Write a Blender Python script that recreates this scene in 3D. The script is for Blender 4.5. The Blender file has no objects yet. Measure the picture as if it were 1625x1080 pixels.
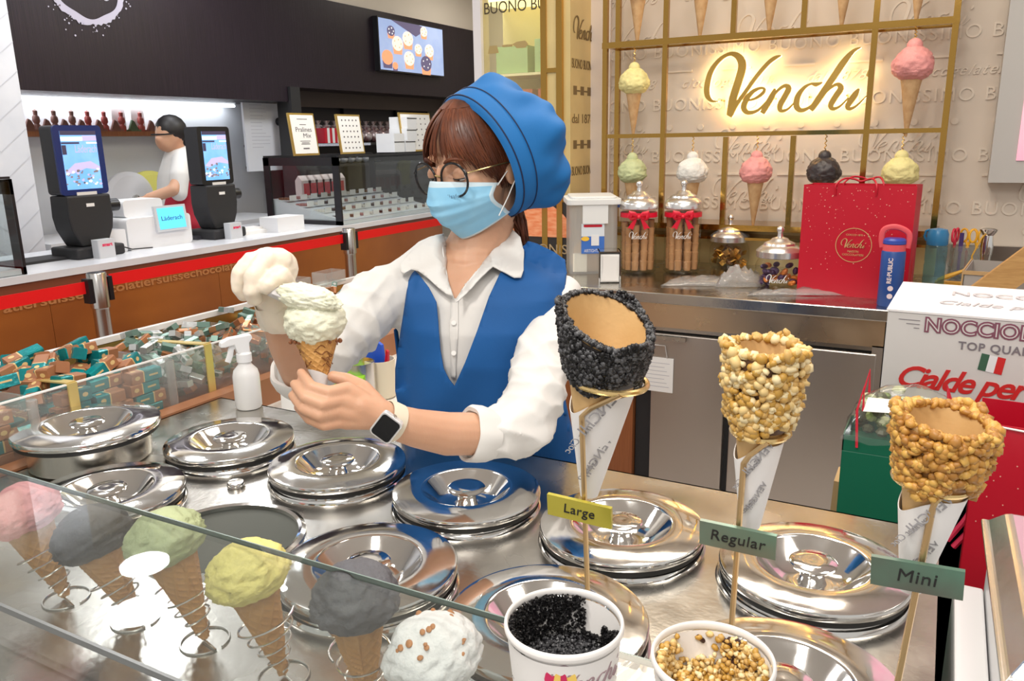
import bpy, bmesh, math, random
import numpy as np
from math import sin, cos, pi, radians, sqrt, atan2, atan
from mathutils import Vector, Matrix, noise as _noise
class noise:
    @staticmethod
    def noise(p): return _noise.noise(Vector(p) + Vector((31.7, 17.3, 53.1)), noise_basis='PERLIN_NEW')
    @staticmethod
    def fractal(p, h, l, o): return _noise.fractal(Vector(p) + Vector((31.7, 17.3, 53.1)), h, l, o, noise_basis='PERLIN_NEW')
from mathutils.bvhtree import BVHTree
R = random.Random(7)
sc = bpy.context.scene
COL = sc.collection
# ------------------------------------------------------------------ camera (world axes follow the shop: X along the back wall, Y into the shop, Z up)
FPX = 1270.0; EYE = Vector((0, 0, 1.5)); PITCH = atan(319 / FPX); ROLL = radians(1.05); YAW = atan2(.475, .88)
_q = Matrix.Rotation(YAW, 3, 'Z')
_fw = Vector((0, cos(PITCH), -sin(PITCH))); _wr = Vector((1, 0, 0)); _wu = _wr.cross(_fw)
CR = _q @ (_wr * cos(ROLL) - _wu * sin(ROLL)); CU = _q @ (_wr * sin(ROLL) + _wu * cos(ROLL)); CF = _q @ _fw
cam = bpy.data.objects.new('camera', bpy.data.cameras.new('camera'))
cam.data.sensor_width = 36; cam.data.lens = 36 * FPX / 1625; cam.data.clip_start = .05
_m = Matrix((CR, CU, -CF)).transposed().to_4x4(); _m.translation = EYE; cam.matrix_world = _m
COL.objects.link(cam); sc.camera = cam
sc.view_settings.view_transform = 'Standard'; sc.view_settings.look = 'None'
sc.view_settings.gamma = 1; sc.view_settings.use_curve_mapping = False
sc.view_settings.exposure = 0.0
# world: the mall beyond the shop, soft neutral light
W = bpy.data.worlds.new('mall'); sc.world = W; W.use_nodes = True
W.node_tree.nodes['Background'].inputs[0].default_value = (1.0, .965, .92, 1)
W.node_tree.nodes['Background'].inputs[1].default_value = .62
def area(name, loc, size, power, col=(1, .95, .88), rot=(0, 0, 0), sizey=None):
    l = bpy.data.lights.new(name, 'AREA'); l.energy = power; l.color = col; l.size = size; l.shape = 'DISK'
    if sizey: l.shape = 'RECTANGLE'; l.size_y = sizey
    o = bpy.data.objects.new(name, l); o.location = loc; o.rotation_euler = rot; COL.objects.link(o); return o
area('ceiling_area_light', (-.62, .05, 2.93), .34, 20, (1, .95, .88))
area('ceiling_area_light', (-.62, -.55, 2.93), .34, 12, (1, .95, .88))
area('ceiling_area_light', (-.5, 1.9, 2.93), .5, 17, (1, .93, .84), (0, 0, 0), 1.0)
area('ceiling_area_light', (.9, 1.4, 2.93), .6, 16, (1, .93, .84), (0, 0, 0), .9)
area('ceiling_area_light', (-2.3, 1.2, 2.93), .5, 14, (1, .97, .95))
area('ceiling_downlight', (-3.70, 2.54, 2.93), .25, 9, (.97, .98, 1))
area('ceiling_downlight', (-3.33, 2.22, 2.93), .26, 9, (.97, .98, 1))
area('ceiling_area_light', (-2.6, 4.2, 2.93), .8, 34, (.95, .97, 1))
area('ceiling_area_light', (-3.5, 6.6, 2.93), .5, 9, (1, .93, .82))  # added lamp without a known fitting, brightens the cream wall over the fascia
area('ceiling_area_light', (-3.9, 3.6, 2.93), .5, 12, (.9, .94, 1))
area('ceiling_area_light', (-.75, 2.95, 2.93), 1.4, 18, (1, .88, .72), (0, 0, 0), .35)
area('ceiling_area_light', (.45, -.9, 2.93), 1.2, 34, (1, .95, .9), (0, 0, 0), 1.2)

# ------------------------------------------------------------------ pixel helpers: a viewing direction met with a plane of the real room
def ray(u, v): return CF + CR * ((u - 812.5) / FPX) - CU * ((v - 540) / FPX)
def onX(u, v, x): d = ray(u, v); return EYE + d * (x / d.x)
def onY(u, v, y): d = ray(u, v); return EYE + d * (y / d.y)
def onZ(u, v, z): d = ray(u, v); return EYE + d * ((z - EYE.z) / d.z)
def onD(u, v, d): return EYE + ray(u, v) * d

# ------------------------------------------------------------------ materials
MATS = {}
def lin(c): return tuple((x / 12.92 if x <= .04045 else ((x + .055) / 1.055) ** 2.4) for x in c)
def hexc(h): return lin([int(h[i:i + 2], 16) / 255 for i in (0, 2, 4)])
def mat(name, col, rough=.5, metal=0, emit=0, noise_scale=0, noise_amt=0, bump=0, bump_scale=200, col2=None, spec=.5, trans=0, stretch=None, sss=0, coat=0, rough_var=0):
    if name in MATS: return MATS[name]
    m = bpy.data.materials.new(name); m.use_nodes = True; nt = m.node_tree; b = nt.nodes['Principled BSDF']
    if isinstance(col, str): col = hexc(col)
    if isinstance(col2, str): col2 = hexc(col2)
    b.inputs['Base Color'].default_value = (*col, 1); b.inputs['Roughness'].default_value = rough; b.inputs['Metallic'].default_value = metal
    b.inputs['Specular IOR Level'].default_value = spec; b.inputs['Transmission Weight'].default_value = trans
    if coat: b.inputs['Coat Weight'].default_value = coat; b.inputs['Coat Roughness'].default_value = .08
    if sss:
        b.inputs['Subsurface Weight'].default_value = sss; b.inputs['Subsurface Radius'].default_value = (.012, .005, .003); b.inputs['Subsurface Scale'].default_value = 1
    if emit: b.inputs['Emission Color'].default_value = (*col, 1); b.inputs['Emission Strength'].default_value = emit
    tc = nt.nodes.new('ShaderNodeTexCoord'); src = tc.outputs['Object']
    if stretch:
        mp = nt.nodes.new('ShaderNodeMapping'); mp.inputs['Scale'].default_value = stretch; nt.links.new(src, mp.inputs[0]); src = mp.outputs[0]
    if col2 or noise_amt or rough_var:
        n = nt.nodes.new('ShaderNodeTexNoise'); n.inputs['Scale'].default_value = noise_scale or 8; n.inputs['Detail'].default_value = 4; nt.links.new(src, n.inputs[0])
        if col2 or noise_amt:
            r = nt.nodes.new('ShaderNodeValToRGB'); r.color_ramp.elements[0].position = .35; r.color_ramp.elements[1].position = .65
            r.color_ramp.elements[0].color = (*col, 1)
            r.color_ramp.elements[1].color = (*(col2 or [min(1, c * (1 + noise_amt)) for c in col]), 1)
            nt.links.new(n.outputs[0], r.inputs[0]); nt.links.new(r.outputs[0], b.inputs['Base Color'])
        if rough_var:
            mr = nt.nodes.new('ShaderNodeMapRange'); mr.inputs[1].default_value = .3; mr.inputs[2].default_value = .7
            mr.inputs[3].default_value = max(.02, rough - rough_var); mr.inputs[4].default_value = rough + rough_var
            nt.links.new(n.outputs[0], mr.inputs[0]); nt.links.new(mr.outputs[0], b.inputs['Roughness'])
    if bump:
        n = nt.nodes.new('ShaderNodeTexNoise'); n.inputs['Scale'].default_value = bump_scale; n.inputs['Detail'].default_value = 3; nt.links.new(src, n.inputs[0])
        bp = nt.nodes.new('ShaderNodeBump'); bp.inputs['Strength'].default_value = bump; bp.inputs['Distance'].default_value = .002
        nt.links.new(n.outputs[0], bp.inputs['Height']); nt.links.new(bp.outputs[0], b.inputs['Normal'])
    MATS[name] = m; return m
def glassmat(name, tint=(1, 1, 1), refl=1.0, rough=.02, film=0.0, filmcol=(1, 1, 1)):
    """thin clear pane: straight-through view plus Fresnel reflection; film = share of cloudy plastic"""
    if name in MATS: return MATS[name]
    m = bpy.data.materials.new(name); m.use_nodes = True; nt = m.node_tree; nt.nodes.clear()
    out = nt.nodes.new('ShaderNodeOutputMaterial'); mx = nt.nodes.new('ShaderNodeMixShader'); t = nt.nodes.new('ShaderNodeBsdfTransparent')
    g = nt.nodes.new('ShaderNodeBsdfGlossy'); lw = nt.nodes.new('ShaderNodeLayerWeight'); lw.inputs[0].default_value = .5
    pw = nt.nodes.new('ShaderNodeMath'); pw.operation = 'POWER'; pw.inputs[1].default_value = 5; nt.links.new(lw.outputs['Facing'], pw.inputs[0])
    f = nt.nodes.new('ShaderNodeMath'); f.operation = 'MULTIPLY_ADD'; f.inputs[1].default_value = .45; f.inputs[2].default_value = .022; nt.links.new(pw.outputs[0], f.inputs[0])
    t.inputs[0].default_value = (*tint, 1); g.inputs['Roughness'].default_value = rough
    mul = nt.nodes.new('ShaderNodeMath'); mul.operation = 'MULTIPLY'; mul.inputs[1].default_value = refl; nt.links.new(f.outputs[0], mul.inputs[0])
    nt.links.new(mul.outputs[0], mx.inputs[0]); nt.links.new(g.outputs[0], mx.inputs[2])
    if film:
        d = nt.nodes.new('ShaderNodeBsdfDiffuse'); d.inputs[0].default_value = (*filmcol, 1); tl = nt.nodes.new('ShaderNodeBsdfTranslucent'); tl.inputs[0].default_value = (*filmcol, 1)
        ad = nt.nodes.new('ShaderNodeMixShader'); nt.links.new(d.outputs[0], ad.inputs[1]); nt.links.new(tl.outputs[0], ad.inputs[2])
        m2 = nt.nodes.new('ShaderNodeMixShader'); m2.inputs[0].default_value = film
        nt.links.new(t.outputs[0], m2.inputs[1]); nt.links.new(ad.outputs[0], m2.inputs[2]); nt.links.new(m2.outputs[0], mx.inputs[1])
    else: nt.links.new(t.outputs[0], mx.inputs[1])
    nt.links.new(mx.outputs[0], out.inputs[0]); MATS[name] = m; return m
STEEL = mat('brushed_steel', (.56, .54, .50), .24, 1, bump=.12, bump_scale=90, stretch=(1, 1, 1), noise_scale=7, rough_var=.1)
STEELV = mat('door_steel', (.62, .57, .52), .34, 1, noise_scale=3, rough_var=.07, bump=.06, bump_scale=400, stretch=(1, 1, .02))
CHROME = mat('polished_steel', (.80, .79, .77), .09, 1, bump=.10, bump_scale=22, noise_scale=30, rough_var=.06)
GOLD = mat('polished_brass', (.47, .27, .065), .13, 1, bump=.1, bump_scale=30)
GOLDM = mat('satin_brass', (.72, .50, .16), .35, 1)
BLACK = mat('black_plastic', (.012, .012, .015), .35)
BLACKM = mat('matte_black', (.02, .02, .022), .6)
WHITE = mat('white_plastic', (.82, .83, .85), .4)
PAPER = mat('white_paper', (.86, .85, .83), .7)
RED = mat('red_card', (.53, .004, .022), .38)
GLASS = glassmat('clear_glass')
ACRYL = glassmat('clear_acrylic', (.95, .97, .96), 1.3, .05, .10)

# ------------------------------------------------------------------ mesh helpers
class MB:
    def __init__(s): s.v = []; s.f = []; s.mi = []; s.sm = []
    def add(s, vs, fs, mi=0, M=None, smooth=False):
        b = len(s.v)
        for p in vs:
            p = Vector(p); s.v.append(tuple(M @ p) if M is not None else tuple(p))
        for f in fs: s.f.append(tuple(i + b for i in f)); s.mi.append(mi); s.sm.append(smooth)
        return s
    def box(s, a, b, mi=0, M=None):
        (x0, y0, z0), (x1, y1, z1) = [min(p) for p in zip(a, b)], [max(p) for p in zip(a, b)]
        return s.add([(x0, y0, z0), (x1, y0, z0), (x1, y1, z0), (x0, y1, z0), (x0, y0, z1), (x1, y0, z1), (x1, y1, z1), (x0, y1, z1)],
                     [(0, 3, 2, 1), (4, 5, 6, 7), (0, 1, 5, 4), (1, 2, 6, 5), (2, 3, 7, 6), (3, 0, 4, 7)], mi, M)
    def rbox(s, a, b, r=.01, mi=0, M=None, axis=2, n=4):
        """box with corners rounded about one axis"""
        a = list(map(min, zip(a, b))); b = [max(p) for p in zip(a, b)] if False else list(b)
        i, j = [k for k in range(3) if k != axis]
        pts = []
        for cx, cy, a0 in ((b[i] - r, b[j] - r, 0), (a[i] + r, b[j] - r, 90), (a[i] + r, a[j] + r, 180), (b[i] - r, a[j] + r, 270)):
            for k in range(n + 1):
                t = radians(a0 + 90 * k / n); pts.append((cx + r * cos(t), cy + r * sin(t)))
        vs = []
        for z in (a[axis], b[axis]):
            for p in pts:
                q = [0, 0, 0]; q[i] = p[0]; q[j] = p[1]; q[axis] = z; vs.append(q)
        m = len(pts); fs = [tuple(range(m))[::-1], tuple(range(m, 2 * m))] + [(k, (k + 1) % m, (k + 1) % m + m, k + m) for k in range(m)]
        if axis == 1: fs = [f[::-1] for f in fs]
        return s.add(vs, fs, mi, M)
    def prism(s, poly, h0, h1, mi=0, M=None):
        """2D polygon (x, y) extruded h0..h1 along local z"""
        m = len(poly); vs = [(p[0], p[1], h0) for p in poly] + [(p[0], p[1], h1) for p in poly]
        return s.add(vs, [tuple(range(m))[::-1], tuple(range(m, 2 * m))] + [(k, (k + 1) % m, (k + 1) % m + m, k + m) for k in range(m)], mi, M)
    def lathe(s, prof, n=32, mi=0, M=None, smooth=True, cap=True, jit=None):
        vs = []; fs = []
        for k, (r, z) in enumerate(prof):
            for i in range(n):
                t = 2 * pi * i / n; rr = r + (jit(k, t) if jit else 0); vs.append((rr * cos(t), rr * sin(t), z))
        for k in range(len(prof) - 1):
            for i in range(n):
                j = (i + 1) % n; fs.append((k * n + i, k * n + j, (k + 1) * n + j, (k + 1) * n + i))
        s.add(vs, fs, mi, M, smooth)
        if cap:
            for k, flip in ((0, True), (len(prof) - 1, False)):
                if prof[k][0] > 1e-5:
                    ring = [vs[k * n + i] for i in range(n)]; s.add(ring, [tuple(range(n))[::-1] if flip else tuple(range(n))], mi, M)
        return s
    def cyl(s, p0, p1, r, r1=None, n=16, mi=0, smooth=True, M=None):
        p0 = Vector(p0); p1 = Vector(p1); d = p1 - p0
        T = Matrix.Translation(p0) @ d.to_track_quat('Z', 'Y').to_matrix().to_4x4()
        if M is not None: T = M @ T
        return s.lathe([(r, 0), (r if r1 is None else r1, d.length)], n, mi, T, smooth)
    def tube(s, pts, r, n=8, mi=0, closed=False, M=None, flat=None):
        pts = [Vector(p) for p in pts]; m = len(pts); vs = []; fs = []
        up = Vector((0, 0, 1))
        t0 = (pts[1] - pts[0]).normalized()
        nrm = t0.cross(up) if abs(t0.dot(up)) < .95 else t0.cross(Vector((1, 0, 0)))
        nrm.normalize()
        for i, p in enumerate(pts):
            if closed: t = pts[(i + 1) % m] - pts[i - 1]
            else: t = pts[min(i + 1, m - 1)] - pts[max(i - 1, 0)]
            t.normalize(); nrm = (nrm - t * nrm.dot(t)); nrm.normalize(); bi = t.cross(nrm)
            rr = r[i] if isinstance(r, (list, tuple)) else r
            for k in range(n):
                a = 2 * pi * k / n; vs.append(p + (nrm * cos(a) + bi * sin(a) * (flat or 1)) * rr)
        for i in range(m if closed else m - 1):
            for k in range(n):
                a = i * n + k; b = i * n + (k + 1) % n; c = ((i + 1) % m) * n + (k + 1) % n; d = ((i + 1) % m) * n + k
                fs.append((a, b, c, d))
        if not closed: fs += [tuple(range(n))[::-1], tuple(range((m - 1) * n, m * n))]
        return s.add(vs, fs, mi, M, True)
    def ball(s, c, r, mi=0, M=None, n=12, sc3=(1, 1, 1)):
        prof = [(max(1e-6, r * sin(pi * k / n)), -r * cos(pi * k / n)) for k in range(n + 1)]
        T = Matrix.Translation(Vector(c)) @ Matrix.Diagonal((*sc3, 1))
        if M is not None: T = M @ T
        return s.lathe(prof, n * 2, mi, T, True, cap=False)
    def build(s, name, mats, parent=None, M=None, bevel=0, sub=0, sharp=38):
        me = bpy.data.meshes.new(name); me.from_pydata(s.v, [], s.f)
        for m in (mats if isinstance(mats, (list, tuple)) else [mats]): me.materials.append(m)
        me.polygons.foreach_set('material_index', s.mi); me.polygons.foreach_set('use_smooth', s.sm)
        me.update()
        if any(s.sm): me.set_sharp_from_angle(angle=radians(sharp))
        o = bpy.data.objects.new(name, me); COL.objects.link(o)
        if parent is not None: o.parent = parent
        if M is not None: o.matrix_basis = M
        if bevel:
            b = o.modifiers.new('b', 'BEVEL'); b.width = bevel; b.segments = 2; b.limit_method = 'ANGLE'
        if sub:
            b = o.modifiers.new('s', 'SUBSURF'); b.levels = sub; b.render_levels = sub
        return o
def tag(o, label=None, cat=None, group=None, kind=None):
    if label: o['label'] = label
    if cat: o['category'] = cat
    if group: o['group'] = group
    if kind: o['kind'] = kind
    return o
def thing(name, label, cat, loc=(0, 0, 0), rz=0, group=None, M=None):
    o = bpy.data.objects.new(name, None); o.empty_display_size = .02; COL.objects.link(o)
    if M is not None: o.matrix_basis = M
    else: o.location = loc; o.rotation_euler = (0, 0, rz)
    return tag(o, label, cat, group)
def struct(o): o['kind'] = 'structure'; return o
def copy_tree(o, parent=None):
    c = o.copy(); COL.objects.link(c)
    if parent is not None: c.parent = parent
    for ch in [k for k in o.children]: copy_tree(ch, c)
    return c
def basis(o, x, y, z):
    m = Matrix((Vector(x), Vector(y), Vector(z))).transposed().to_4x4(); m.translation = Vector(o); return m
def faceY(p): return basis(p, (1, 0, 0), (0, 0, 1), (0, -1, 0))       # sheet on a wall that faces the counters (-Y)
def faceX(p): return basis(p, (0, 1, 0), (0, 0, 1), (1, 0, 0))        # sheet on a wall that faces +X
def aim(p0, p1, twist=0):
    d = Vector(p1) - Vector(p0); return Matrix.Translation(Vector(p0)) @ d.to_track_quat('Z', 'Y').to_matrix().to_4x4() @ Matrix.Rotation(twist, 4, 'Z')
def textmesh(body, size=.1, extrude=.001, shear=0, align='CENTER', bold=0, width=None, spacing=1):
    c = bpy.data.curves.new('t', 'FONT'); c.body = body; c.size = size; c.extrude = extrude; c.shear = shear; c.align_x = align; c.offset = bold; c.resolution_u = 4; c.space_character = spacing
    o = bpy.data.objects.new('t', c); COL.objects.link(o)
    dg = bpy.context.evaluated_depsgraph_get(); me = bpy.data.meshes.new_from_object(o.evaluated_get(dg))
    bpy.data.objects.remove(o)
    if width and len(me.vertices):
        xs = [v.co.x for v in me.vertices]; k = width / (max(xs) - min(xs))
        for v in me.vertices: v.co.x *= k
    return me
def text(name, body, M, mt, parent=None, **k):
    me = textmesh(body, **k); me.materials.append(mt)
    o = bpy.data.objects.new(name, me); COL.objects.link(o)
    if parent is not None: o.parent = parent
    o.matrix_basis = M; return o
def meshinto(mb, me, M, mi=0):
    mb.add([v.co for v in me.vertices], [tuple(p.vertices) for p in me.polygons], mi, M)
# the script lettering of the shop sign: broad-nib strokes as (x, y, width) in sign units (0..1085 x 0..400)
VENCHI = [
 [(278,635,4),(235,628,18),(205,590,32),(203,520,34),(225,440,30),(275,375,24),(335,342,22),(385,350,34),(420,390,46),(425,440,48),(405,520,48),(380,610,48),(368,680,44),(362,725,34),(400,660,26),(450,590,24),(520,490,24),(585,415,24),(630,382,22),(665,370,6)],
 [(455,640,8),(520,625,16),(565,595,20),(575,570,16),(550,562,16),(505,580,24),(465,625,34),(450,680,34),(480,712,26),(540,700,16),(590,650,10),(635,600,8)],
 [(640,568,10),(628,610,34),(590,680,34),(570,718,26),(610,650,14),(655,585,16),(700,555,22),(725,572,34),(705,620,34),(680,670,34),(685,705,24),(725,700,14),(765,660,8)],
 [(925,545,8),(890,555,24),(860,550,14),(820,570,20),(785,620,32),(780,680,34),(810,708,26),(860,690,16),(905,640,10)],
 [(1130,352,5),(1090,370,20),(1040,430,36),(985,520,38),(930,610,38),(880,690,34),(870,705,22),(920,640,12),(975,580,14),(1015,560,22),(1035,585,34),(1010,630,34),(985,680,32),(1000,705,22),(1040,690,12),(1085,640,8)],
 [(1140,590,10),(1120,625,34),(1085,685,32),(1095,708,20),(1135,690,12),(1185,635,5)],
 [(1210,470,10),(1198,495,34),(1180,522,12)],
]
def catmull(ps, n=5):
    out = []; P = [ps[0]] + ps + [ps[-1]]
    for i in range(1, len(P) - 2):
        for k in range(n):
            t = k / n; a, b, c, d = P[i - 1], P[i], P[i + 1], P[i + 2]
            out.append(tuple(.5 * (2 * b[j] + (c[j] - a[j]) * t + (2 * a[j] - 5 * b[j] + 4 * c[j] - d[j]) * t * t + (3 * b[j] - a[j] - 3 * c[j] + d[j]) * t ** 3) for j in range(len(b))))
    out.append(tuple(ps[-1])); return out
def logo(mb, width, depth, M, mi=0, bold=1.0, n=4, bend=None):
    """lettering centred on the origin of M, x right, y up, depth along z; bend = radius of a jar it wraps"""
    k = width / 1020
    for st in VENCHI:
        P = catmull([(a, b, c) for a, b, c in st], n); vs = []; fs = []; m = len(P)
        for i, (x, y, w) in enumerate(P):
            x0, y0, _ = P[max(i - 1, 0)]; x1, y1, _ = P[min(i + 1, m - 1)]; dx, dy = x1 - x0, y1 - y0; L = sqrt(dx * dx + dy * dy) or 1
            w = max(w, 5) * bold; px_, py_ = -dy / L * w / 2, dx / L * w / 2
            for sx, z in ((1, 0), (-1, 0), (1, depth), (-1, depth)):
                X = (x + sx * px_ - 707) * k; Y = -(y + sx * py_ - 540) * k
                if bend: a = X / bend; vs.append((sin(a) * (bend + z), Y, (cos(a)) * (bend + z) - bend))
                else: vs.append((X, Y, z + (i * .00002 + VENCHI.index(st) * .0004 if z else 0)))
        for i in range(m - 1):
            a, b = i * 4, i * 4 + 4
            fs += [(a + 2, b + 2, b + 3, a + 3), (a, a + 1, b + 1, b), (a, b, b + 2, a + 2), (a + 1, a + 3, b + 3, b + 1)]
        mb.add(vs, fs, mi, M)
    return mb
def fbm(p, s, o=3): return noise.fractal(Vector(p) * s, 1.0, 2.0, o)
# ================================================================== the setting
WARM = mat('warm_plaster', (.66, .585, .50), .6, noise_scale=2, noise_amt=.06)
PLAST = mat('cream_plaster', (.80, .73, .63), .7)
FLOORM = mat('floor_tile', (.45, .42, .40), .35)
o = struct(MB().box((-7, -3, -.1), (4, 10, 0)).build('floor', FLOORM))
o = struct(MB().box((-7, -.9, 3.0), (4, 10, 3.1)).build('ceiling', mat('ceiling_white', (.8, .78, .74), .8)))
# back wall of the gelato bar with raised lettering
YW = 3.85
wall = struct(MB().box((-1.60, YW, 0), (2.5, YW + .1, 3)).build('wall_back', WARM))
EMB = mat('raised_plaster', (.74, .665, .57), .55)
rows = [('BUONO BUONISSIMO BUONO BUONISSIMO BUONO BUONISSIMO', .075, 0), ('dal 1878      cioccogelateria      dal 1878      cioccogelateria', .06, .5), ('Venchi     Venchi     Venchi', .15, .45)]
pat = [(2.30, 0), (2.17, 3), (2.10, 1), (1.96, 2), (1.86, 0), (1.79, 3), (1.72, 1), (1.62, 0), (1.54, 4), (1.47, 2), (1.38, 0), (1.32, 3), (1.25, 2), (1.165, 0), (1.10, 4)]
for z, k in pat:
    mb = MB()
    if k < 3:
        body, size, shear = rows[k]
        off = R.uniform(-.35, .1)
        if k == 2:
            for i in range(6): logo(mb, .30, .004, faceY((-1.35 + off * .3 + i * .62, YW - .0, z)), bold=.9, n=2)
        else:
            me = textmesh(body, size=size, extrude=.005, shear=shear, align='LEFT', spacing=1.15)
            meshinto(mb, me, faceY((-1.62 + (0 if k == 0 else .1), YW, z)))
    elif k == 3:
        for i in range(13): mb.box((-1.5 + i * .27, YW - .006, z), (-1.5 + i * .27 + .13, YW, z + .008))
    else:
        for i in range(22): mb.cyl((-1.5 + i * .15, YW - .006, z), (-1.5 + i * .15, YW, z), .014, n=10)
    # keep to the wall
    mb.build('raised_lettering', EMB, wall)['kind'] = 'structure'
# white pier, the gold printed side wall and the glazed front beside it
struct(MB().box((-1.605, YW - .02, 0), (-1.50, YW, 3)).build('trim_1', mat('pink_plaster', (.80, .72, .68), .5)))
GP = mat('gold_paper', (.66, .52, .24), .38, .35, noise_scale=3, noise_amt=.2)
GW = struct(MB().box((-1.70, 3.585, 0), (-1.601, 3.95, 3)).build('wall_side', GP))
INK = mat('brown_print', (.18, .115, .04), .6)
mb = MB()
for z, t, s in ((1.95, 'Venchi', 2), (1.82, 'BUONO BUONO', 0), (1.70, 'x', 3), (1.57, 'dal 1878', 1), (1.45, 'Venchi', 3), (1.325, 'BUONO BUONO', 0), (1.22, 'o', 4), (1.06, 'Venchi', 2), (.93, 'BUONISSIMO', 0), (1.98 - .1, '', 1)):
    if s == 2: logo(mb, .26, .001, faceX((-1.600, 3.75, z + .05)))
    elif s == 3:
        for i in range(3): mb.box((-1.601, 3.62 + i * .085, z), (-1.5995, 3.66 + i * .085, z + .04)); mb.box((-1.601, 3.66 + i * .085, z + .015), (-1.5995, 3.70 + i * .085, z + .022))
    elif s == 4:
        for i in range(4): mb.cyl((-1.601, 3.62 + i * .065, z), (-1.5995, 3.62 + i * .065, z), .013, n=10)
    elif t: meshinto(mb, textmesh(t, size=.062, extrude=.0007, align='LEFT', width=.26), faceX((-1.600, 3.60, z)))
mb.build('printed_lettering', INK, GW)['kind'] = 'structure'
# glazed shop front left of the side wall
sf = thing('shop_window', 'brass framed glass shop window with dark printed lettering behind the woman', 'window', (0, 3.585, 0))
gl = MB().box((-2.06, -.004, .9), (-1.74, .004, 3.0)).build('pane', glassmat('shop_glass', (.93, .92, .8), 2.2, .02, .12, (.85, .72, .42)), sf)
mb = MB()
meshinto(mb, textmesh('BUONO BU', size=.075, extrude=.0008, align='LEFT', width=.325), faceY((-2.055, -.006, 2.085)))
mb.build('lettering', mat('dark_print', (.06, .045, .02), .5), sf)
mb = MB()
mb.prism([(-.03, 0), (.03, 0), (.02, .035), (-.02, .035)], 0, .002, M=faceY((-2.005, -.006, 1.905)))
mb.box((-1.955, -.008, 1.93), (-1.90, -.005, 1.94)); mb.prism([(-.045, .008), (-.02, -.012), (.025, -.012), (.04, .004), (.025, .02), (-.02, .018)], 0, .002, M=faceY((-1.855, -.006, 1.932)))
mb.prism([(-.03, -.018), (0, 0), (.03, -.018), (.03, .022), (0, .008), (-.03, .022)], 0, .002, M=faceY((-1.96, -.006, 1.72))); mb.box((-2.04, -.008, 1.722), (-1.87, -.005, 1.726))
mb.build('printed_symbols', mat('tan_print', (.42, .31, .12), .5), sf)
for x0, x1 in ((-1.745, -1.715), (-1.665, -1.635)):
    MB().box((x0, -.02, 0), (x1, .03, 3)).build('brass_post', GOLD, sf)
MB().box((-1.715, -.012, 0), (-1.665, .012, 3)).build('brass_panel', GP, sf)
for z in (1.80, 2.2): MB().box((-1.715, -.02, z), (-1.665, .0, z + .02)).build('brass_rung', GOLD, sf)
struct(MB().box((-2.105, 3.56, 0), (-2.062, 3.64, 3)).build('trim_2', mat('white_trim', (.78, .76, .78), .4)))
# what stands beyond that glass: lit shelves of a neighbouring shop
sh = thing('display_shelf', 'blurred green and red stocked shelf seen through the shop window', 'shelf', (-1.92, 4.6, 0))
MB().box((-.75, .3, 0), (.9, .34, 3)).build('back_panel', mat('pale_olive', (.70, .62, .36), .6), sh)
MB().box((-.75, 0, 2.32), (.9, .3, 2.36)).build('light_bar', mat('warm_lamp', (1, .85, .45), .5, emit=2.2), sh)
MB().box((-.7, 0, 1.62), (.8, .3, 1.64)).build('shelf_board', mat('cream_board', (.75, .7, .5), .5), sh)
for i in range(5):
    MB().box((-.66 + i * .27, .04, 1.90), (-.44 + i * .27, .28, 2.06 + .03 * (i % 2))).build('green_box', mat('dull_green', (.25, .38, .2), .6), sh)
MB().box((-.7, 0, 1.88), (.8, .3, 1.895)).build('shelf_board', MATS['cream_board'], sh)
for i in range(3): MB().box((-.66 + i * .3, .02, 1.642), (-.40 + i * .3, .26, 1.80)).build('red_box', mat('dull_red', (.4, .07, .05), .6), sh)
# gelato poster below the window
po = thing('gelato_poster', 'black poster with an orange scoop of gelato behind the plastic tub', 'poster', (-1.80, 3.57, .78))
MB().box((-.20, 0, 0), (.19, .012, .42)).build('sheet', mat('poster_black', (.03, .026, .025), .5), po)
mb = MB(); pts = []
for i in range(24):
    a = pi * i / 23; pts.append((-.16 * cos(a) * 1.2 + .02, .25 + .18 * sin(a) * (1 + .05 * sin(5 * a))))
mb.prism(pts, 0, .002, M=faceY((0, -.002, 0))); mb.build('orange_scoop', mat('orange_print', (.85, .22, .07), .6, col2=(.95, .42, .22), noise_scale=18, stretch=(1, 1, 4)), po)
mb = MB(); meshinto(mb, textmesh('BUONIS', size=.066, extrude=.001, align='LEFT', width=.24), faceY((-.055, -.004, .17))); mb.build('lettering', mat('bronze_print', (.5, .36, .2), .5), po)
# pink light box on the wall
pk = thing('light_box', 'pink poster light box in a wide grey frame at the top of the lettered wall', 'poster', (.14, 3.74, 1.30))
MB().box((0, 0, 0), (1.2, .1, 1.5)).build('frame', mat('grey_frame', (.50, .49, .47), .5), pk)
MB().box((.085, -.006, .085), (1.1, 0, 1.4)).build('picture', mat('pink_print', (.95, .42, .60), .5, emit=.25, col2=(1, .72, .8), noise_scale=2), pk)
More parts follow.
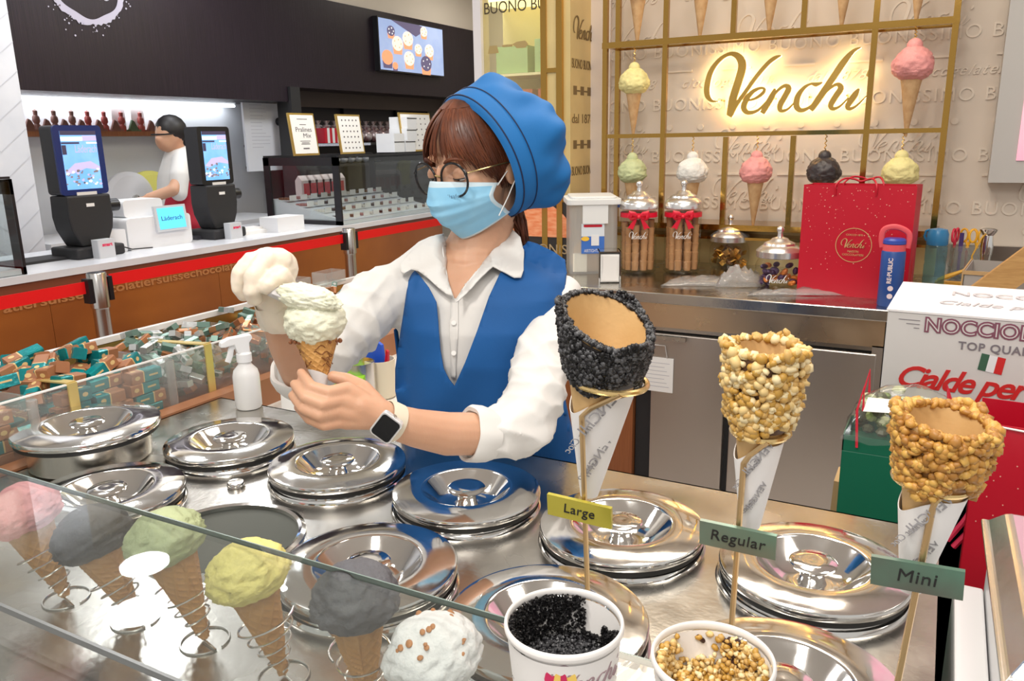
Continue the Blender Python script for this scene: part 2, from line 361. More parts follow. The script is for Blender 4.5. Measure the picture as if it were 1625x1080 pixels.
# side wall of the other shop, cream wall and wooden fascia
XF = -4.3
LW = mat('cool_white_wall', (.70, .72, .76), .45, noise_scale=1.5, noise_amt=.08)
struct(MB().box((-5.05, .2, 0), (-4.95, 7.5, 1.92)).build('wall_left', LW))
struct(MB().box((XF - .04, 2.0, 2.50), (XF - .02, 7.6, 3.0)).build('wall_left_upper', PLAST))
fas = struct(MB().box((XF, 2.62, 1.795), (XF - .65, 4.60, 2.55)).box((XF, 4.60, 1.90), (XF - .65, 7.35, 2.55)).build('trim_3', mat('dark_wenge', (.020, .011, .019), .36, col2=(.011, .006, .011), noise_scale=5, stretch=(40, 40, .6), bump=.4, bump_scale=6, spec=.35)))
led = struct(MB().box((-4.90, 2.4, 1.775), (-4.84, 4.6, 1.790)).build('trim_4', mat('cool_led', (.9, .95, 1), .5, emit=9)))
MARB = mat('white_marble', (.78, .79, .83), .25, col2=(.68, .70, .75), noise_scale=4)
pil = struct(MB().box((XF + .06, 2.30, 0), (XF - .6, 2.60, 3)).build('wall_pier', MARB))
mb = MB()
for i in range(14):
    z = .9 + i * .14; mb.add([(XF + .062, 2.30, z), (XF + .062, 2.45, z - .12), (XF + .062, 2.45, z - .115), (XF + .062, 2.30, z + .005)], [(0, 1, 2, 3)])
    mb.add([(XF + .062, 2.60, z), (XF + .062, 2.45, z - .12), (XF + .062, 2.45, z - .115), (XF + .062, 2.60, z + .005)], [(0, 1, 2, 3)])
mb.build('tile_joint', mat('joint_grey', (.6, .61, .66), .5), pil)
struct(MB().box((-5.2, .2, 0), (-4.6, 2.3, 3)).build('wall_far', mat('grey_tile', (.62, .64, .68), .4)))
struct(MB().box((-5.0, 7.36, 0), (-2.06, 7.5, 3)).build('wall_end', PLAST))
bh = tag(MB().ball((0, 0, 0), .028).cyl((-.06, .0, 0), (0, 0, 0), .01).build('door_knob', BLACK), 'small round black knob on the pale tiles beside the left-hand marble pier', 'knob'); bh.location = onX(4, 233, -4.56)
# reflection of a round emblem in the fascia gloss, modelled as pale flat shapes
em = thing('emblem_reflection', 'pale splash-edged round emblem with back-to-front lettering on the dark fascia', 'sign', M=faceX(onX(135, -34, XF) + Vector((.003, 0, 0))))
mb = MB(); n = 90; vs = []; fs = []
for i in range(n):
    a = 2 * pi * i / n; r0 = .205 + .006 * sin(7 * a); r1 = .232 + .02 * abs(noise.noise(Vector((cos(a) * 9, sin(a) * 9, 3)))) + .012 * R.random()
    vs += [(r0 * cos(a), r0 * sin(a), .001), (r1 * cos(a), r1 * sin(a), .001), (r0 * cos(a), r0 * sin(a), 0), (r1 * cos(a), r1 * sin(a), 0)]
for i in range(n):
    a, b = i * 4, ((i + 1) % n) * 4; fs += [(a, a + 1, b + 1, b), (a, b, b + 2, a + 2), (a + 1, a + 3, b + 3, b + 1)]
mb.add(vs, fs); mb.build('ring', mat('pale_marking', (.46, .43, .52), .5), em)  # flat pale colour stands for the mirror image
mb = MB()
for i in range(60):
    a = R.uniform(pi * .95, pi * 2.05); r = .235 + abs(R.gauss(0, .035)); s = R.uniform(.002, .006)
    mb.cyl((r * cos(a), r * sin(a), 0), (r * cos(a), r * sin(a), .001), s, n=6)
o = mb.build('reflected_drops', MATS['pale_marking'], em); o['kind'] = 'stuff'
o = text('lettering', 'ccofthe', Matrix.Translation((0, -.10, 0)) @ Matrix.Scale(-1, 4, (1, 0, 0)), MATS['pale_marking'], em, size=.09, extrude=.0006, shear=-.3)
# television on the fascia
a = onX(592, 28, XF); b = onX(697, 121, XF)
tv = thing('wall_screen', 'wall television on the dark fascia showing small cakes and pralines', 'television', (XF, a.y, b.z))
w_, h_ = b.y - a.y, a.z - b.z
MB().box((.0, -.012, -.012), (.05, w_ + .012, h_ + .012)).build('casing', BLACK, tv)
mb = MB().box((.05, 0, 0), (.052, w_, h_), 0)
mts = [mat('screen_blue', (.30, .40, .66), .4, emit=.7, col2=(.48, .58, .82), noise_scale=4), mat('screen_orange', (.85, .36, .18), .4, emit=.75), mat('screen_cream', (.95, .78, .66), .4, emit=.8), mat('screen_dark', (.14, .12, .22), .4, emit=.5), mat('screen_white', (1, 1, 1), .4, emit=.9)]
mb.prism([(.18 * w_, h_), (.55 * w_, .75 * h_), (.62 * w_, .82 * h_), (.68 * w_, .97 * h_), (.6 * w_, h_)], 0, .001, 3, faceX((.052, 0, 0)))
for cx, cy, r, kind in ((.26, .55, .10, 0), (.42, .68, .10, 0), (.43, .28, .10, 2), (.70, .22, .11, 1), (.76, .5, .09, 0), (.58, .5, .07, 2), (.10, .25, .10, 3), (.68, .88, .07, 0), (.17, .78, .07, 1), (.21, .10, .05, 3)):
    rr = r * w_; P = [(cx * w_ + rr * cos(t) * .8, cy * h_ + rr * sin(t) * .62) for t in [pi * 2 * i / 14 for i in range(14)]]
    mb.prism([(cx * w_ - rr * .75, cy * h_), (cx * w_ - rr * .6, cy * h_ - rr * .9), (cx * w_ + rr * .6, cy * h_ - rr * .9), (cx * w_ + rr * .75, cy * h_)], 0, .002, 3 if kind == 3 else 1, faceX((.052, 0, 0)))
    mb.prism(P, 0, .003, {0: 2, 1: 3, 2: 2, 3: 1}[kind], faceX((.052, 0, 0)))
    for q in range(5): mb.prism([(cx * w_ + rr * .5 * cos(q * 1.3) + .008 * cos(t), cy * h_ + rr * .35 * sin(q * 1.3) + .008 * sin(t)) for t in (0, 1.5, 3, 4.5)], 0, .004, 1 if kind != 1 else 4, faceX((.052, 0, 0)))
mb.build('screen', mts, tv)

# ------------------------------------------------------------------ gold rack with the hanging model cones
YG = 3.62
gx = [-1.44, -1.157, -.873, -.59, -.31, -.033]
rack = thing('brass_rack', 'tall polished brass grid rack in front of the lettered wall', 'rack', (0, YG, 0))
bw = .011
def bar(p, q, w=bw, name='bar', m=GOLD):
    p = Vector(p); q = Vector(q); lo = Vector(map(min, zip(p, q))) - Vector((w, w, w)); hi = Vector(map(max, zip(p, q))) + Vector((w, w, w))
    return MB().box(lo, hi).build(name, m, rack)
ZB = 1.125
for i in (0, 1, 4, 5): bar((gx[i], 0, ZB), (gx[i], 0, 2.6), name='upright')
for i in (2, 3): bar((gx[i], 0, ZB), (gx[i], 0, 1.505 - 2 * bw), name='upright'); bar((gx[i] + .01, 0, 1.905 + 2 * bw), (gx[i] + .01, 0, 2.6), name='upright')
for z, s in ((1.505, .009), (1.905, .013), (2.4, .013)): bar((gx[0], 0, z), (gx[5], 0, z), s, 'crossbar')
bar((gx[0], .16, 1.125), (gx[0], .16, 2.6), name='rear_upright'); bar((gx[5], .16, 1.125), (gx[5], .16, 2.6), name='rear_upright')
for z in (1.905, 2.4): bar((gx[0], .16, z), (gx[5], .16, z), .008, 'rear_crossbar'); bar((gx[0], 0, z), (gx[0], .16, z), .008, 'tie_bar'); bar((gx[5], 0, z), (gx[5], .16, z), .008, 'tie_bar')
MB().box((gx[0] - .02, -.02, 1.09), (gx[5] + .02, .20, 1.115)).build('base_shelf', GOLD, rack)
MB().box((gx[0] - .02, .12, .92), (gx[5] + .02, .20, 1.09)).build('base_panel', GP, rack)
MB().box((gx[0] - .02, -.03, 1.05), (gx[5] + .02, .12, 1.062)).build('base_shelf', GOLD, rack)
# sign
sg = thing('shop_sign', 'large backlit gold script sign on the lettered wall', 'sign', M=faceY((-.665, YW - .05, 1.715)))
logo(MB(), .70, .014, Matrix.Translation((0, 0, .0)), bold=1.05).build('gold_lettering', mat('sign_gold', (.50, .32, .06), .35, .25), sg)
logo(MB(), .70, .004, Matrix.Translation((0, 0, -.012)), bold=.95).build('light_strip', mat('sign_glow', (1, .74, .36), .5, emit=11), sg)
mb = MB()
for x in (-.28, -.05, .1, .25): mb.cyl((x, -.06, -.05), (x, -.06, 0), .004, n=6)
mb.build('standoff', GOLDM, sg)
WAF = mat('wafer', (.62, .40, .20), .7, col2=(.52, .31, .14), noise_scale=40, bump=.3, bump_scale=150)
def scoopmat(n, c, c2=None, sp=.5, r=.6): return mat(n, c, r, bump=.8, bump_scale=170, col2=c2 or tuple(x * .82 for x in c), noise_scale=16, spec=sp)
def dome_mb(r, h, seed, amp=.10, n=64, top=.75, fine=1.0):
    """crinkled scoop of gelato, lip at z=0, crown at z=h"""
    mb = MB(); vs = []; fs = []; m = 38
    for k in range(m + 1):
        t = k / m; a = -pi * .42 + t * (pi * .92)
        for i in range(n):
            b = 2 * pi * i / n; rr = cos(a); zz = sin(a)
            p = Vector((rr * cos(b), rr * sin(b), zz * 1.0))
            q = noise.fractal(p * 1.8 + Vector((seed, seed, 0)), 1, 2, 2) * .09
            rid = 1 - abs(noise.noise(Vector((p.x * 3 + seed, p.y * 3, p.z * 5)))) * 2
            fold = 1 - abs(noise.noise(Vector((p.x * 3.2 + seed, p.y * 3.2 + q * 6, p.z * 4.5 + seed)) + Vector((0, 0, 1)) * q * 5)) * 4.5
            f = (1 + q + amp * .35 * rid + amp * .38 * max(-1, fold) + amp * .28 * fine * noise.noise(p * 12 + Vector((0, seed, 0))))
            z = zz * (h * .62 if zz > 0 else h * .40)
            vs.append((r * f * rr * cos(b), r * f * rr * sin(b), z * (1 + q * .6) + h * .38))
    for k in range(m):
        for i in range(n): j = (i + 1) % n; fs.append((k * n + i, k * n + j, (k + 1) * n + j, (k + 1) * n + i))
    mb.add(vs, fs, 0, None, True); mb.add([vs[i] for i in range(n)], [tuple(range(n))[::-1]]); mb.add([vs[m * n + i] for i in range(n)], [tuple(range(n))])
    return mb
def hang_cone(col, name, label, x, ztop, seed, group='model gelato cones hanging in the brass rack', zc=None, s=1.0):
    """ztop: z of the crossbar it hangs from"""
    t = thing('model_cone', label, 'gelato cone', (x, YG, zc - .0), R.uniform(0, 6), group)
    dome_mb(.066 * s, .118 * s, seed).build('scoop', col, t, sharp=180)
    mb = MB(); mb.ball((0, 0, .116 * s), .026 * s, n=8); mb.build('top_ball', col, t)
    MB().lathe([(.036 * s, .012), (.034 * s, 0), (.030 * s, -.02), (.004, -.185 * s), (.0005, -.19 * s)], 24).build('wafer_cone', WAF, t)
    MB().tube([(0, 0, .140 * s)] + [(.004 * sin(k * 1.6), .004 * cos(k * 1.6), .140 * s + (ztop - zc - .140 * s) * k / 14) for k in range(1, 15)], .0022, 5).build('hanging_chain', GOLDM, t)
    return t
SC = {'yellow': scoopmat('lemon_gelato', (.84, .76, .34)), 'pink': scoopmat('pink_gelato', (.86, .36, .34)), 'green': scoopmat('pistachio_gelato', (.56, .62, .34)),
      'white': scoopmat('white_gelato', (.86, .85, .80)), 'black': scoopmat('dark_gelato', (.035, .028, .03), (.06, .05, .05), r=.35), 'peach': scoopmat('peach_gelato', (.85, .45, .35))}
def zat(u, v): return onY(u, v, YG)
for u, v, c, lab, s in ((1006, 143, 'yellow', 'model cone with pale yellow scoop hanging left of the gold script sign', 1.0), (1447, 120, 'pink', 'model cone with two-tone pink scoop hanging right of the gold script sign', 1.12)):
    p = zat(u, v); hang_cone(SC[c], 'c', lab, p.x, 1.895, u * .01, zc=p.z - .02, s=s)
for u, v, c, lab in ((1003, 284, 'green', 'model cone with green scoop hanging above the first tall jar'), (1098, 284, 'white', 'model cone with white scoop hanging above the second tall jar'),
                  (1199, 284, 'pink', 'model cone with pink scoop hanging above the small glass jars'), (1306, 285, 'black', 'model cone with black scoop hanging above the red paper bag'),
                  (1427, 287, 'yellow', 'model cone with yellow scoop hanging over the edge of the red paper bag')):
    p = zat(u, v); hang_cone(SC[c], 'c', lab, p.x, 1.497, u * .013, zc=p.z - .02)
for i, (u, c) in enumerate(((1012, 'pink'), (1112, 'green'), (1222, 'white'), (1337, 'yellow'), (1455, 'yellow'))):
    p = zat(u, 20); hang_cone(SC[c], 'c', 'model cone in the top row of the rack, scoop above the photo', p.x, 2.39, i * 1.7, group='model cones of the top rack row', zc=1.93 + .155)
# ================================================================== back counter with refrigerator doors
ZC = .92; YC = 2.92
bc = thing('fridge_counter', 'long stainless steel refrigerated counter below the gold rack', 'counter', (0, YC, 0))
XR = onY(1400, 560, YC).x
MB().box((-1.85, 0, ZC - .042), (1.4, .92, ZC)).build('worktop', STEEL, bc, bevel=.004)
MB().box((-1.85, .90, ZC), (1.4, .925, ZC + .12)).build('upstand', STEEL, bc)
xl = onY(1002, 650, YC).x; xm = onY(1148, 700, YC).x; xr = onY(1383, 640, YC).x
MB().box((xl - .0, .03, .78), (XR, .06, ZC - .042)).build('fascia_panel', mat('fascia_steel', (.80, .62, .42), .3, 1, rough_var=.05), bc)
MB().box((xl - .0, .055, .08), (XR, .85, .785)).build('body', BLACKM, bc)
MB().box((xl - .02, .035, .765), (XR, .055, .785)).build('rail', STEEL, bc)
for x0, x1 in ((xl + .07, xm - .012), (xm + .012, xr)):
    d = MB().box((x0, .025, .10), (x1, .06, .755)).build('door', STEELV, bc, bevel=.004)
    MB().box((x0 + .02, .0, .735), (x0 + .14, .026, .752)).build('handle', STEEL, d)
MB().box((XR + .02, .03, .06), (1.4, .85, .875)).build('side_cabinet', STEELV, bc)
MB().box((XR - .035, .03, .1), (XR, .06, .785)).build('frame', STEELV, bc)
wd = mat('brown_laminate', (.33, .115, .04), .4, col2=(.26, .085, .03), noise_scale=6, stretch=(30, 30, 1))
tag(MB().box((-1.59, YC + .03, 0), (xl - .005, YC + .8, ZC - .043)).build('wooden_cupboard', wd), 'brown wooden cupboard beside the steel refrigerator doors', 'cupboard')
nt_ = tag(MB().box((0, 0, 0), (.125, .002, .14)).build('paper_note', PAPER), 'white paper note hanging on the steel refrigerator door', 'note'); p = onY(1018, 618, YC + .012); nt_.location = (p.x, YC + .018, p.z)
mb = MB()
for i in range(7): mb.box((.012, -.0005, .02 + i * .016), (.11 - .01 * (i % 3), 0, .022 + i * .016))
mb.build('written_lines', mat('grey_ink', (.5, .5, .55), .6), nt_)
MB().tube([(.03, 0, .14), (.03, -.002, .19), (.09, -.002, .19), (.10, 0, .14)], .0025, 6).build('wire_clip', CHROME, nt_)

# ------------------------------------------------------------------ jars
JG = glassmat('jar_glass', (.97, .97, .96), 1.2, .03)
ALU = mat('spun_aluminium', (.80, .79, .78), .25, .9)
BIS = mat('rolled_wafer', (.50, .27, .12), .6, col2=(.38, .19, .08), noise_scale=14, bump=.2)
RIB = mat('red_ribbon', (.75, .01, .04), .35)
def alu_lid(t, r, z, s=1):
    MB().lathe([(r * 1.03, z - .012), (r * 1.06, z - .01), (r * 1.06, z + .012), (r * .98, z + .020), (r * .80, z + .032), (r * .74, z + .034), (r * .70, z + .042), (r * .42, z + .053), (r * .36, z + .060), (r * .14, z + .066), (r * .12, z + .078), (r * .001, z + .080)], 36).build('lid', ALU, t)
    MB().ball((0, 0, z + .093), .0145, n=8).lathe([(.008, z + .078), (.012, z + .081), (.008, z + .084)], 16).build('lid_knob', ALU, t)
def tall_jar(u, label):
    p = onZ(u, 432, ZC); t = thing('biscuit_jar', label, 'jar', (p.x, p.y, ZC), R.uniform(-.1, .1), 'tall ribboned jars of rolled wafers')
    r = .078; h = .285
    MB().lathe([(.02, .004), (r * .9, .002), (r, .012), (r, h * .86), (r * .93, h * .92), (r * .90, h)], 40, cap=False).build('glass', JG, t)
    MB().lathe([(r * .9, .003), (r * .97, .012), (r * .9, .016), (.001, .013)], 32).build('glass_base', JG, t)
    alu_lid(t, r, h + .006)
    for i in range(13):
        a = 2 * pi * i / 9 + R.uniform(-.1, .1); rr = .055 if i < 9 else .02; a = a if i < 9 else i * 1.7
        h2 = R.uniform(.18, .235); x, y = rr * cos(a), rr * sin(a)
        mb = MB(); n = 5; pr = []
        for k in range(n): z = .018 + h2 * k / n; pr += [(.0135, z), (.0165, z + h2 / n * .92), (.0138, z + h2 / n * .96)]
        mb.lathe(pr, 12); mb.build('rolled_wafer', BIS, t, M=Matrix.Translation((x, y, 0)) @ Matrix.Rotation(R.uniform(-.04, .04), 4, 'X'))
    rb = MB().lathe([(r * 1.0, h * .86), (r * 1.03, h * .86), (r * 1.02, h * .93), (r * .97, h * .93)], 36).build('ribbon', RIB, t)
    Mf = faceY((0, 0, 0)); ang = atan2(-p.y, -p.x) + pi / 2
    Tb = Matrix.Rotation(ang - t.rotation_euler.z, 4, 'Z') @ Matrix.Translation((0, -r * 1.04, h * .88)) @ faceY((0, 0, 0))
    mb = MB()
    for sx in (-1, 1):
        mb.tube([(0, 0, .003), (sx * .018, .014, .010), (sx * .036, .017, .008), (sx * .040, .0, .006), (sx * .030, -.012, .006), (sx * .012, -.006, .006), (0, 0, .004)], [.003, .009, .012, .012, .010, .006, .003], 8, flat=.35)
        mb.add([(sx * .004, 0, .004), (sx * .014, -.002, .006), (sx * .048, -.048, .004), (sx * .036, -.047, .006), (sx * .024, -.055, .002)], [(0, 1, 2, 3, 4) if sx < 0 else (4, 3, 2, 1, 0)])
    mb.ball((0, 0, .007), .009, n=6); mb.build('bow', RIB, rb, M=Tb)
    logo(MB(), .082, .0006, Matrix.Rotation(ang - t.rotation_euler.z, 4, 'Z') @ Matrix.Translation((0, -r * 1.01, h * .60)) @ faceY((0, 0, 0)), bend=r, bold=.9).build('white_lettering', PAPER, t)
tall_jar(1012, 'tall ribboned jar of rolled wafers beside the plastic tub'); tall_jar(1081, 'tall ribboned jar of rolled wafers beside the small gold-filled jar')
GF = mat('gold_foil', (.80, .50, .12), .3, .8, col2=(.45, .22, .05), noise_scale=30)
def low_jar(u, v, label, kind):
    p = onZ(u, v, ZC); t = thing('sweet_jar', label, 'jar', (p.x, p.y, ZC), 0, 'small glass sweet jars')
    r = .088; h = .125
    MB().lathe([(.02, .004), (r * .85, .002), (r * .97, .02), (r, .05), (r * .98, .09), (r * .86, .112), (r * .86, h)], 40, cap=False).build('glass', JG, t)
    alu_lid(t, r * .93, h + .006)
    for i in range(70 if kind else 26):
        rr = r * .8 * sqrt(R.random()); a = R.uniform(0, 6.3); z = .012 + R.random() * .075
        M = Matrix.Translation((rr * cos(a), rr * sin(a), z)) @ Matrix.Rotation(R.uniform(0, 6), 4, Vector((R.random(), R.random(), R.random())))
        if kind: MB().box((-.011, -.011, -.003), (.011, .011, .003)).build('gold_chocolate', GF, t, M=M)
        else: MB().ball((0, 0, 0), .011, n=5, sc3=(1.6, 1, 1)).build('wrapped_sweet', mat('orange_foil', (.72, .22, .04), .3, .3) if i % 3 == 0 else mat('purple_foil', (.10, .05, .12), .35, .3), t, M=M)
    ang = atan2(-p.y, -p.x) + pi / 2
    if not kind: logo(MB(), .085, .0006, Matrix.Rotation(ang, 4, 'Z') @ Matrix.Translation((0, -r * 1.01, .045)) @ faceY((0, 0, 0)), bend=r, bold=.9).build('white_lettering', PAPER, t)
low_jar(1156, 424, 'small glass jar of gold wrapped squares with a domed metal lid', 1)
low_jar(1233, 455, 'small glass jar of dark and orange sweets with white script lettering', 0)
# ------------------------------------------------------------------ plastic tub
TUB = glassmat('milky_plastic', (.93, .94, .93), 1.0, .15, .55, (.86, .87, .86))
p = onZ(935, 428, ZC); t = thing('plastic_tub', 'large milky plastic storage tub with a white lid and a blue label', 'tub', (p.x, p.y + .02, ZC), radians(28))
MB().rbox((-.105, -.13, 0), (.105, .13, .30), .03).build('body', TUB, t)
MB().rbox((-.118, -.145, .30), (.118, .145, .325), .03).rbox((-.10, -.125, .325), (.10, .125, .335), .03).build('lid', mat('white_lid', (.80, .82, .82), .4), t, bevel=.003)
MB().box((-.05, -.139, .22), (.06, -.131, .30)).build('clip', MATS['white_lid'], t)
l = MB().box((-.055, -.1325, .09), (.045, -.131, .22)).build('label', mat('label_blue', (.05, .17, .58), .4), t)
MB().box((-.055, -.1332, .165), (.045, -.1326, .22)).build('label_sky', mat('label_sky', (.72, .78, .84), .4), l)
mb = MB().rbox((-.045, -.1342, .205), (.035, -.1333, .216), .004, axis=1); mb.build('label_red_band', RED, l)
MB().box((-.012, -.1345, .125), (.022, -.1334, .172)).build('label_jug', WHITE, l)
MB().prism([(.018 * cos(a) - .038, .01 * sin(a)) for a in [k * .52 for k in range(12)]], 0, .001, M=faceY((0, -.1335, .155))).build('label_yellow_patch', mat('label_yellow', (.9, .55, .05), .5), l)
mb = MB(); meshinto(mb, textmesh('AIRTIGHT 12', size=.02, extrude=.0004, width=.075), faceY((-.005, -.1335, .096))); mb.build('label_lettering', WHITE, l)
MB().lathe([(.001, .005), (.085, .005), (.09, .05), (.08, .10), (.03, .145), (.001, .15)], 20).build('brown_sugar', mat('brown_sugar', (.62, .40, .22), .9, bump=.5, bump_scale=300), t)
MB().box((-.09, -.128, .01), (-.03, -.10, .09)).build('scoop', mat('ivory_plastic', (.82, .78, .68), .5), t)
MB().box((.108, -.02, .278), (.150, .02, .298)).build('blue_clip', mat('blue_clip', (.05, .10, .35), .5), t)
# napkin holder
p = onZ(988, 440, ZC); t = thing('napkin_holder', 'chrome napkin dispenser between the plastic tub and the tall jars', 'dispenser', (p.x, p.y - .15, ZC), radians(26))
MB().box((-.045, 0, 0), (-.04, .10, .13)).box((.04, 0, 0), (.045, .10, .13)).box((-.045, 0, .125), (.045, .10, .13)).box((-.045, .095, 0), (.045, .10, .13)).build('case', CHROME, t)
mb = MB()
for i in range(9): mb.box((-.038, .002 + i * .009, .004), (.038, .008 + i * .009, .118 - .003 * (i % 2)))
mb.build('napkins', PAPER, t)['kind'] = 'stuff'
mb = MB().prism([(-.036, 0), (.036, 0), (.028, .04), (.034, .1), (-.03, .105), (-.028, .05)], 0, .006, M=faceY((0, 0, .01))); mb.build('front_napkin', PAPER, t)
# clear film bags lying on the worktop
FILM = glassmat('crinkled_film', (.96, .96, .96), 2.2, .12, .25, (.9, .9, .9))
def film(u0, u1, v, w, h, label, seed, tall=.03):
    a = onZ(u0, v, ZC); b = onZ(u1, v, ZC); mb = MB(); n = 14; m = 7; vs = []
    for j in range(m):
        for i in range(n):
            s_, t_ = i / (n - 1), j / (m - 1); e = sin(pi * s_) ** .5 * sin(pi * t_) ** .5
            p = a.lerp(b, s_); p = p + Vector((0, (t_ - .5) * w, 0)); p.z = ZC + .003 + tall * e * (.5 + abs(noise.noise(Vector((s_ * 5 + seed, t_ * 4, seed)))) * 1.1)
            vs.append(p)
    c = sum(vs, Vector()) / len(vs)
    fs = [(j * n + i, j * n + i + 1, (j + 1) * n + i + 1, (j + 1) * n + i) for j in range(m - 1) for i in range(n - 1)]
    o = mb.add([v_ - Vector((c.x, c.y, ZC)) for v_ in vs], fs, 0, None, True).build('film_bag', FILM); o.location = (c.x, c.y, ZC + .001)
    tag(o, label, 'plastic bag', 'clear film bags on the steel worktop'); s = o.modifiers.new('s', 'SOLIDIFY'); s.thickness = .0008
film(1060, 1160, 448, .2, 1, 'flat heap of clear film bags in front of the tall jars', 1, .03)
film(1140, 1212, 452, .14, 1, 'crumpled clear film bag standing up in front of the gold-filled jar', 5, .085)
film(1190, 1345, 466, .10, 1, 'long folded clear film bag under the front edge of the red paper bag', 9, .022)
# ------------------------------------------------------------------ red paper bag
a = onZ(1264, 463, ZC); b = onZ(1437, 478, ZC); wbag = (b - a).length
ang = atan2(b.y - a.y, b.x - a.x)
t = thing('paper_bag', 'big red paper carrier bag with gold round emblem on the steel worktop', 'bag', (a.x, a.y, ZC), ang)
hb = .40; D = .13
mb = MB().add([(0, 0, 0), (wbag, 0, 0), (wbag, D, 0), (0, D, 0), (0, 0, hb), (wbag, 0, hb), (wbag, D, hb), (0, D, hb), (.012, D / 2, hb), (wbag - .012, D / 2, hb), (.0, D / 2, 0), (wbag, D / 2, 0)],
              [(0, 1, 2, 3), (0, 1, 5, 4)[::-1] if False else (0, 1, 5, 4), (2, 3, 7, 6), (1, 11, 9, 5), (11, 2, 6, 9), (3, 10, 8, 7), (10, 0, 4, 8)])
o = mb.build('body', RED, t); s = o.modifiers.new('s', 'SOLIDIFY'); s.thickness = .0015; s.offset = -1
me_ = faceY((wbag * .5, -.001, hb * .47))
mb = MB(); n = 48; r = .062
vs = [(rr * cos(2 * pi * i / n), rr * sin(2 * pi * i / n), z) for z in (0, .001) for rr in (r, r - .0022) for i in range(n)]
fs = []
for i in range(n): j = (i + 1) % n; fs += [(2 * n + i, 2 * n + j, 3 * n + j, 3 * n + i), (i, j, 2 * n + j, 2 * n + i), (n + i, 3 * n + i, 3 * n + j, n + j)]
mb.add(vs, fs, 0, me_); logo(mb, .085, .001, me_ @ Matrix.Translation((0, .006, 0)), bold=.9)
meshinto(mb, textmesh('CIOCCO 1878', size=.009, extrude=.0004), me_ @ Matrix.Translation((0, .034, 0)))
meshinto(mb, textmesh('MAESTRI', size=.010, extrude=.0004), me_ @ Matrix.Translation((0, -.026, 0))); meshinto(mb, textmesh('CIOCCOLATIERI', size=.010, extrude=.0004), me_ @ Matrix.Translation((0, -.038, 0)))
mb.build('gold_emblem', mat('gold_print', (.75, .5, .22), .4, .4), t)
mb = MB()
for i in range(150):
    x = R.uniform(.01, wbag - .01); z = hb * (1 - R.random() ** 1.6 * .75) - .01; s_ = R.choice((.0007, .0011, .002)); mb.prism([(s_ * cos(k * 1.26), s_ * sin(k * 1.26)) for k in range(5)], 0, .0006, M=faceY((x, -.0004, z)))
mb.build('gold_specks', mat('pale_gold_print', (.85, .45, .35), .4), t)['kind'] = 'stuff'
for y, yy in ((0, -.004), (D, .004)):
    MB().tube(catmull([(wbag * .30, y - .002, hb - .035), (wbag * .30, y - .006, hb), (wbag * .36, y + .02, hb + .022), (wbag * .44, y + .035, hb + .020), (wbag * .5, y + .03, hb - .0), (wbag * .56, y + .035, hb + .02), (wbag * .62, y + .02, hb + .022), (wbag * .68, y - .006, hb), (wbag * .68, y - .002, hb - .035)][:4] + [(wbag * .5, y + .04, hb + .012)] + [(wbag * .60, y + .03, hb + .022), (wbag * .66, y - .004, hb), (wbag * .66, y - .002, hb - .035)], 4), .0035, 8).build('handle', RED, t)
# blue flask
p = onZ(1410, 484, ZC); t = thing('drinks_flask', 'blue drinks flask with a coral neck band and loop handle before the red bag', 'flask', (p.x, p.y, ZC), 0)
FB = mat('flask_blue', (.02, .075, .30), .35); CO = mat('coral_plastic', (.80, .10, .12), .4)
MB().lathe([(.036, 0), (.0385, .004), (.0385, .185), (.036, .19)], 32).build('body', FB, t)
MB().lathe([(.036, .19), (.036, .212), (.034, .212)], 32).build('neck_band', CO, t)
MB().lathe([(.034, .212), (.037, .214), (.036, .226), (.03, .232), (.001, .233)], 32).build('cap', mat('cap_blue', (.03, .07, .40), .35), t)
MB().tube(catmull([(-.037, 0, .20), (-.042, 0, .235), (-.034, 0, .262), (.0, 0, .270), (.034, 0, .256), (.044, 0, .235), (.040, 0, .20)], 4), .0055, 8, flat=1.7).build('loop_handle', CO, t)
ang = atan2(-p.y, -p.x) + pi / 2
mb = MB(); meshinto(mb, textmesh('RE·PUBLIC', size=.019, extrude=.0004, bold=.0006), Matrix.Rotation(ang, 4, 'Z') @ Matrix.Translation((0, -.0395, .125)) @ faceY((0, 0, 0)) @ Matrix.Rotation(pi / 2, 4, 'Z'))
for z in (.065, .038): mb.cyl(Matrix.Rotation(ang, 4, 'Z') @ Vector((0, -.038, z)), Matrix.Rotation(ang, 4, 'Z') @ Vector((0, -.0392, z)), .009, n=14)
mb.build('pale_marking', mat('pale_pink_print', (.85, .7, .72), .5), t)
# clear blue bottle
p = onZ(1480, 452, ZC); t = thing('water_bottle', 'clear pale blue water bottle with a blue screw cap on the worktop', 'bottle', (p.x, p.y - .15, ZC), 0)
BG = glassmat('blue_clear', (.52, .74, .82), 1.6, .04, .10, (.5, .75, .85))
MB().lathe([(.034, 0), (.037, .006), (.037, .10), (.035, .11), (.037, .12), (.037, .17), (.033, .18)], 32).build('body', BG, t)
MB().lathe([(.0345, .175), (.0365, .18), (.0365, .215), (.030, .232), (.012, .236), (.001, .236)], 32).build('cap', mat('cap_petrol', (.03, .20, .42), .25), t)
MB().tube([(-.036, 0, .19), (-.044, 0, .205), (-.040, 0, .225), (-.028, 0, .23)], .0045, 8).build('carry_loop', MATS['cap_petrol'], t)
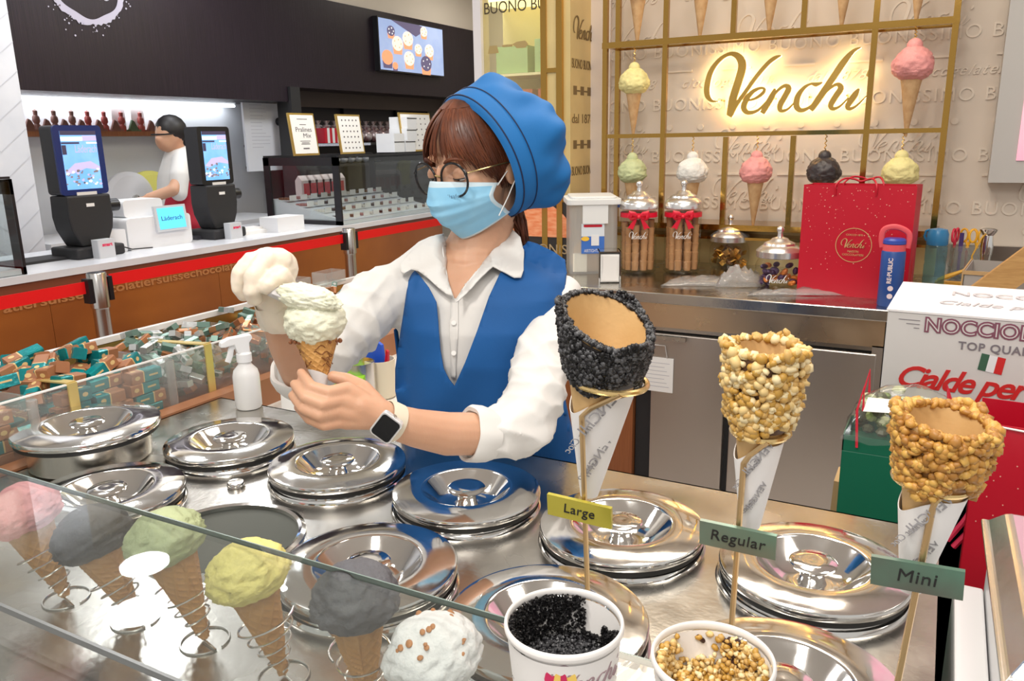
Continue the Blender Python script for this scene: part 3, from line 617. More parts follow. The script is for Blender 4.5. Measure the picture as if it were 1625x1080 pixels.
# pot of scissors, scoop
p = onZ(1528, 432, ZC); t = thing('tool_pot', 'clear square pot of scissors and pens behind the brown carton', 'pot', (p.x, p.y - .12, ZC), .2)
MB().box((-.05, -.04, 0), (.06, -.037, .13)).box((-.05, .037, 0), (.06, .04, .13)).box((-.05, -.04, 0), (-.047, .04, .13)).box((.057, -.04, 0), (.06, .04, .13)).box((-.05, -.04, 0), (.06, .04, .003)).build('pot_walls', ACRYL, t)
def scissors(x, col, rot, label, z=.125, base=None):
    s = thing('scissors', label, 'scissors', (t.location.x + x, t.location.y + .0, ZC + .004), rot, 'scissors in the clear pot')
    m = mat('grip_' + label.split()[0], col, .4)
    for sx in (-1, 1):
        pts = [(sx * .017 + .015 * cos(a), 0, .165 + .026 * sin(a)) for a in [k * pi / 8 for k in range(16)]]
        MB().tube(pts, .0045, 8, closed=True).tube([(sx * .008, 0, .143), (-sx * .003, 0, .115)], .005, 8).build('grip', m, s)
        MB().prism([(-sx * .006, .10), (sx * .001, .115), (-sx * .001, .0), (-sx * .003, 0)][::(-1 if sx > 0 else 1)], 0, .0015, M=faceY((0, sx * .001, .0))).build('blade', CHROME, s)
scissors(.035, (.9, .50, .03), .3, 'yellow handled scissors upright in the clear pot nearest the metal scoop'); scissors(.002, (.85, .42, .02), -.4, 'amber handled scissors upright in the clear pot with dark pivot'); scissors(-.045, (.75, .03, .08), 1.2, 'red handled scissors upright in the clear pot against the blue bottle')
tag(MB().cyl((0, 0, 0), (0, 0, .16), .006).box((-.008, -.008, .1), (.008, .008, .175)).build('marker_pen', mat('dark_violet', (.06, .03, .16), .4)), 'dark violet marker upright in the clear pot between red and yellow scissors', 'pen').location = (t.location.x - .022, t.location.y, ZC + .004)
p = onZ(1560, 445, ZC); t = thing('dough_cutter', 'shiny metal tool with a round flared end beside the yellow scissors', 'utensil', (p.x - .01, p.y - .18, ZC + .0), 0)
MB().lathe([(.020, .13), (.022, .16), (.018, .20), (.028, .215), (.030, .222), (.02, .226), (.001, .224)], 24).build('head', CHROME, t)
MB().lathe([(.016, 0), (.018, .12), (.020, .13)], 20).build('handle', CHROME, t)
MB().tube([(-.03, -.01, .06), (-.045, -.01, .12), (-.02, -.01, .19), (-.005, -.01, .215)], .006, 8, flat=.5).build('yellow_strap', mat('amber_plastic', (.75, .42, .05), .4), t)
p = onZ(1515, 448, ZC); o = tag(MB().tube([(-.06, -.0, .03), (-.03, 0, .045), (.02, 0, .07), (.05, 0, .10)], [.012, .016, .010, .006], 8, flat=.6).tube([(-.06, 0, .03), (-.035, .01, .01), (.02, .02, .012)], .009, 8).box((-.07, .02, 0), (.06, .06, .02)).build('tape_gun', MATS['amber_plastic']), 'amber plastic tool lying on a white tray behind the carton', 'tool'); o.location = (p.x, p.y - .15, ZC)
# grey-brown boxes at the corner
t = thing('cardboard_box', 'open brown cardboard box with grey side behind the white carton', 'box', (onY(1529, 440, 3.12).x, 3.12, ZC), -.1)
MB().box((0, 0, 0), (.40, .003, .115)).box((0, .3, 0), (.40, .303, .115)).box((0, 0, 0), (.003, .3, .115)).box((.397, 0, 0), (.40, .3, .115)).box((0, 0, 0), (.4, .3, .003)).build('walls', mat('grey_card', (.40, .37, .34), .8), t)
MB().box((-.004, -.004, .105), (.40, .0, .118)).box((-.006, -.003, 0), (-.001, .3, .118)).build('edge_strip', mat('kraft', (.52, .34, .16), .8), t)
a, b = onY(1560, 462, 2.9), onY(1640, 385, 2.9)
t = thing('wooden_lath', 'flat wooden bar leaning at the edge behind the white carton', 'wooden bar', (a.x, 2.98, ZC))
MB().prism([(-.12, 0), (0, 0), (.30, .31), (.30, .43)], 0, .03, M=faceY((0, 0, 0))).build('board', mat('pine_wood', (.62, .36, .13), .5, col2=(.50, .27, .09), noise_scale=6, stretch=(3, 3, 20)), t)
# ------------------------------------------------------------------ white carton
Yk = 1.74
tl = onY(1424, 494, Yk); bl = onY(1396, 640, Yk)
t = thing('white_carton', 'large white carton with red Italian lettering and a small flag', 'carton', (bl.x - .002, Yk, 0), radians(-3))
hc = tl.z
MB().box((0, 0, .297), (.62, .28, hc)).build('body', mat('white_carton_board', (.66, .64, .62), .6), t, bevel=.003)
MB().add([(-.002, -.002, hc), (.622, -.002, hc), (.622, .285, hc + .010), (-.002, .285, hc + .010), (-.002, -.002, hc + .004), (.622, -.002, hc + .004), (.622, .285, hc + .014), (-.002, .285, hc + .014)], [(0, 3, 2, 1), (4, 5, 6, 7), (0, 1, 5, 4), (1, 2, 6, 5), (2, 3, 7, 6), (3, 0, 4, 7)]).build('flap', mat('white_carton_flap', (.82, .80, .80), .6), t)
PUR = mat('purple_outline', (.22, .07, .11), .5); CRED = mat('carton_red', (.62, .02, .02), .5)
k = 1.0
def cy_(u, v): q = onY(u, v, Yk); return q.x - bl.x, q.z
x0, z0 = cy_(1468, 524)
mb = MB()
for s_, mi in ((.047, 0),):
    me = textmesh('NOCCIOLONE', size=.0385, extrude=.0004, align='LEFT', bold=.0024, spacing=1.02); meshinto(mb, me, faceY((x0, -.0012, z0)), 0)
    me = textmesh('NOCCIOLONE', size=.0385, extrude=.0006, align='LEFT', bold=-.0008, spacing=1.02); meshinto(mb, me, faceY((x0, -.0016, z0)), 1)
    x1, z1 = cy_(1522, 552)
    meshinto(mb, textmesh('TOP QUALITY', size=.022, extrude=.0004, align='LEFT', bold=.0004, spacing=1.1), faceY((x1, -.0012, z1)), 2)
for i in range(3): q0, z_ = cy_(1428 + 12 * i, 506 + 7 * i); q1, _ = cy_(1462, 510); mb.box((q0, -.001, z_), (q1, -.0005, z_ + .0012), 2)
mb.build('purple_lettering', [PUR, MATS['white_carton_board'], mat('grey_outline', (.2, .18, .2), .5)], t)
x2, z2 = cy_(1420, 609)
mb = MB(); meshinto(mb, textmesh('Cialde per gelato', size=.061, extrude=.0006, align='LEFT', shear=.38, bold=.0012, spacing=.88), faceY((x2, -.0012, z2))); mb.build('red_lettering', CRED, t)
x3, z3 = cy_(1553, 584); x4, z4 = cy_(1595, 562)
fl = MB(); fw_ = (x4 - x3) / 3; fh = .033
for i, mi in enumerate((0, 1, 2)):
    fl.add([(x3 + i * fw_, -.0014, z3 - .002 * i), (x3 + (i + 1) * fw_, -.0014, z3 - .002 * (i + 1)), (x3 + (i + 1) * fw_ + .004, -.0014, z3 + fh - .002 * (i + 1)), (x3 + i * fw_ + .004, -.0014, z3 + fh - .002 * i)], [(0, 1, 2, 3)], mi)
fl.build('flag', [mat('flag_green', (.04, .12, .07), .5), WHITE, CRED], t)
mb = MB(); meshinto(mb, textmesh('NOCCIOLONE  TOP', size=.05, extrude=.0004, align='LEFT'), basis((.10, .17, hc + .0125), (1, 0, 0), (0, 1, .03), (0, 0, 1))); meshinto(mb, textmesh('Cialde per gelato', size=.045, extrude=.0004, align='LEFT', shear=.3), basis((.08, .08, hc + .0085), (1, 0, 0), (0, 1, .03), (0, 0, 1))); mb.build('top_lettering', mat('faint_grey_print', (.55, .52, .54), .6), t)
# green bag with a bag of sweets on top
Yb = 1.60
a = onY(1345, 690, Yb); b = onY(1425, 700, Yb)
t = thing('green_bag', 'green paper carrier bag with red cord handles beside the white carton', 'bag', (a.x, Yb - .1, 0), 0)
GB = mat('green_card', (.005, .14, .075), .4); wb = .21; zt = onY(1345, 690, Yb - .1).z
MB().box((0, 0, .297), (wb, .12, zt - .03)).build('body', GB, t, bevel=.002)
MB().box((0, 0, zt - .03), (wb, .002, zt)).box((0, .118, zt - .03), (wb, .12, zt)).box((0, 0, zt - .03), (.002, .12, zt)).box((wb - .002, 0, zt - .03), (wb, .12, zt)).build('rim', GB, t)
for y in (.0, .12):
    MB().tube([(.025, y - .003, zt - .02), (.02, y - .004, zt + .05), (.028, y, zt + .095), (.03, y, zt + .05)], .0025, 6).build('handle', mat('red_cord', (.75, .03, .06), .5), t)
    MB().tube([(.17, y - .003, zt - .02), (.165, y - .004, zt + .05), (.160, y, zt + .08), (.170, y, zt + .05)], .0025, 6).build('handle', MATS['red_cord'], t)
t['label'] = 'green paper carrier bag with red cord handles beside the white carton'
tb = thing('sweet_packet', 'clear packet of green wrapped sweets with white label on the green bag', 'packet', (t.location.x + .008, Yb - .10, zt - .027), 0)
gm = [mat('sweet_green', (.24, .32, .12), .3, .3), mat('sweet_pale', (.55, .58, .35), .4), mat('sweet_dark', (.10, .11, .06), .4)]
for i in range(90):
    x = R.uniform(.015, wb - .035); y = R.uniform(.015, .105); hmax = .085 * sin(pi * (x + .03) / (wb + .04)) ** .6; z = R.uniform(.012, hmax)
    MB().ball((0, 0, 0), .011, n=4, sc3=(1.3, 1, .8)).build('wrapped_sweet', gm[i % 3], tb, M=Matrix.Translation((x, y, z + .01)) @ Matrix.Rotation(R.uniform(0, 6), 4, Vector((R.random(), R.random(), 1))))
mb = MB(); n = 14; vs = []; fs = []
for j in range(9):
    for i in range(n):
        u_, v_ = i / (n - 1), j / 8; z = .012 + .10 * (sin(pi * u_) ** .5) * (sin(pi * v_) ** .6) + .008 * noise.noise(Vector((u_ * 6, v_ * 6, 3)))
        vs.append((-.012 + u_ * (wb + .0), -.012 + v_ * .14, z + .008))
fs = [(j * n + i, j * n + i + 1, (j + 1) * n + i + 1, (j + 1) * n + i) for j in range(8) for i in range(n - 1)]
mb.add(vs, fs, 0, None, True).build('film', glassmat('packet_film', (.97, .97, .95), 2.0, .12, .07, (.9, .9, .88)), tb)
MB().add([(.022, -.002, .066), (.068, -.004, .070), (.072, .014, .090), (.027, .016, .088)], [(0, 1, 2, 3)]).build('label_sticker', PAPER, tb, M=Matrix.Translation((0, -.004, .012)))
# red bag right of it, and kraft piece
Yr = 1.45
a = onY(1545, 815, Yr); c = onY(1570, 632, Yr)
t = thing('red_bag', 'open red speckled paper bag in front of the white carton', 'bag', (onY(1548, 700, Yr).x, Yr, 0), radians(-4))
h1 = onY(1572, 632, Yr + .14).z; hf = onY(1590, 674, Yr).z
MB().box((0, 0, .3), (.28, .002, hf)).box((0, .14, .3), (.28, .142, h1)).box((0, 0, .3), (.002, .14, h1 - .03)).box((.278, 0, .3), (.28, .14, h1)).box((0, 0, .3), (.28, .14, .303)).build('body', RED, t)
mb = MB()
for i in range(60): x = R.uniform(.01, .27); z = R.uniform(hf - .2, hf - .01); mb.prism([(.0012 * cos(k * 1.26), .0012 * sin(k * 1.26)) for k in range(5)], 0, .0006, M=faceY((x, -.0004, z)))
mb.build('pale_specks', MATS['pale_gold_print'], t)['kind'] = 'stuff'
MB().tube([(.0, -.004, hf), (.12, -.006, hf - .006), (.27, -.004, hf - .002)], .0016, 6).build('pale_edge', PAPER, t)
t = thing('kraft_box', 'small brown card box standing low beside the green bag', 'box', (onY(1305, 800, 1.62).x, 1.62, 0), 0)
z_ = onY(1320, 762, 1.62).z
MB().add([(0, 0, .297), (.09, 0, .297), (.09, .08, .297), (0, .08, .297), (.018, 0, z_), (.09, 0, z_ - .005), (.09, .08, z_), (.018, .08, z_)], [(0, 3, 2, 1), (4, 5, 6, 7), (0, 1, 5, 4), (1, 2, 6, 5), (2, 3, 7, 6), (3, 0, 4, 7)]).build('box_body', mat('kraft', (.52, .34, .16), .8), t)
t = thing('dark_bag', 'dark paper bag with a pink ribbon loop between green bag and red bag', 'bag', (onY(1500, 800, 1.50).x, 1.50, 0), 0)
z_ = onY(1500, 770, 1.5).z
MB().box((0, 0, .3), (.10, .06, z_ - .02)).build('body', mat('dark_card', (.03, .035, .03), .5), t)
MB().tube([(.01, -.004, z_ - .10), (.03, -.006, z_ - .06), (.055, -.006, z_ + .01), (.05, -.004, z_ - .06), (.02, -.006, z_ - .11)], .005, 6).build('ribbon_loop', mat('pink_ribbon', (.8, .05, .12), .4), t)
# stand that carries these bags and the carton
tag(MB().box((-.13, 1.42, 0), (1.0, 2.15, .295)).build('low_stand', mat('dark_base', (.05, .045, .045), .6)), 'low dark stand under the carton and the bags', 'stand')
# ================================================================== gelato counter
ZG = .925
gc = thing('gelato_counter', 'stainless steel gelato counter with two rows of round wells', 'counter', (0, 0, ZG))
x0, x1, y0, y1 = -1.455, .045, .25, 1.252
rows_x1 = [-1.17, -.905, -.64, -.373, -.108]; rows_x2 = [-1.17, -.905, -.633, -.367, -.10]; Y1_, Y2_ = 1.017, .755
bm = bmesh.new(); H = (-.905, .755); n = 48; rh = .113
ring = [bm.verts.new((H[0] + rh * cos(2 * pi * i / n), H[1] + rh * sin(2 * pi * i / n), 0)) for i in range(n)]
outer = [bm.verts.new(p) for p in ((x0, y0, 0), (x1, y0, 0), (x1, y1, 0), (x0, y1, 0))]
es = [bm.edges.new((ring[i], ring[(i + 1) % n])) for i in range(n)] + [bm.edges.new((outer[i], outer[(i + 1) % 4])) for i in range(4)]
bmesh.ops.triangle_fill(bm, use_beauty=True, use_dissolve=False, edges=es)
bmesh.ops.recalc_face_normals(bm, faces=bm.faces)
for f in bm.faces:
    if f.normal.z < 0: f.normal_flip()
me = bpy.data.meshes.new('top'); bm.to_mesh(me); bm.free(); me.materials.append(STEEL)
top = bpy.data.objects.new('worktop', me); COL.objects.link(top); top.parent = gc
mb = MB().box((x0, y1 - .004, -.05), (x1, y1, 0)).box((x1 - .004, y0, -.05), (x1, y1, 0)).box((x0, y0, -.05), (x0 + .004, y1, 0)).box((x0, y0, -.05), (x1, y0 + .004, 0)); mb.build('edge_band', STEEL, gc)
MB().box((x0 + .03, y0 + .03, -ZG), (x1 - .03, y1 - .03, -.36)).box((x0 + .03, y1 - .05, -.36), (x1 - .03, y1 - .03, -.02)).build('cabinet_body', mat('counter_front', (.4, .36, .32), .4, .6), gc)
wl = mat('well_steel', (.34, .355, .33), .35, .15)
MB().lathe([(rh, .0), (rh, -.30), (.001, -.30)], 48, M=Matrix.Translation((H[0], H[1], 0)), cap=False).build('open_well', wl, gc)
MB().lathe([(rh - .004, -.002), (rh - .004, .004), (rh + .001, .006), (rh + .007, .004), (rh + .008, .0)], 64, M=Matrix.Translation((H[0], H[1], 0)), cap=False).build('well_ring', CHROME, gc)
def ringat(x, y): MB().lathe([(.104, .002), (.104, .010), (.108, .012), (.112, .009), (.113, .005), (.119, .006), (.121, .003), (.122, .0)], 64, M=Matrix.Translation((x, y, 0)), cap=False).build('well_ring', CHROME, gc)
MB().lathe([(.013, 0), (.015, .002), (.015, .007), (.013, .010), (.001, .0105)], 24, M=Matrix.Translation((-1.035, .902, 0))).build('drain_plug', CHROME, gc)
GREY = mat('gap_shade', (.012, .012, .012), .5)
def make_lid(r=.120):
    t = thing('well_lid', 'x', 'lid', (0, 0, 0), 0, 'round steel lids over the gelato wells'); k = r / .12
    prof = [(.100, .0), (.112, .002), (.1195, .003), (.120, .005), (.120, .011), (.1185, .0135), (.112, .0150), (.090, .0172), (.0745, .0182), (.0725, .0178), (.070, .016), (.050, -.006), (.034, -.0125), (.020, -.0130), (.001, -.0130)]
    MB().lathe([(a * k, b) for a, b in prof], 72, cap=False).build('plate', CHROME, t)
    MB().lathe([(.0185, -.013), (.0165, -.008), (.0155, .000), (.018, .006), (.028, .011), (.0305, .014), (.0305, .0165), (.028, .0185), (.012, .0188), (.001, .0185)], 40).build('lid_knob', CHROME, t)
    MB().lathe([(.110 * k, -.006), (.1165 * k, -.006), (.1165 * k, .0025), (.110 * k, .0025)], 64, cap=False).build('lid_gap_shade', GREY, t)  # near-black band painted as the shade in the gap under the lid
    return t
proto = make_lid()
first = True
spots = [(rows_x1[0], Y1_, 'steel lid in the back row between the spray bottle and the green tissue box'), (rows_x1[1], Y1_, 'steel lid in the back row under the hand with the watch'),
         (rows_x1[2], Y1_, 'steel lid in the back row reflecting the woman below her rolled sleeve'), (rows_x1[3], Y1_, 'steel lid in the back row behind the yellow Large tag'),
         (rows_x1[4], Y1_, 'steel lid in the back row between the Regular and Mini tags'), (rows_x2[0], Y2_, 'steel lid in the front row partly under the glass guard, near the pink cone'),
         (rows_x2[2], Y2_, 'steel lid in the front row beside the open well'), (rows_x2[3], Y2_, 'steel lid in the front row behind the cup of black crumbs'), (rows_x2[4], Y2_, 'steel lid in the front row behind the cup of chopped nuts')]
for x, y, lab in spots:
    ringat(x, y)
    o = proto if first else copy_tree(proto); first = False
    o.location = (x + R.uniform(-.002, .002), y + R.uniform(-.002, .002), ZG + .0145); o.rotation_euler = (R.uniform(-.006, .006), R.uniform(-.006, .006), R.uniform(0, 6)); o['label'] = lab
o = make_lid(.128); o.location = (-1.385, .875, ZG + .058); o['label'] = 'larger steel lid on the raised steel pot, beside the teal chocolates'
t = thing('steel_pot', 'shallow round steel pot standing on the counter under the largest lid', 'pot', (-1.385, .875, ZG))
MB().lathe([(.098, 0), (.106, .004), (.108, .05), (.106, .05), (.104, .006), (.001, .005)], 56).build('pot_body', mat('satin_steel', (.62, .60, .56), .25, 1), t)
# ------------------------------------------------------------------ glass guard with the cones behind it
GG = glassmat('guard_glass', (.93, .95, .94), 2.6, .015, .02, (.75, .8, .8))
ge = mat('glass_edge', (.22, .28, .26), .2)
t = thing('glass_guard', 'clear glass guard along the customer side of the gelato counter', 'glass screen', (0, 0, 0))
xa, xb = -1.5, .10
P0, P1, P2 = (.533, 1.100), (.349, 1.100), (.349, .930)
def sheet(a, b, th, name, m):
    d = Vector((0, b[0] - a[0], b[1] - a[1])).normalized(); nn = Vector((0, -d.z, d.y)) * th
    q = [Vector((x, p[0], p[1])) + o_ for x in (xa, xb) for p in (a, b) for o_ in (Vector(), nn)]
    return MB().add(q, [(0, 1, 3, 2), (4, 6, 7, 5), (0, 4, 5, 1), (2, 3, 7, 6), (0, 2, 6, 4), (1, 5, 7, 3)]).build(name, m, t)
MB().box((xa, P1[0], 1.094), (xb, P0[0], 1.1)).build('top_pane', GG, t); MB().box((xa, P1[0], .927), (xb, P1[0] + .005, 1.0935)).build('front_pane', GG, t); MB().box((xa, P1[0] + .006, .927), (xa + .005, P0[0], 1.0935)).build('end_pane', GG, t); MB().box((xb - .005, P1[0] + .006, .927), (xb, P0[0], 1.0935)).build('end_pane', GG, t)
MB().box((xa, P0[0], P0[1] - .006), (xb, P0[0] + .0015, P0[1])).build('polished_edge', ge, t)
MB().box((xa, P1[0] - .003, P1[1] - .006), (xb, P1[0], P1[1])).build('seam_bead', mat('grey_seal', (.16, .17, .17), .3), t)
WIRE = mat('holder_wire', (.75, .73, .70), .2, 1)
WAF2 = mat('waffle_tan', (.52, .28, .10), .65, col2=(.44, .22, .07), noise_scale=30)
def waffle(r, L, n=96, m=90, cell=.013, depth=.0019, lean=0, wrap=True):
    """waffle cone tip at the origin, opening at z=L, raised diagonal grid"""
    mb = MB(); vs = []; fs = []
    for k in range(m + 1):
        t = k / m; z = L * t; rr = .004 + (r - .004) * t
        for i in range(n):
            a = 2 * pi * i / n
            g = max(0, 1 - min(abs(((a * rr * 1.0 + z * .6) / cell) % 1 - .5), abs(((-a * rr + z * 1.1) / cell) % 1 - .5)) * 5)
            seam = .0016 if (a > 5.6 - t * 1.2) else 0
            vs.append(((rr + g * depth + seam) * cos(a), (rr + g * depth + seam) * sin(a), z))
    for k in range(m):
        for i in range(n): j = (i + 1) % n; fs.append((k * n + i, k * n + j, (k + 1) * n + j, (k + 1) * n + i))
    mb.add(vs, fs, 0, None, True); mb.add([vs[i] for i in range(n)], [tuple(range(n))[::-1]]); return mb
cones = [(105, 945, 30, 800, 'pink', 1.0, 'model cone with pink gelato in a spiral wire holder behind the glass guard'), (215, 978, 140, 838, 'black', 1.02, 'model cone with charcoal gelato in a wire holder between pink and green cones'),
         (325, 1012, 255, 842, 'green', .98, 'model cone with olive green gelato in a wire holder behind the glass guard'), (450, 1068, 388, 892, 'yellow', .96, 'model cone with yellow gelato in a wire holder behind the glass guard'),
         (585, 1120, 562, 930, 'black2', .95, 'model cone with slate grey gelato right of the yellow cone'), (735, 1180, 682, 1022, 'nutwhite', 1.02, 'model cone with white gelato streaked with brown behind the glass guard')]
SC['black2'] = scoopmat('slate_gelato', (.075, .075, .085), (.12, .12, .135)); SC['nutwhite'] = scoopmat('streaked_white_gelato', (.80, .79, .80), (.83, .82, .83))
SC['pink'] = scoopmat('strawberry_gelato', (.88, .36, .38)); SC['green'] = scoopmat('olive_gelato', (.44, .50, .28)); SC['yellow'] = scoopmat('custard_gelato', (.82, .72, .24)); SC['black'] = scoopmat('charcoal_gelato', (.045, .045, .05), (.08, .08, .09))
for i, (u0, v0, u1, v1, c, s, lab) in enumerate(cones):
    a = onZ(u0, v0, ZG + .004); bx = onY(u1, v1, a.y - .012); ax = (bx - a)
    L = ax.length
    M = aim(a, bx, i * 1.3)
    t = thing('model_cone', lab, 'gelato cone', group='model gelato cones behind the glass guard', M=M)
    Lc = L - .018
    waffle(.030 * s, Lc).build('waffle_cone', WAF2, t)
    dm = dome_mb(.0445 * s, .066 * s, 3.1 * i + 1, amp=.13, top=.6)
    dm.build('scoop', SC[c], t, sharp=180, M=Matrix.Translation((0, 0, Lc - .022)))
    if c == 'nutwhite':
        mb = MB()
        for q in range(26): a_ = R.uniform(0, 6.3); e = R.uniform(.2, 1.3); mb.ball((.043 * cos(a_) * cos(e), .043 * sin(a_) * cos(e), Lc - .0 + .046 * sin(e)), R.uniform(.002, .004), n=6, sc3=(1.8, 1, .6))
        mb.build('caramel_bits', mat('caramel', (.45, .18, .05), .4), t)['kind'] = 'stuff'
    # spiral wire holder
    h = thing('wire_holder', 'coiled steel wire cone holder standing behind the glass guard', 'cone holder', (a.x, a.y, ZG), 0, 'coiled wire cone holders')
    pts = [];  Mi = M.to_3x3()
    for k in range(90):
        q = k / 89; an = q * 2 * pi * 4.2 + i; rr = .006 + .022 * q; zz = .006 + Lc * .55 * q
        w = M @ Vector((rr * 1.18 * cos(an), rr * 1.18 * sin(an), zz)); pts.append(w - Vector((a.x, a.y, ZG)))
    MB().tube([(.028 * cos(k * .25), .028 * sin(k * .25), .0015) for k in range(25)] + [pts[0] * .5] + pts, .0013, 6).build('coil', WIRE, h)
# a small flat lamp-lit disc of steel beneath the cones
# ------------------------------------------------------------------ cone samples on gold wire stands
HW = mat('bronze_wire', (.62, .43, .22), .3, .9)
Yh = .50; ZT = 1.1005
PAPERW = mat('cone_sleeve_paper', (.80, .78, .77), .6)
def cluster_cover(rfun, z0, z1, N, size, seed, mats, clump=None, rj=.002, inner=True):
    """grains pressed round the outside of the wafer between z0 and z1"""
    rr_ = random.Random(seed); mb = MB()
    for i in range(N):
        a = rr_.uniform(0, 2 * pi); z = rr_.uniform(z0, z1)
        r = rfun(z, a) + rr_.uniform(-rj, rj * 1.5); s = size * rr_.uniform(.6, 1.35)
        M = Matrix.Translation((r * cos(a), r * sin(a), z)) @ Matrix.Rotation(rr_.uniform(0, 6.3), 4, Vector((rr_.random() - .5, rr_.random() - .5, rr_.random() - .5)).normalized()) @ Matrix.Diagonal((s * rr_.uniform(.8, 1.4), s, s * rr_.uniform(.6, 1), 1))
        mb.add([(1, 0, 0), (-1, 0, 0), (0, 1, 0), (0, -1, 0), (0, 0, 1), (0, 0, -1)] if size < .0028 else ICO[0], [(0, 2, 4), (2, 1, 4), (1, 3, 4), (3, 0, 4), (2, 0, 5), (1, 2, 5), (3, 1, 5), (0, 3, 5)] if size < .0028 else ICO[1], i % len(mats), M, size >= .0028)
    return mb
_b = bmesh.new(); bmesh.ops.create_icosphere(_b, subdivisions=1, radius=1); _b.verts.index_update()
ICO = ([tuple(v.co * (1 + .12 * R.uniform(-1, 1))) for v in _b.verts], [tuple(v.index for v in f.verts) for f in _b.faces]); _b.free()
def shell(rf, z0f, z1f, th, n=56, m=24):
    """open double-walled rim: outer radius rf(t,a), from z0f(a) to z1f(a), wall th"""
    mb = MB(); vs = []; fs = []
    for side in (0, 1):
        for k in range(m + 1):
            t = k / m
            for i in range(n):
                a = 2 * pi * i / n; z = z0f(a) + (z1f(a) - z0f(a)) * t; r = rf(z, a) - th * side; vs.append((r * cos(a), r * sin(a), z))
    o_ = (m + 1) * n
    for k in range(m):
        for i in range(n):
            j = (i + 1) % n; fs.append((k * n + i, k * n + j, (k + 1) * n + j, (k + 1) * n + i)); fs.append((o_ + k * n + j, o_ + k * n + i, o_ + (k + 1) * n + i, o_ + (k + 1) * n + j))
    for i in range(n): j = (i + 1) % n; fs.append((m * n + i, m * n + j, o_ + m * n + j, o_ + m * n + i)); fs.append((j, i, o_ + i, o_ + j))
    return mb.add(vs, fs, 0, None, True)
def sample(pxr, rpx, tip_px, top_l, top_r, word, sign_px, base_u, mats, size, N, rim_drop, label, slab, sgcol, d_shift=0, lowface=None, tilt=None, seed=3):
    """pxr ring centre pixel, rpx ring radius px; cone drawn along the axis tip->ring->rim centre"""
    C0 = onY(*pxr, Yh); dep = (C0 - EYE).dot(CF); k = dep / FPX
    tip = onY(*tip_px, Yh); rimc = onY((top_l[0] + top_r[0]) / 2, (top_l[1] + top_r[1]) / 2, Yh)
    L = (rimc - tip).length; M = aim(tip, rimc)
    # bring local +Y towards the viewer so the low lip of the cone faces the camera
    zax = (rimc - tip).normalized(); tov = (EYE - C0); tov = (tov - zax * tov.dot(zax)).normalized(); xax = tov.cross(zax).normalized()
    M = basis(tip, xax, tov, zax)
    rl = (C0 - tip).length; rring = rpx * k; rtop = (top_r[0] - top_l[0]) / 2 * k
    t = thing('cone_sample', label, 'wafer cone', M=M, group=None)
    zc0, drop = rim_drop
    def rf(z, a):
        q = z / rl
        return (.004 + (rring * .93 - .004) * min(q, 1)) if z < rl else rring * .93 + (rtop * .93 - rring * .93) * min(1.15, ((z - rl) / (L - rl))) ** .8
    top = lambda a: L - drop * (cos(a - radians(128)) * .5 + .5)
    shell(rf, lambda a: .004, top, .0028).build('wafer', mat('wafer_gold', (.66, .43, .19), .6, col2=(.56, .34, .13), noise_scale=22, bump=.3, bump_scale=90), t)
    # coating follows the slanted lip
    rr_ = random.Random(seed); mb = MB(); zlow = rl + zc0 * (L - rl)
    for i in range(N):
        a = rr_.uniform(0, 2 * pi); q = rr_.random()
        zt = top(a) + .001; z = zlow + .006 * sin(a * 3 + 1) + (zt - zlow) * q
        if i < N * .16: z = zt; rr0 = rf(z, a) - rr_.uniform(-.001, .0025)
        else: rr0 = rf(z, a) + size * .45 + rr_.uniform(0, size * .8)
        s = size * rr_.uniform(.6, 1.3)
        Mx = Matrix.Translation((rr0 * cos(a), rr0 * sin(a), z)) @ Matrix.Rotation(rr_.uniform(0, 6.3), 4, Vector((rr_.random() - .5, rr_.random() - .5, rr_.random() - .5)).normalized()) @ Matrix.Diagonal((s * rr_.uniform(.8, 1.5), s, s * rr_.uniform(.6, 1), 1))
        mb.add(ICO[0], ICO[1], i % len(mats), Mx, True)
    mb.build('crumb_coating', mats, t, sharp=180)['kind'] = 'stuff'
    shell(lambda z, a: rf(z, a) + .0012, lambda a: rl + (zlow - rl) * 1.0, lambda a: top(a) - .002, .001).build('chocolate_coat', mat('choc_coat_' + word, {'Large': (.015, .012, .012), 'Regular': (.10, .045, .02), 'Mini': (.30, .14, .04)}[word], .4), t)
    # paper sleeve, wrapped on a slant
    sl = shell(lambda z, a: rf(min(z, rl * .98), a) + .0022 + .0007 * sin(a * 2), lambda a: .0, lambda a: rl * (.93 - .20 * max(0, cos(a - .4)) ** 2), .0006).build('paper_sleeve', PAPERW, t)
    mb = MB()
    for (txt, q, da, sz, rot) in (('VENCHI', .80, .25, .20, -.95), ('Gourmet Cioc', .62, -.35, .13, -1.0), ('VENCHI', .40, .45, .16, -1.1), ('Gelato', .28, -.1, .13, -1.0)):
        z = rl * q; a = pi / 2 + da * .8; r = rf(z, a) + .0034
        Mt = Matrix.Translation((r * cos(a), r * sin(a), z)) @ basis((0, 0, 0), (-sin(a), cos(a), 0), (0, 0, 1), (cos(a), sin(a), 0)) @ Matrix.Rotation(rot + pi, 4, 'Z')
        Mt = basis(Vector((r * cos(a), r * sin(a), z)), (sin(a), -cos(a), 0), (0, 0, 1), (cos(a), sin(a), 0)) @ Matrix.Rotation(rot, 4, 'Z')
        meshinto(mb, textmesh(txt, size=rring * sz * 2.3, extrude=.0003, shear=.0 if txt == 'VENCHI' else .35, bold=.0), Mt)
    me_ = mb.build('sleeve_lettering', mat('faded_ink', (.30, .29, .30), .6), t)
    # stand: ring, rod, base, price tag
    h = thing('cone_stand', slab, 'cone stand', (C0.x, C0.y, ZT))
    rel = lambda p: Vector(p) - Vector((C0.x, C0.y, ZT))
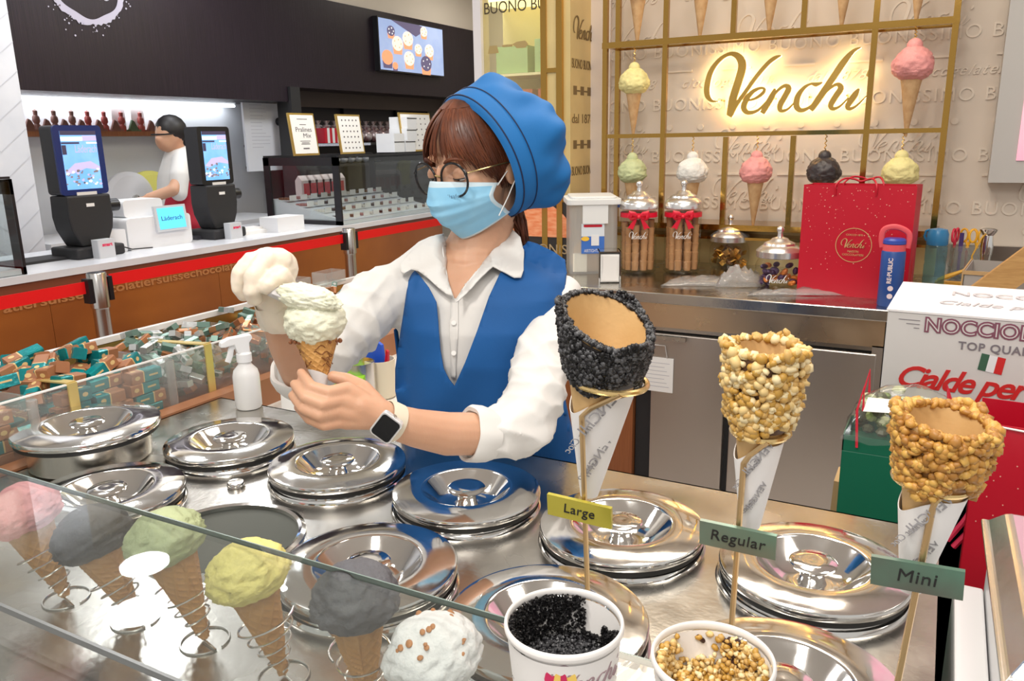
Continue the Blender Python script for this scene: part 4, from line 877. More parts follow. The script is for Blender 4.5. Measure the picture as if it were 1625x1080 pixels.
    ringp = [rel(C0 + xax * (rring * 1.06 * cos(a)) + tov * (rring * 1.06 * sin(a))) for a in [2 * pi * i / 40 for i in range(40)]]
    MB().tube(ringp, .0022 if word != 'Mini' else .0020, 8, closed=True).build('ring', mat('gold_wire', (.80, .58, .26), .25, .9), h)
    pr = rel(onY(base_u[0], base_u[1], Yh - rring * .9)); jx = rel(C0 + tov * rring * 1.06 + xax * (-rring * .35))
    pb = rel(onY(base_u[2], base_u[3], Yh - rring * .9)); d = (pb - pr); foot = pr + d * ((.004 - pr.z) / d.z)
    MB().tube([jx, jx.lerp(pr, .75) + Vector((0, 0, .002)), pr, foot], .0020, 8).build('rod', HW, h)
    MB().lathe([(.014, 0), (.014, .003), (.004, .005), (.001, .005)], 28, M=Matrix.Translation((foot.x, foot.y, 0))).build('foot', HW, h)
    # tag plate
    p0 = rel(onY(sign_px[0], sign_px[1], Yh - rring * .9 - .004)); p1 = rel(onY(sign_px[2], sign_px[3], Yh - rring * .9 - .004)); hh = sign_px[4] * k
    c = p0.lerp(p1, .5); ex = (p1 - p0); w = ex.length; ex.normalize(); ez = Vector((0, -.12, 1)); ez = (ez - ex * ez.dot(ex)).normalized(); ey = ez.cross(ex) * -1
    nrm = ex.cross(ez)
    Mp = basis(c, ex, ez, nrm)
    MB().box((-w / 2, -hh / 2, -.0015), (w / 2, hh / 2, .0015)).build('tag_plate', sgcol, h, M=Mp)
    text('tag_lettering', word, Mp @ Matrix.Translation((0, -hh * .18, .0017)), mat('black_ink', (.01, .01, .01), .5), h, size=hh * .62, extrude=.0003, bold=0, shear=.12, spacing=1.05)
    return t
BKM = [mat('crumb_black', (.006, .0055, .006), .4, spec=.3), mat('crumb_black2', (.012, .011, .013), .3, spec=.5), mat('crumb_grey', (.075, .075, .08), .4)]
NUT = [mat('nut_tan', (.56, .34, .10), .5), mat('nut_pale', (.72, .52, .22), .5), mat('nut_gold', (.50, .28, .05), .45), mat('nut_cream', (.80, .66, .38), .55)]
NU2 = [mat('nut_orange', (.52, .26, .05), .45), mat('nut_amber', (.62, .36, .08), .45), mat('nut_brown', (.38, .17, .03), .45)]
ICO_ = ICO
sample((966, 603), 57, (935, 785), (885, 462), (1052, 505), 'Large', (870, 798, 971, 822, 38), (923, 660, 932, 925), BKM, .0019, 6500, (.0, .026), 'large wafer cone coated in black crumbs, in a white paper sleeve', 'gold wire stand with the yellow Large tag', mat('tag_yellow', (.50, .44, .06), .25, .4), seed=3)
sample((1205, 684), 39, (1190, 835), (1156, 548), (1277, 556), 'Regular', (1111, 842, 1232, 868, 44), (1180, 735, 1161, 990), NUT, .0031, 1100, (.06, .002), 'medium wafer cone coated in chopped nuts, in a white paper sleeve', 'gold wire stand with the green Regular tag', mat('tag_green', (.13, .26, .19), .3, .4, col2=(.20, .16, .13), noise_scale=9), seed=5)
sample((1477, 762), 51, (1445, 935), (1432, 648), (1577, 680), 'Mini', (1382, 902, 1530, 928, 52), (1480, 805, 1425, 1080), NU2, .0030, 1100, (.0, .005), 'small wafer cone coated in amber nut crumbs, in a white paper sleeve', 'gold wire stand with the green Mini tag', mat('tag_green2', (.12, .25, .18), .3, .4, col2=(.12, .09, .08), noise_scale=11), seed=9)
# ------------------------------------------------------------------ cups of coating on a steel ledge
CUP = mat('paper_cup', (.84, .82, .80), .45)
def cup(rim, rpx, d, label, kind):
    c = onD(rim[0], rim[1], d); r = rpx * d / FPX; zb = ZT; h = c.z - zb
    t = thing('paper_cup', label, 'cup', (c.x, c.y, zb))
    MB().lathe([(r * .001, .002), (r * .70, .002), (r * .71, 0), (r * .72, .003), (r * .955, h - .006)], 64, cap=False).build('wall', CUP, t)
    MB().lathe([(r * .001, .006), (r * .70, .006), (r * .935, h - .004)], 64, cap=False).build('inside', CUP, t)
    MB().lathe([(r * (1 + .035 * cos(a) - .03), h - .001 + .0032 * sin(a)) for a in [k * 2 * pi / 12 for k in range(13)]], 64, cap=False).build('rolled_rim', CUP, t)
    ang = atan2(-c.y, -c.x) + pi / 2
    Mz = Matrix.Rotation(ang, 4, 'Z')
    if kind == 0:
        rr = r * .923
        logo(MB(), .050, .0006, Matrix.Rotation(ang + .50, 4, 'Z') @ Matrix.Translation((0, -rr, h * .85)) @ faceY((0, 0, 0)), bend=rr, bold=.8).build('lettering', mat('cup_ink', (.35, .25, .27), .6), t)
        for nm, da, cc in (('red_scoop_print', -.14, (.55, .02, .10)), ('yellow_scoop_print', .02, (.8, .55, .12))):
            MB().prism([(.0068 * cos(a), .0075 * sin(a)) for a in [k * .45 for k in range(14)]], 0, .0012, M=Matrix.Rotation(ang + da, 4, 'Z') @ Matrix.Translation((0, -rr + .0004, h * .85)) @ faceY((0, 0, 0)) @ Matrix.Rotation(-.12, 4, 'X')).build(nm, mat('cup_' + nm, cc, .5), t)
    return t, r, h, ang
t, r, h, ang = cup((895, 986), 95, .50, 'white paper cup half filled with black crumbs', 0)
rr_ = random.Random(4); mb = MB()
MB().lathe([(.001, h * .70), (r * .86, h * .68)], 48, cap=False).build('crumb_bed', BKM[2], t)
for i in range(6500):
    if i < 2400: a = rr_.uniform(0, 6.283); q = sqrt(rr_.random()) * r * .87; p = (q * cos(a), q * sin(a), h * .70 + rr_.uniform(-.001, .003)); mi = 2 if rr_.random() < .75 else 1
    else:
        a = rr_.uniform(ang + pi * .5 - 2.4 + .0, ang + pi * .5 + 2.4); hi = .985 if a > ang + pi * .5 - .45 else .90 + .05 * sin(a * 5)
        if ang + pi * .5 - .9 < a < ang + pi * .5 - .45: hi = .76
        z = h * (.68 + (hi - .68) * rr_.random() ** .8); q = r * (.70 + .235 * z / h) - rr_.uniform(0, .003); p = (q * cos(a), q * sin(a), z); mi = 0 if rr_.random() < .85 else 1
    s = rr_.uniform(.0007, .0015); M = Matrix.Translation(p) @ Matrix.Rotation(rr_.uniform(0, 6), 4, 'X') @ Matrix.Rotation(rr_.uniform(0, 6), 4, 'Y') @ Matrix.Scale(s, 4)
    mb.add([(1, 0, 0), (-1, 0, 0), (0, 1, 0), (0, -1, 0), (0, 0, 1), (0, 0, -1)], [(0, 2, 4), (2, 1, 4), (1, 3, 4), (3, 0, 4), (2, 0, 5), (1, 2, 5), (3, 1, 5), (0, 3, 5)], mi, M)
mb.build('black_crumbs', BKM, t)['kind'] = 'stuff'
t, r, h, ang = cup((1131, 1044), 97, .49, 'white paper cup of chopped golden nuts with chocolate smears', 1)
mb = MB(); DC = mat('dark_choc_smear', (.045, .015, .01), .35)
MB().lathe([(.001, h * .70), (r * .86, h * .68)], 48, cap=False).build('nut_bed', NUT[2], t)
for i in range(1150):
    if i < 640: a = rr_.uniform(0, 6.283); q = sqrt(rr_.random()) * r * .87; p = (q * cos(a), q * sin(a), h * .70 + rr_.uniform(-.002, .006))
    else:
        a = (ang + pi + rr_.gauss(-.15, .35)) if i < 900 else (ang + pi * .25 + rr_.gauss(0, .35)); z = h * (.70 + .26 * rr_.random() ** 1.5); q = r * (.70 + .235 * z / h) - rr_.uniform(.001, .004); p = (q * cos(a), q * sin(a), z)
    s = rr_.uniform(.0016, .0031); M = Matrix.Translation(p) @ Matrix.Rotation(rr_.uniform(0, 6), 4, 'X') @ Matrix.Rotation(rr_.uniform(0, 6), 4, 'Y') @ Matrix.Diagonal((s, s * .8, s * .7, 1))
    mb.add(ICO[0], ICO[1], i % 4, M, True)
mb.build('chopped_nuts', NUT, t, sharp=180)['kind'] = 'stuff'
mb = MB()
for i in range(60):
    a = ang + pi * .33 + rr_.gauss(0, .16) + .1 * sin(i); z = h * (.72 + .22 * (i / 60)); q = r * (.70 + .235 * z / h) - .0015; mb.ball((q * cos(a), q * sin(a), z), rr_.uniform(.0012, .0028), n=4)
for i in range(9): a = ang + pi * .5 + .2 + i * .012; q = r * (.70 + .235 * .9) - .0008; mb.ball((q * cos(a), q * sin(a), h * (.88 + .004 * i)), .0016, n=4)
mb.build('chocolate_smears', DC, t)['kind'] = 'stuff'
# ------------------------------------------------------------------ white cabinet and tray at the end of the counter
t = thing('white_cabinet', 'white metal cabinet at the end of the gelato counter', 'cabinet', (.062, .45, 0))
WM = mat('white_metal', (.74, .74, .75), .3, .1)
MB().box((.0, 0, 0), (.035, .70, .90)).build('side_rail', WM, t, bevel=.003); MB().box((.037, 0, 0), (.7, .72, .945)).build('cabinet_body', WM, t, bevel=.004)
MB().box((.037, .02, .945), (.10, .70, .955)).build('raised_rim', WM, t, bevel=.003)
p = onZ(1568, 800, .985); q = onZ(1594, 1052, .985)
t = thing('steel_tray', 'upturned polished steel tray resting on the white cabinet', 'tray', (q.x, q.y, .956), radians(1))
Lt = (p - q).length
mb = MB()
def rect(x, y, z, s): return [(x + s, y + s, z), (.5 - s, y + s, z), (.5 - s, Lt - s, z), (x + s, Lt - s, z)]
rings = [rect(0, 0, .0, 0), rect(0, 0, .006, -.001), rect(0, 0, .008, .006), rect(0, 0, .030, .024), rect(0, 0, .034, .030), rect(0, 0, .033, .05)]
vs = [v for r_ in rings for v in r_]; fs = [(k * 4 + i, k * 4 + (i + 1) % 4, (k + 1) * 4 + (i + 1) % 4, (k + 1) * 4 + i) for k in range(5) for i in range(4)] + [(20, 21, 22, 23)]
mb.add(vs, fs).build('tray_body', mat('tray_steel', (.90, .89, .89), .22, 1, bump=.2, bump_scale=30), t, bevel=.003)

# ------------------------------------------------------------------ chocolate display along the left edge of the counter
XFp, XBk = -1.505, -1.80
zf = onX(200, 585, XFp).z; zb = onX(200, 536, XBk).z
ydv = [.42, onX(62, 690, XFp).y, onX(277, 615, XFp).y, onX(440, 560, XFp).y, 2.25]
t = thing('display_case', 'long clear acrylic display case of wrapped chocolates with brass straps', 'display case', (0, 0, 0))
MB().box((XBk - .03, .3, 0), (XFp + .005, 2.5, .915)).build('case_base', wd, t)
MB().box((XFp + .006, .3, .86), (x0 - .003, 2.5, ZG + .004)).build('wooden_strip', mat('strip_wood', (.36, .16, .08), .45), t)
MB().box((XFp - .004, .3, .915), (XFp, 2.5, zf)).build('front_pane', ACRYL, t); MB().box((XBk - .004, .3, .915), (XBk, 2.5, zb)).build('back_pane', ACRYL, t)
for y in ydv[1:4]:
    MB().add([(XFp, y, .916), (XBk, y, .916), (XBk, y, zb - .003), (XFp, y, zf - .003), (XFp, y + .004, .916), (XBk, y + .004, .916), (XBk, y + .004, zb - .003), (XFp, y + .004, zf - .003)], [(0, 1, 2, 3), (7, 6, 5, 4), (0, 3, 7, 4), (1, 5, 6, 2), (3, 2, 6, 7), (0, 4, 5, 1)]).build('divider_pane', ACRYL, t)
    MB().cyl((XFp - .006, y, .918), (XFp - .006, y, zf - .01), .010, n=12).build('corner_rod', glassmat('rod_acrylic', (.9, .88, .87), 2.5, .05, .3, (.8, .77, .76)), t)
MB().box((XBk - .012, .3, zb), (XBk + .004, 2.5, zb + .014)).build('top_rail', mat('rail_white', (.78, .77, .75), .25), t)
MB().box((XFp - .005, .3, zf), (XFp + .001, 2.5, zf + .003)).build('front_edge', MATS['rail_white'], t)
MB().box((XBk - .008, .3, zb - .030), (XBk + .003, 2.5, zb - .002)).build('brass_band', GOLDM, t)
for u, v in ((118, 640), (333, 590)):
    y = onX(u, v, XFp).y
    MB().box((XFp + .0005, y - .010, .917), (XFp + .004, y + .010, zf + .004)).build('brass_strap', mat('strap_gold', (.74, .58, .22), .35, .6), t)
    MB().add([(XFp, y - .01, zf + .003), (XFp, y + .01, zf + .003), (XBk, y + .01, zb - .004), (XBk, y - .01, zb - .004), (XFp, y - .01, zf + .006), (XFp, y + .01, zf + .006), (XBk, y + .01, zb - .001), (XBk, y - .01, zb - .001)], [(0, 1, 2, 3), (7, 6, 5, 4), (0, 4, 5, 1), (2, 6, 7, 3), (1, 5, 6, 2), (0, 3, 7, 4)]).build('brass_strap', MATS['strap_gold'], t)
for y in (1.88, 2.05):
    MB().box((-.03, -.05, 0), (.03, -.047, .04)).box((-.03, .047, 0), (.03, .05, .04)).box((-.03, -.05, 0), (-.027, .05, .04)).box((.027, -.05, 0), (.03, .05, .04)).box((-.03, -.05, 0), (.03, .05, .003)).build('acrylic_holder', ACRYL, t, M=Matrix.Translation((XBk + .0, y, zb + .015)))
TEAL = mat('teal_foil', (.0, .30, .32), .25, .35, col2=(.01, .20, .22), noise_scale=40, bump=.4, bump_scale=120); BRN = mat('hazel_wrap', (.34, .14, .06), .5); CRM = mat('cream_print', (.66, .46, .20), .5)
SIL = mat('silver_foil', (.60, .62, .62), .3, .7, bump=.5, bump_scale=120); GRS = mat('sage_foil', (.16, .26, .22), .3, .5); COP = mat('copper_foil', (.55, .24, .11), .3, .6)
def bar_mesh(name, L, w, h, mm, cut=.42):
    mb = MB(); xs = [-L / 2, -L / 2 + L * (1 - cut), L / 2]
    prof = lambda x, e=1: [(x, -w / 2 * e, -h / 2 * .98), (x, w / 2 * e, -h / 2 * .98), (x, w / 2 * e, h / 2 * .8), (x, w / 2 * .8 * e, h / 2), (x, -w / 2 * .8 * e, h / 2), (x, -w / 2 * e, h / 2 * .8)]
    for (a, b, mi) in ((xs[0], xs[1], 0), (xs[1], xs[1] + .003, 2), (xs[1] + .003, xs[2], 1)):
        v = prof(a) + prof(b); mb.add(v, [(i, (i + 1) % 6, (i + 1) % 6 + 6, i + 6)[::-1] for i in range(6)], mi)
    mb.add(prof(xs[0]), [(0, 1, 2, 3, 4, 5)], 0); mb.add(prof(xs[2]), [(5, 4, 3, 2, 1, 0)], 1)
    cx = (xs[1] + xs[2]) / 2 + .002; c8 = [(.0065 * cos(k * .785), .005 * sin(k * .785)) for k in range(8)]
    mb.add([(cx + a, -w / 2 - .0004, b) for a, b in c8], [tuple(range(8))], 2); mb.add([(cx + a, w / 2 + .0004, b) for a, b in c8], [tuple(range(8))[::-1]], 2); mb.add([(cx + a, b, h / 2 + .0004) for a, b in c8], [tuple(range(8))], 2)
    lx = (xs[0] + xs[1]) / 2; mb.box((lx - .012, -w / 2 - .0004, -.002), (lx + .010, w / 2 + .0004, .002), 2) if mm[0] is TEAL else None
    me = mb.build(name, mm).data; o = [x for x in COL.objects if x.data == me][0]; bpy.data.objects.remove(o); return me
tb1 = bar_mesh('tb', .074, .028, .025, [TEAL, BRN, CRM]); tb2 = bar_mesh('tb2', .066, .028, .025, [BRN, TEAL, CRM], .5)
st = [bar_mesh('s%d' % i, .058, .017, .015, m, .45) for i, m in enumerate(([SIL, SIL, GRS], [GRS, SIL, SIL], [GRS, COP, COP], [COP, GRS, SIL], [COP, COP, GRS]))]
def put(me, name, label, grp, cat, p, rz, rx=0, ry=0):
    o = bpy.data.objects.new(name, me); COL.objects.link(o); o.location = p; o.rotation_euler = (rx, ry, rz); tag(o, label, cat, grp)
L1 = 'teal and brown foil wrapped chocolate bar in the clear display case'
for k in range(4):
    for row in range(2):
        yy = .60 + R.uniform(0, .03)
        while yy < ydv[2] - .04:
            if abs(yy - ydv[1]) > .045 and not (k == 3 and R.random() < .3):
                put(tb1 if R.random() < .65 else tb2, 'chocolate_bar', L1, 'teal chocolate bars', 'chocolate', (XFp - .026 - row * .034, yy, .930 + k * .0262), pi / 2 + (pi if R.random() < .35 else 0) + R.uniform(-.07, .07), R.uniform(-.04, .04))
            yy += .083
for i in range(64):
    yy = R.uniform(.56, ydv[2] - .05)
    if abs(yy - ydv[1]) < .045: yy += .09
    if yy > ydv[2] - .045: continue
    row = R.uniform(.06, .24)
    put(tb1 if R.random() < .6 else tb2, 'chocolate_bar', L1, 'teal chocolate bars', 'chocolate', (XFp - row, yy, .93 + R.uniform(.07, .108) + .03 * (row > .12)), R.uniform(0, 6.3), R.uniform(-.35, .35), R.uniform(-.35, .35))
for i in range(60): put(tb1, 'chocolate_bar', L1, 'teal chocolate bars', 'chocolate', (XFp - .095 - .034 * (i % 5), .60 + (i // 5 % 6) * .083 + (.02), .935 + .027 * (i // 30)), pi / 2)
L2 = 'silver and green foil wrapped chocolate stick heaped in the display case'; L3 = 'copper and green foil wrapped chocolate stick heaped in the display case'
for i in range(95):
    yy = R.uniform(ydv[2] + .03, ydv[2] + .17); hh = R.random(); xx = R.uniform(.03, .24); put(st[i % 2 if R.random() < .85 else 2], 'chocolate_stick', L2, 'silver chocolate sticks', 'chocolate', (XFp - xx, yy, .93 + hh * (.095 + xx * .12)), R.uniform(0, 6.3), R.uniform(-.4, .4), R.uniform(-.5, .5))
for i in range(200):
    yy = R.uniform(ydv[2] + .19, 2.0); hh = R.random() ** .7; xx = R.uniform(.03, .26); put(st[R.choice((1, 2, 2, 3, 3, 4))], 'chocolate_stick', L3, 'copper chocolate sticks', 'chocolate', (XFp - xx, yy, .93 + hh * (.09 + xx * .12)), R.uniform(0, 6.3), R.uniform(-.4, .4), R.uniform(-.5, .5))
# ------------------------------------------------------------------ spray bottle, tissue box, steel cups behind the counter
p = onZ(406, 642, ZG + .0); t = thing('spray_bottle', 'translucent white spray bottle standing on the counter edge by the chocolates', 'spray bottle', (p.x, p.y - .02, ZG), radians(62))
SB = mat('milky_white', (.80, .80, .80), .35, sss=0)
MB().lathe([(.001, .001), (.026, .001), (.029, .006), (.029, .075), (.026, .088), (.014, .102), (.0135, .112)], 32).build('bottle_body', SB, t)
MB().lathe([(.0165, .108), (.0165, .126), (.013, .130)], 24).build('screw_collar', WHITE, t)
MB().prism([(-.014, .128), (.012, .128), (.012, .150), (.020, .160), (.018, .168), (-.03, .166), (-.048, .158), (-.050, .148), (-.040, .147), (-.02, .150)], -.010, .010, M=faceY((0, 0, 0)) ).build('spray_head', WHITE, t, bevel=.002)
MB().tube([(-.016, 0, .150), (-.026, 0, .140), (-.030, 0, .125), (-.036, 0, .112)], .0045, 8, flat=1.5).build('trigger', WHITE, t)
t = thing('tissue_box', 'white tissue box with a lime green top standing behind the cone hand', 'tissue box', (-1.30, 1.50, .86), radians(62))
LG = mat('lime_green', (.26, .62, .01), .5)
a = onY(430, 605, 1.45)
MB().box((-.13, -.055, -.86), (.13, .055, 0)).build('pedestal', WM, t); o = t.children[0]
bpy.data.objects.remove(o)
bk = tag(MB().box((-1.47, 1.27, 0), (-.955, 1.95, .86)).build('side_table', mat('pale_table', (.78, .77, .75), .35)), 'pale side table behind the gelato counter beside the woman', 'table')
M0 = Matrix.Translation((onZ(520, 640, .87).x, onZ(520, 640, .87).y, .861)) @ Matrix.Rotation(radians(28), 4, 'Z'); t.matrix_basis = M0
MB().box((-.10, -.05, 0), (.10, .05, .055)).build('lower_half', PAPER, t); MB().box((-.1005, -.0505, .055), (.1005, .0505, .085)).build('green_top', LG, t)
MB().tube([(.06 * cos(a_), .018 * sin(a_), .086) for a_ in [k * pi / 8 for k in range(16)]], .002, 4, closed=True).build('slot_edge', PAPER, t)
def cyl_thing(u, v, z, r, h, m, name, lab, cat, extra=None):
    p = onZ(u, v, z); t = thing(name, lab, cat, (p.x, p.y, z)); MB().lathe([(.001, .002), (r * .9, 0), (r, .004), (r, h), (r - .002, h), (r * .88, .006), (.001, .005)], 28).build('cup_body', m, t)
    return t
t = cyl_thing(572, 640, .861, .042, .11, MATS['satin_steel'], 'steel_cup', 'tall steel cup standing between the tissue box and the woman', 'cup')
t = cyl_thing(605, 628, .861, .04, .10, mat('cream_cup', (.78, .68, .50), .5), 'cream_cup', 'cream coloured cup holding a blue and red packet beside the woman', 'cup')
MB().prism([(-.03, 0), (.03, 0), (.022, .07), (-.005, .085), (-.03, .065)], 0, .01, M=faceY((-.005, 0, .07))).build('blue_packet', mat('packet_blue', (.02, .10, .60), .4), t)
MB().prism([(0, 0), (.012, 0), (.016, .055), (.010, .06)], 0, .008, M=faceY((.022, -.004, .07))).build('red_strip', RED, t)
t = cyl_thing(550, 620, .861, .036, .075, BLACK, 'black_cup', 'small black cup with white napkins behind the tissue box', 'cup')
MB().ball((0, 0, .07), .03, n=6, sc3=(1, 1, .5)).build('white_filling', PAPER, t)
tag(MB().ball((0, 0, .02), .02, n=8).cyl((0, 0, .0), (0, 0, .02), .012).build('orange_knob', mat('orange_cap', (.85, .42, .03), .4)), 'small orange cap behind the tissue box', 'cap').location = onZ(548, 598, .93)
# ================================================================== chocolate counter of the other shop
XL = -3.28; ZL = 1.0
lc = thing('service_counter', 'long brown wooden service counter with white marble top and raised lettering', 'counter', (0, 0, 0))
ye = 5.02
MB().box((XL - .68, .9, ZL - .03), (XL + .015, ye, ZL)).build('marble_top', MARB, lc)
AMB = mat('amber_wood', (.36, .115, .022), .3, col2=(.27, .08, .018), noise_scale=2.2)
ys = [.9, onX(85, 520, XL).y, onX(262, 500, XL).y + .35, 3.05, 3.9, ye]
for a, b in zip(ys[:-1], ys[1:]): MB().box((XL - .6, a + .001, .08), (XL, b - .001, .905)).build('front_panel', AMB, lc)
MB().box((XL - .6, .9, .908), (XL + .006, ye, ZL - .031)).build('top_band', mat('dark_band', (.20, .06, .03), .35), lc)
ya, yb = onX(0, 470, XL).y, onX(374, 424, XL).y
zt_ = (onX(2, 497, XL).z + onX(370, 427, XL).z) / 2
text('raised_lettering', 'atiersuissechocolatiersuissechocolati', faceX((XL + .001, ya, zt_ - .0)), mat('letter_amber', (.48, .20, .07), .45), lc, size=.055, extrude=.0025, align='LEFT', width=yb - ya, bold=.001)
text('raised_lettering', 'ersuissechoc', faceX((XL + .001, yb + .006, zt_)), MATS['letter_amber'], lc, size=.055, extrude=.0025, align='LEFT', width=(yb - ya) / 37 * 12, bold=.001)
# belt barriers
XB = -2.9; BELT = mat('belt_red', (.85, .004, .006), .5)
posts = [(onX(152, 432, XB), 1), (onX(553, 362, XB), 2)]; posts.append((Vector((XB, posts[1][0].y * 2 - posts[0][0].y, posts[1][0].z)), 3))
SS = mat('post_steel', (.66, .64, .62), .22, 1)
for (p, i), lab in zip(posts, ('steel belt post nearest the camera beside the teal chocolates', 'steel belt post behind the gloved hand side of the woman', 'steel belt post partly hidden behind the face mask')):
    t = thing('belt_post', lab, 'barrier post', (XB, p.y, 0), 0, 'belt barrier posts')
    h = p.z
    MB().lathe([(.001, 0), (.17, .0), (.17, .012), (.03, .03), (.031, h - .145), (.033, h - .14)], 28).build('tube', SS, t)
    MB().lathe([(.033, h - .14), (.036, h - .138), (.036, h - .005), (.033, h), (.001, h)], 28).build('head', SS, t)
    for s in (-1, 1): MB().box((-.02, s * .034, h - .115), (.02, s * .052, h - .02)).build('belt_clip', BLACK, t)
ypr = .5
for i, (p, _) in enumerate(posts):
    o = tag(MB().box((-.001, ypr, -.0235), (.001, p.y - .053, .0235)).build('belt', BELT), ['red retractable belt running from the left frame edge to the first post', 'red retractable belt between the first and second steel posts', 'red retractable belt from the second steel post to behind the mask'][i], 'belt')
    o.location = (XB, 0, p.z - .052); ypr = p.y + .053
# glass cases
DG = glassmat('case_glass', (.93, .96, .96), 1.8, .02)
def case(y0_, y1_, h, x1_, label, frame_w=.045, depth=.62):
    t = thing('glass_case', label, 'display case', (0, 0, 0)); xb_ = x1_ - depth; z0, z1 = ZL + .001, h
    for y in (y0_, y1_):
        for (a, b) in (((xb_, z0), (xb_ + frame_w, z1)), ((x1_ - frame_w, z0), (x1_, z1)), ((xb_, z1 - frame_w), (x1_, z1)), ((xb_, z0), (x1_, z0 + frame_w * .5))):
            MB().box((a[0], y - .006, a[1]), (b[0], y + .006, b[1])).build('frame_bar', BLACK, t)
        MB().box((xb_ + frame_w, y - .002, z0 + .02), (x1_ - frame_w, y + .002, z1 - frame_w)).build('end_pane', DG, t)
    MB().box((x1_ - .004, y0_ + .007, z0), (x1_, y1_ - .007, z1 - .01)).build('front_pane', DG, t)
    MB().box((xb_, y0_ + .007, z1 - .008), (x1_, y1_ - .007, z1)).build('top_pane', glassmat('top_glass', (.55, .57, .6), 2, .02), t)
    MB().box((xb_, y0_, z1), (xb_ + .03, y1_, z1 + .012)).box((x1_ - .02, y0_, z1 + .001), (x1_, y1_, z1 + .010)).build('top_edge', BLACK, t)
    MB().box((xb_ + .02, y0_ + .01, ZL + .002), (x1_ - .01, y1_ - .01, ZL + .025)).build('base_shelf', mat('pale_shelf', (.70, .70, .72), .4), t)
    return t, xb_
yC = onZ(529, 357, ZL).y; zC = onX(527, 250, XL).z
case(yC, ye - .02, zC, XL - .005, 'long black framed glass case of pralines, behind the woman', .05)
yL = onZ(58, 437, ZL).y; zL = onX(33, 283, XL - .01).z
case(.75, yL, zL, XL - .005, 'black framed glass case at the left frame edge', .06)
# praline trays with name cards in the long case
PC = [mat('choc_dark', (.06, .025, .015), .4), mat('choc_milk', (.20, .09, .045), .4), mat('choc_pink', (.42, .20, .18), .5), mat('choc_white', (.72, .66, .58), .5)]
mbt = MB().box((-.055, -.045, 0), (.055, .045, .006), 0)
metray = mbt.build('x', [mat('tray_white', (.75, .75, .76), .4)]); trayme = metray.data; bpy.data.objects.remove(metray)
prm = []
for c in range(4):
    mb = MB()
    for i in range(4):
        for j in range(3): mb.lathe([(.012, .0), (.013, .004), (.010, .013), (.001, .014)], 8, M=Matrix.Translation((-.036 + i * .024, -.024 + j * .024, .007)))
    o = mb.build('x', PC[c]); prm.append(o.data); bpy.data.objects.remove(o)
mb = MB().box((.050, -.03, .006), (.054, .03, .036)); o = mb.build('x', PAPER); cardme = o.data; bpy.data.objects.remove(o)
for i in range(4):
    for j in range(10):
        yy = yC + .09 + j * (ye - .1 - yC) / 10; xx = XL - .10 - i * .145
        root = bpy.data.objects.new('praline_tray', trayme); COL.objects.link(root); root.location = (xx, yy, ZL + .03 + i * .035)
        tag(root, 'small white tray of pralines in the %s row of the long glass case' % ('front', 'second', 'third', 'rear')[i], 'tray', 'praline trays in the long glass case')
        for nm, m_ in (('pralines', prm[(i * 3 + j * 5) % 4]), ('name_card', cardme)):
            c = bpy.data.objects.new(nm, m_); COL.objects.link(c); c.parent = root
            if nm == 'pralines': c['kind'] = 'stuff'
tag(MB().add([(XL - .03, yC + .02, ZL + .027), (XL - .6, yC + .02, ZL + .03), (XL - .6, yC + .02, ZL + .15), (XL - .03, ye - .04, ZL + .027), (XL - .6, ye - .04, ZL + .03), (XL - .6, ye - .04, ZL + .15)], [(0, 1, 2), (3, 5, 4), (0, 3, 4, 1), (1, 4, 5, 2), (0, 2, 5, 3)]).build('tray_ramp', MATS['pale_shelf']), 'pale sloping shelf under the praline trays', 'shelf')
# striped and printed packets inside and behind the case
for i in range(6):
    y = onX(505 + i * 11, 300, XL - .62).y; o = MB().box((-.03, 0, 0), (.03, .10, .19)).add([(-.03, 0, .19), (.03, 0, .19), (.03, .10, .19), (-.03, .10, .19), (0, 0, .225), (0, .10, .225)], [(0, 1, 4), (1, 2, 5, 4), (2, 3, 5), (3, 0, 4, 5)]).build('gift_packet', mat('packet_pale', (.72, .60, .58), .5))
    tag(o, 'pale upright gift packet with red panel behind the praline case', 'packet', 'gift packets behind the praline case'); o.location = (XL - .80, y, ZL + .05)
    MB().box((.0302, .02, .03), (.0312, .08, .17)).build('red_panel', mat('packet_red', (.6, .06, .07), .5), o)
tag(MB().box((XL - .90, yC + .4, 0), (XL - .72, ye, ZL + .049)).build('rear_ledge', MATS['pale_shelf']), 'pale ledge behind the praline case', 'ledge')
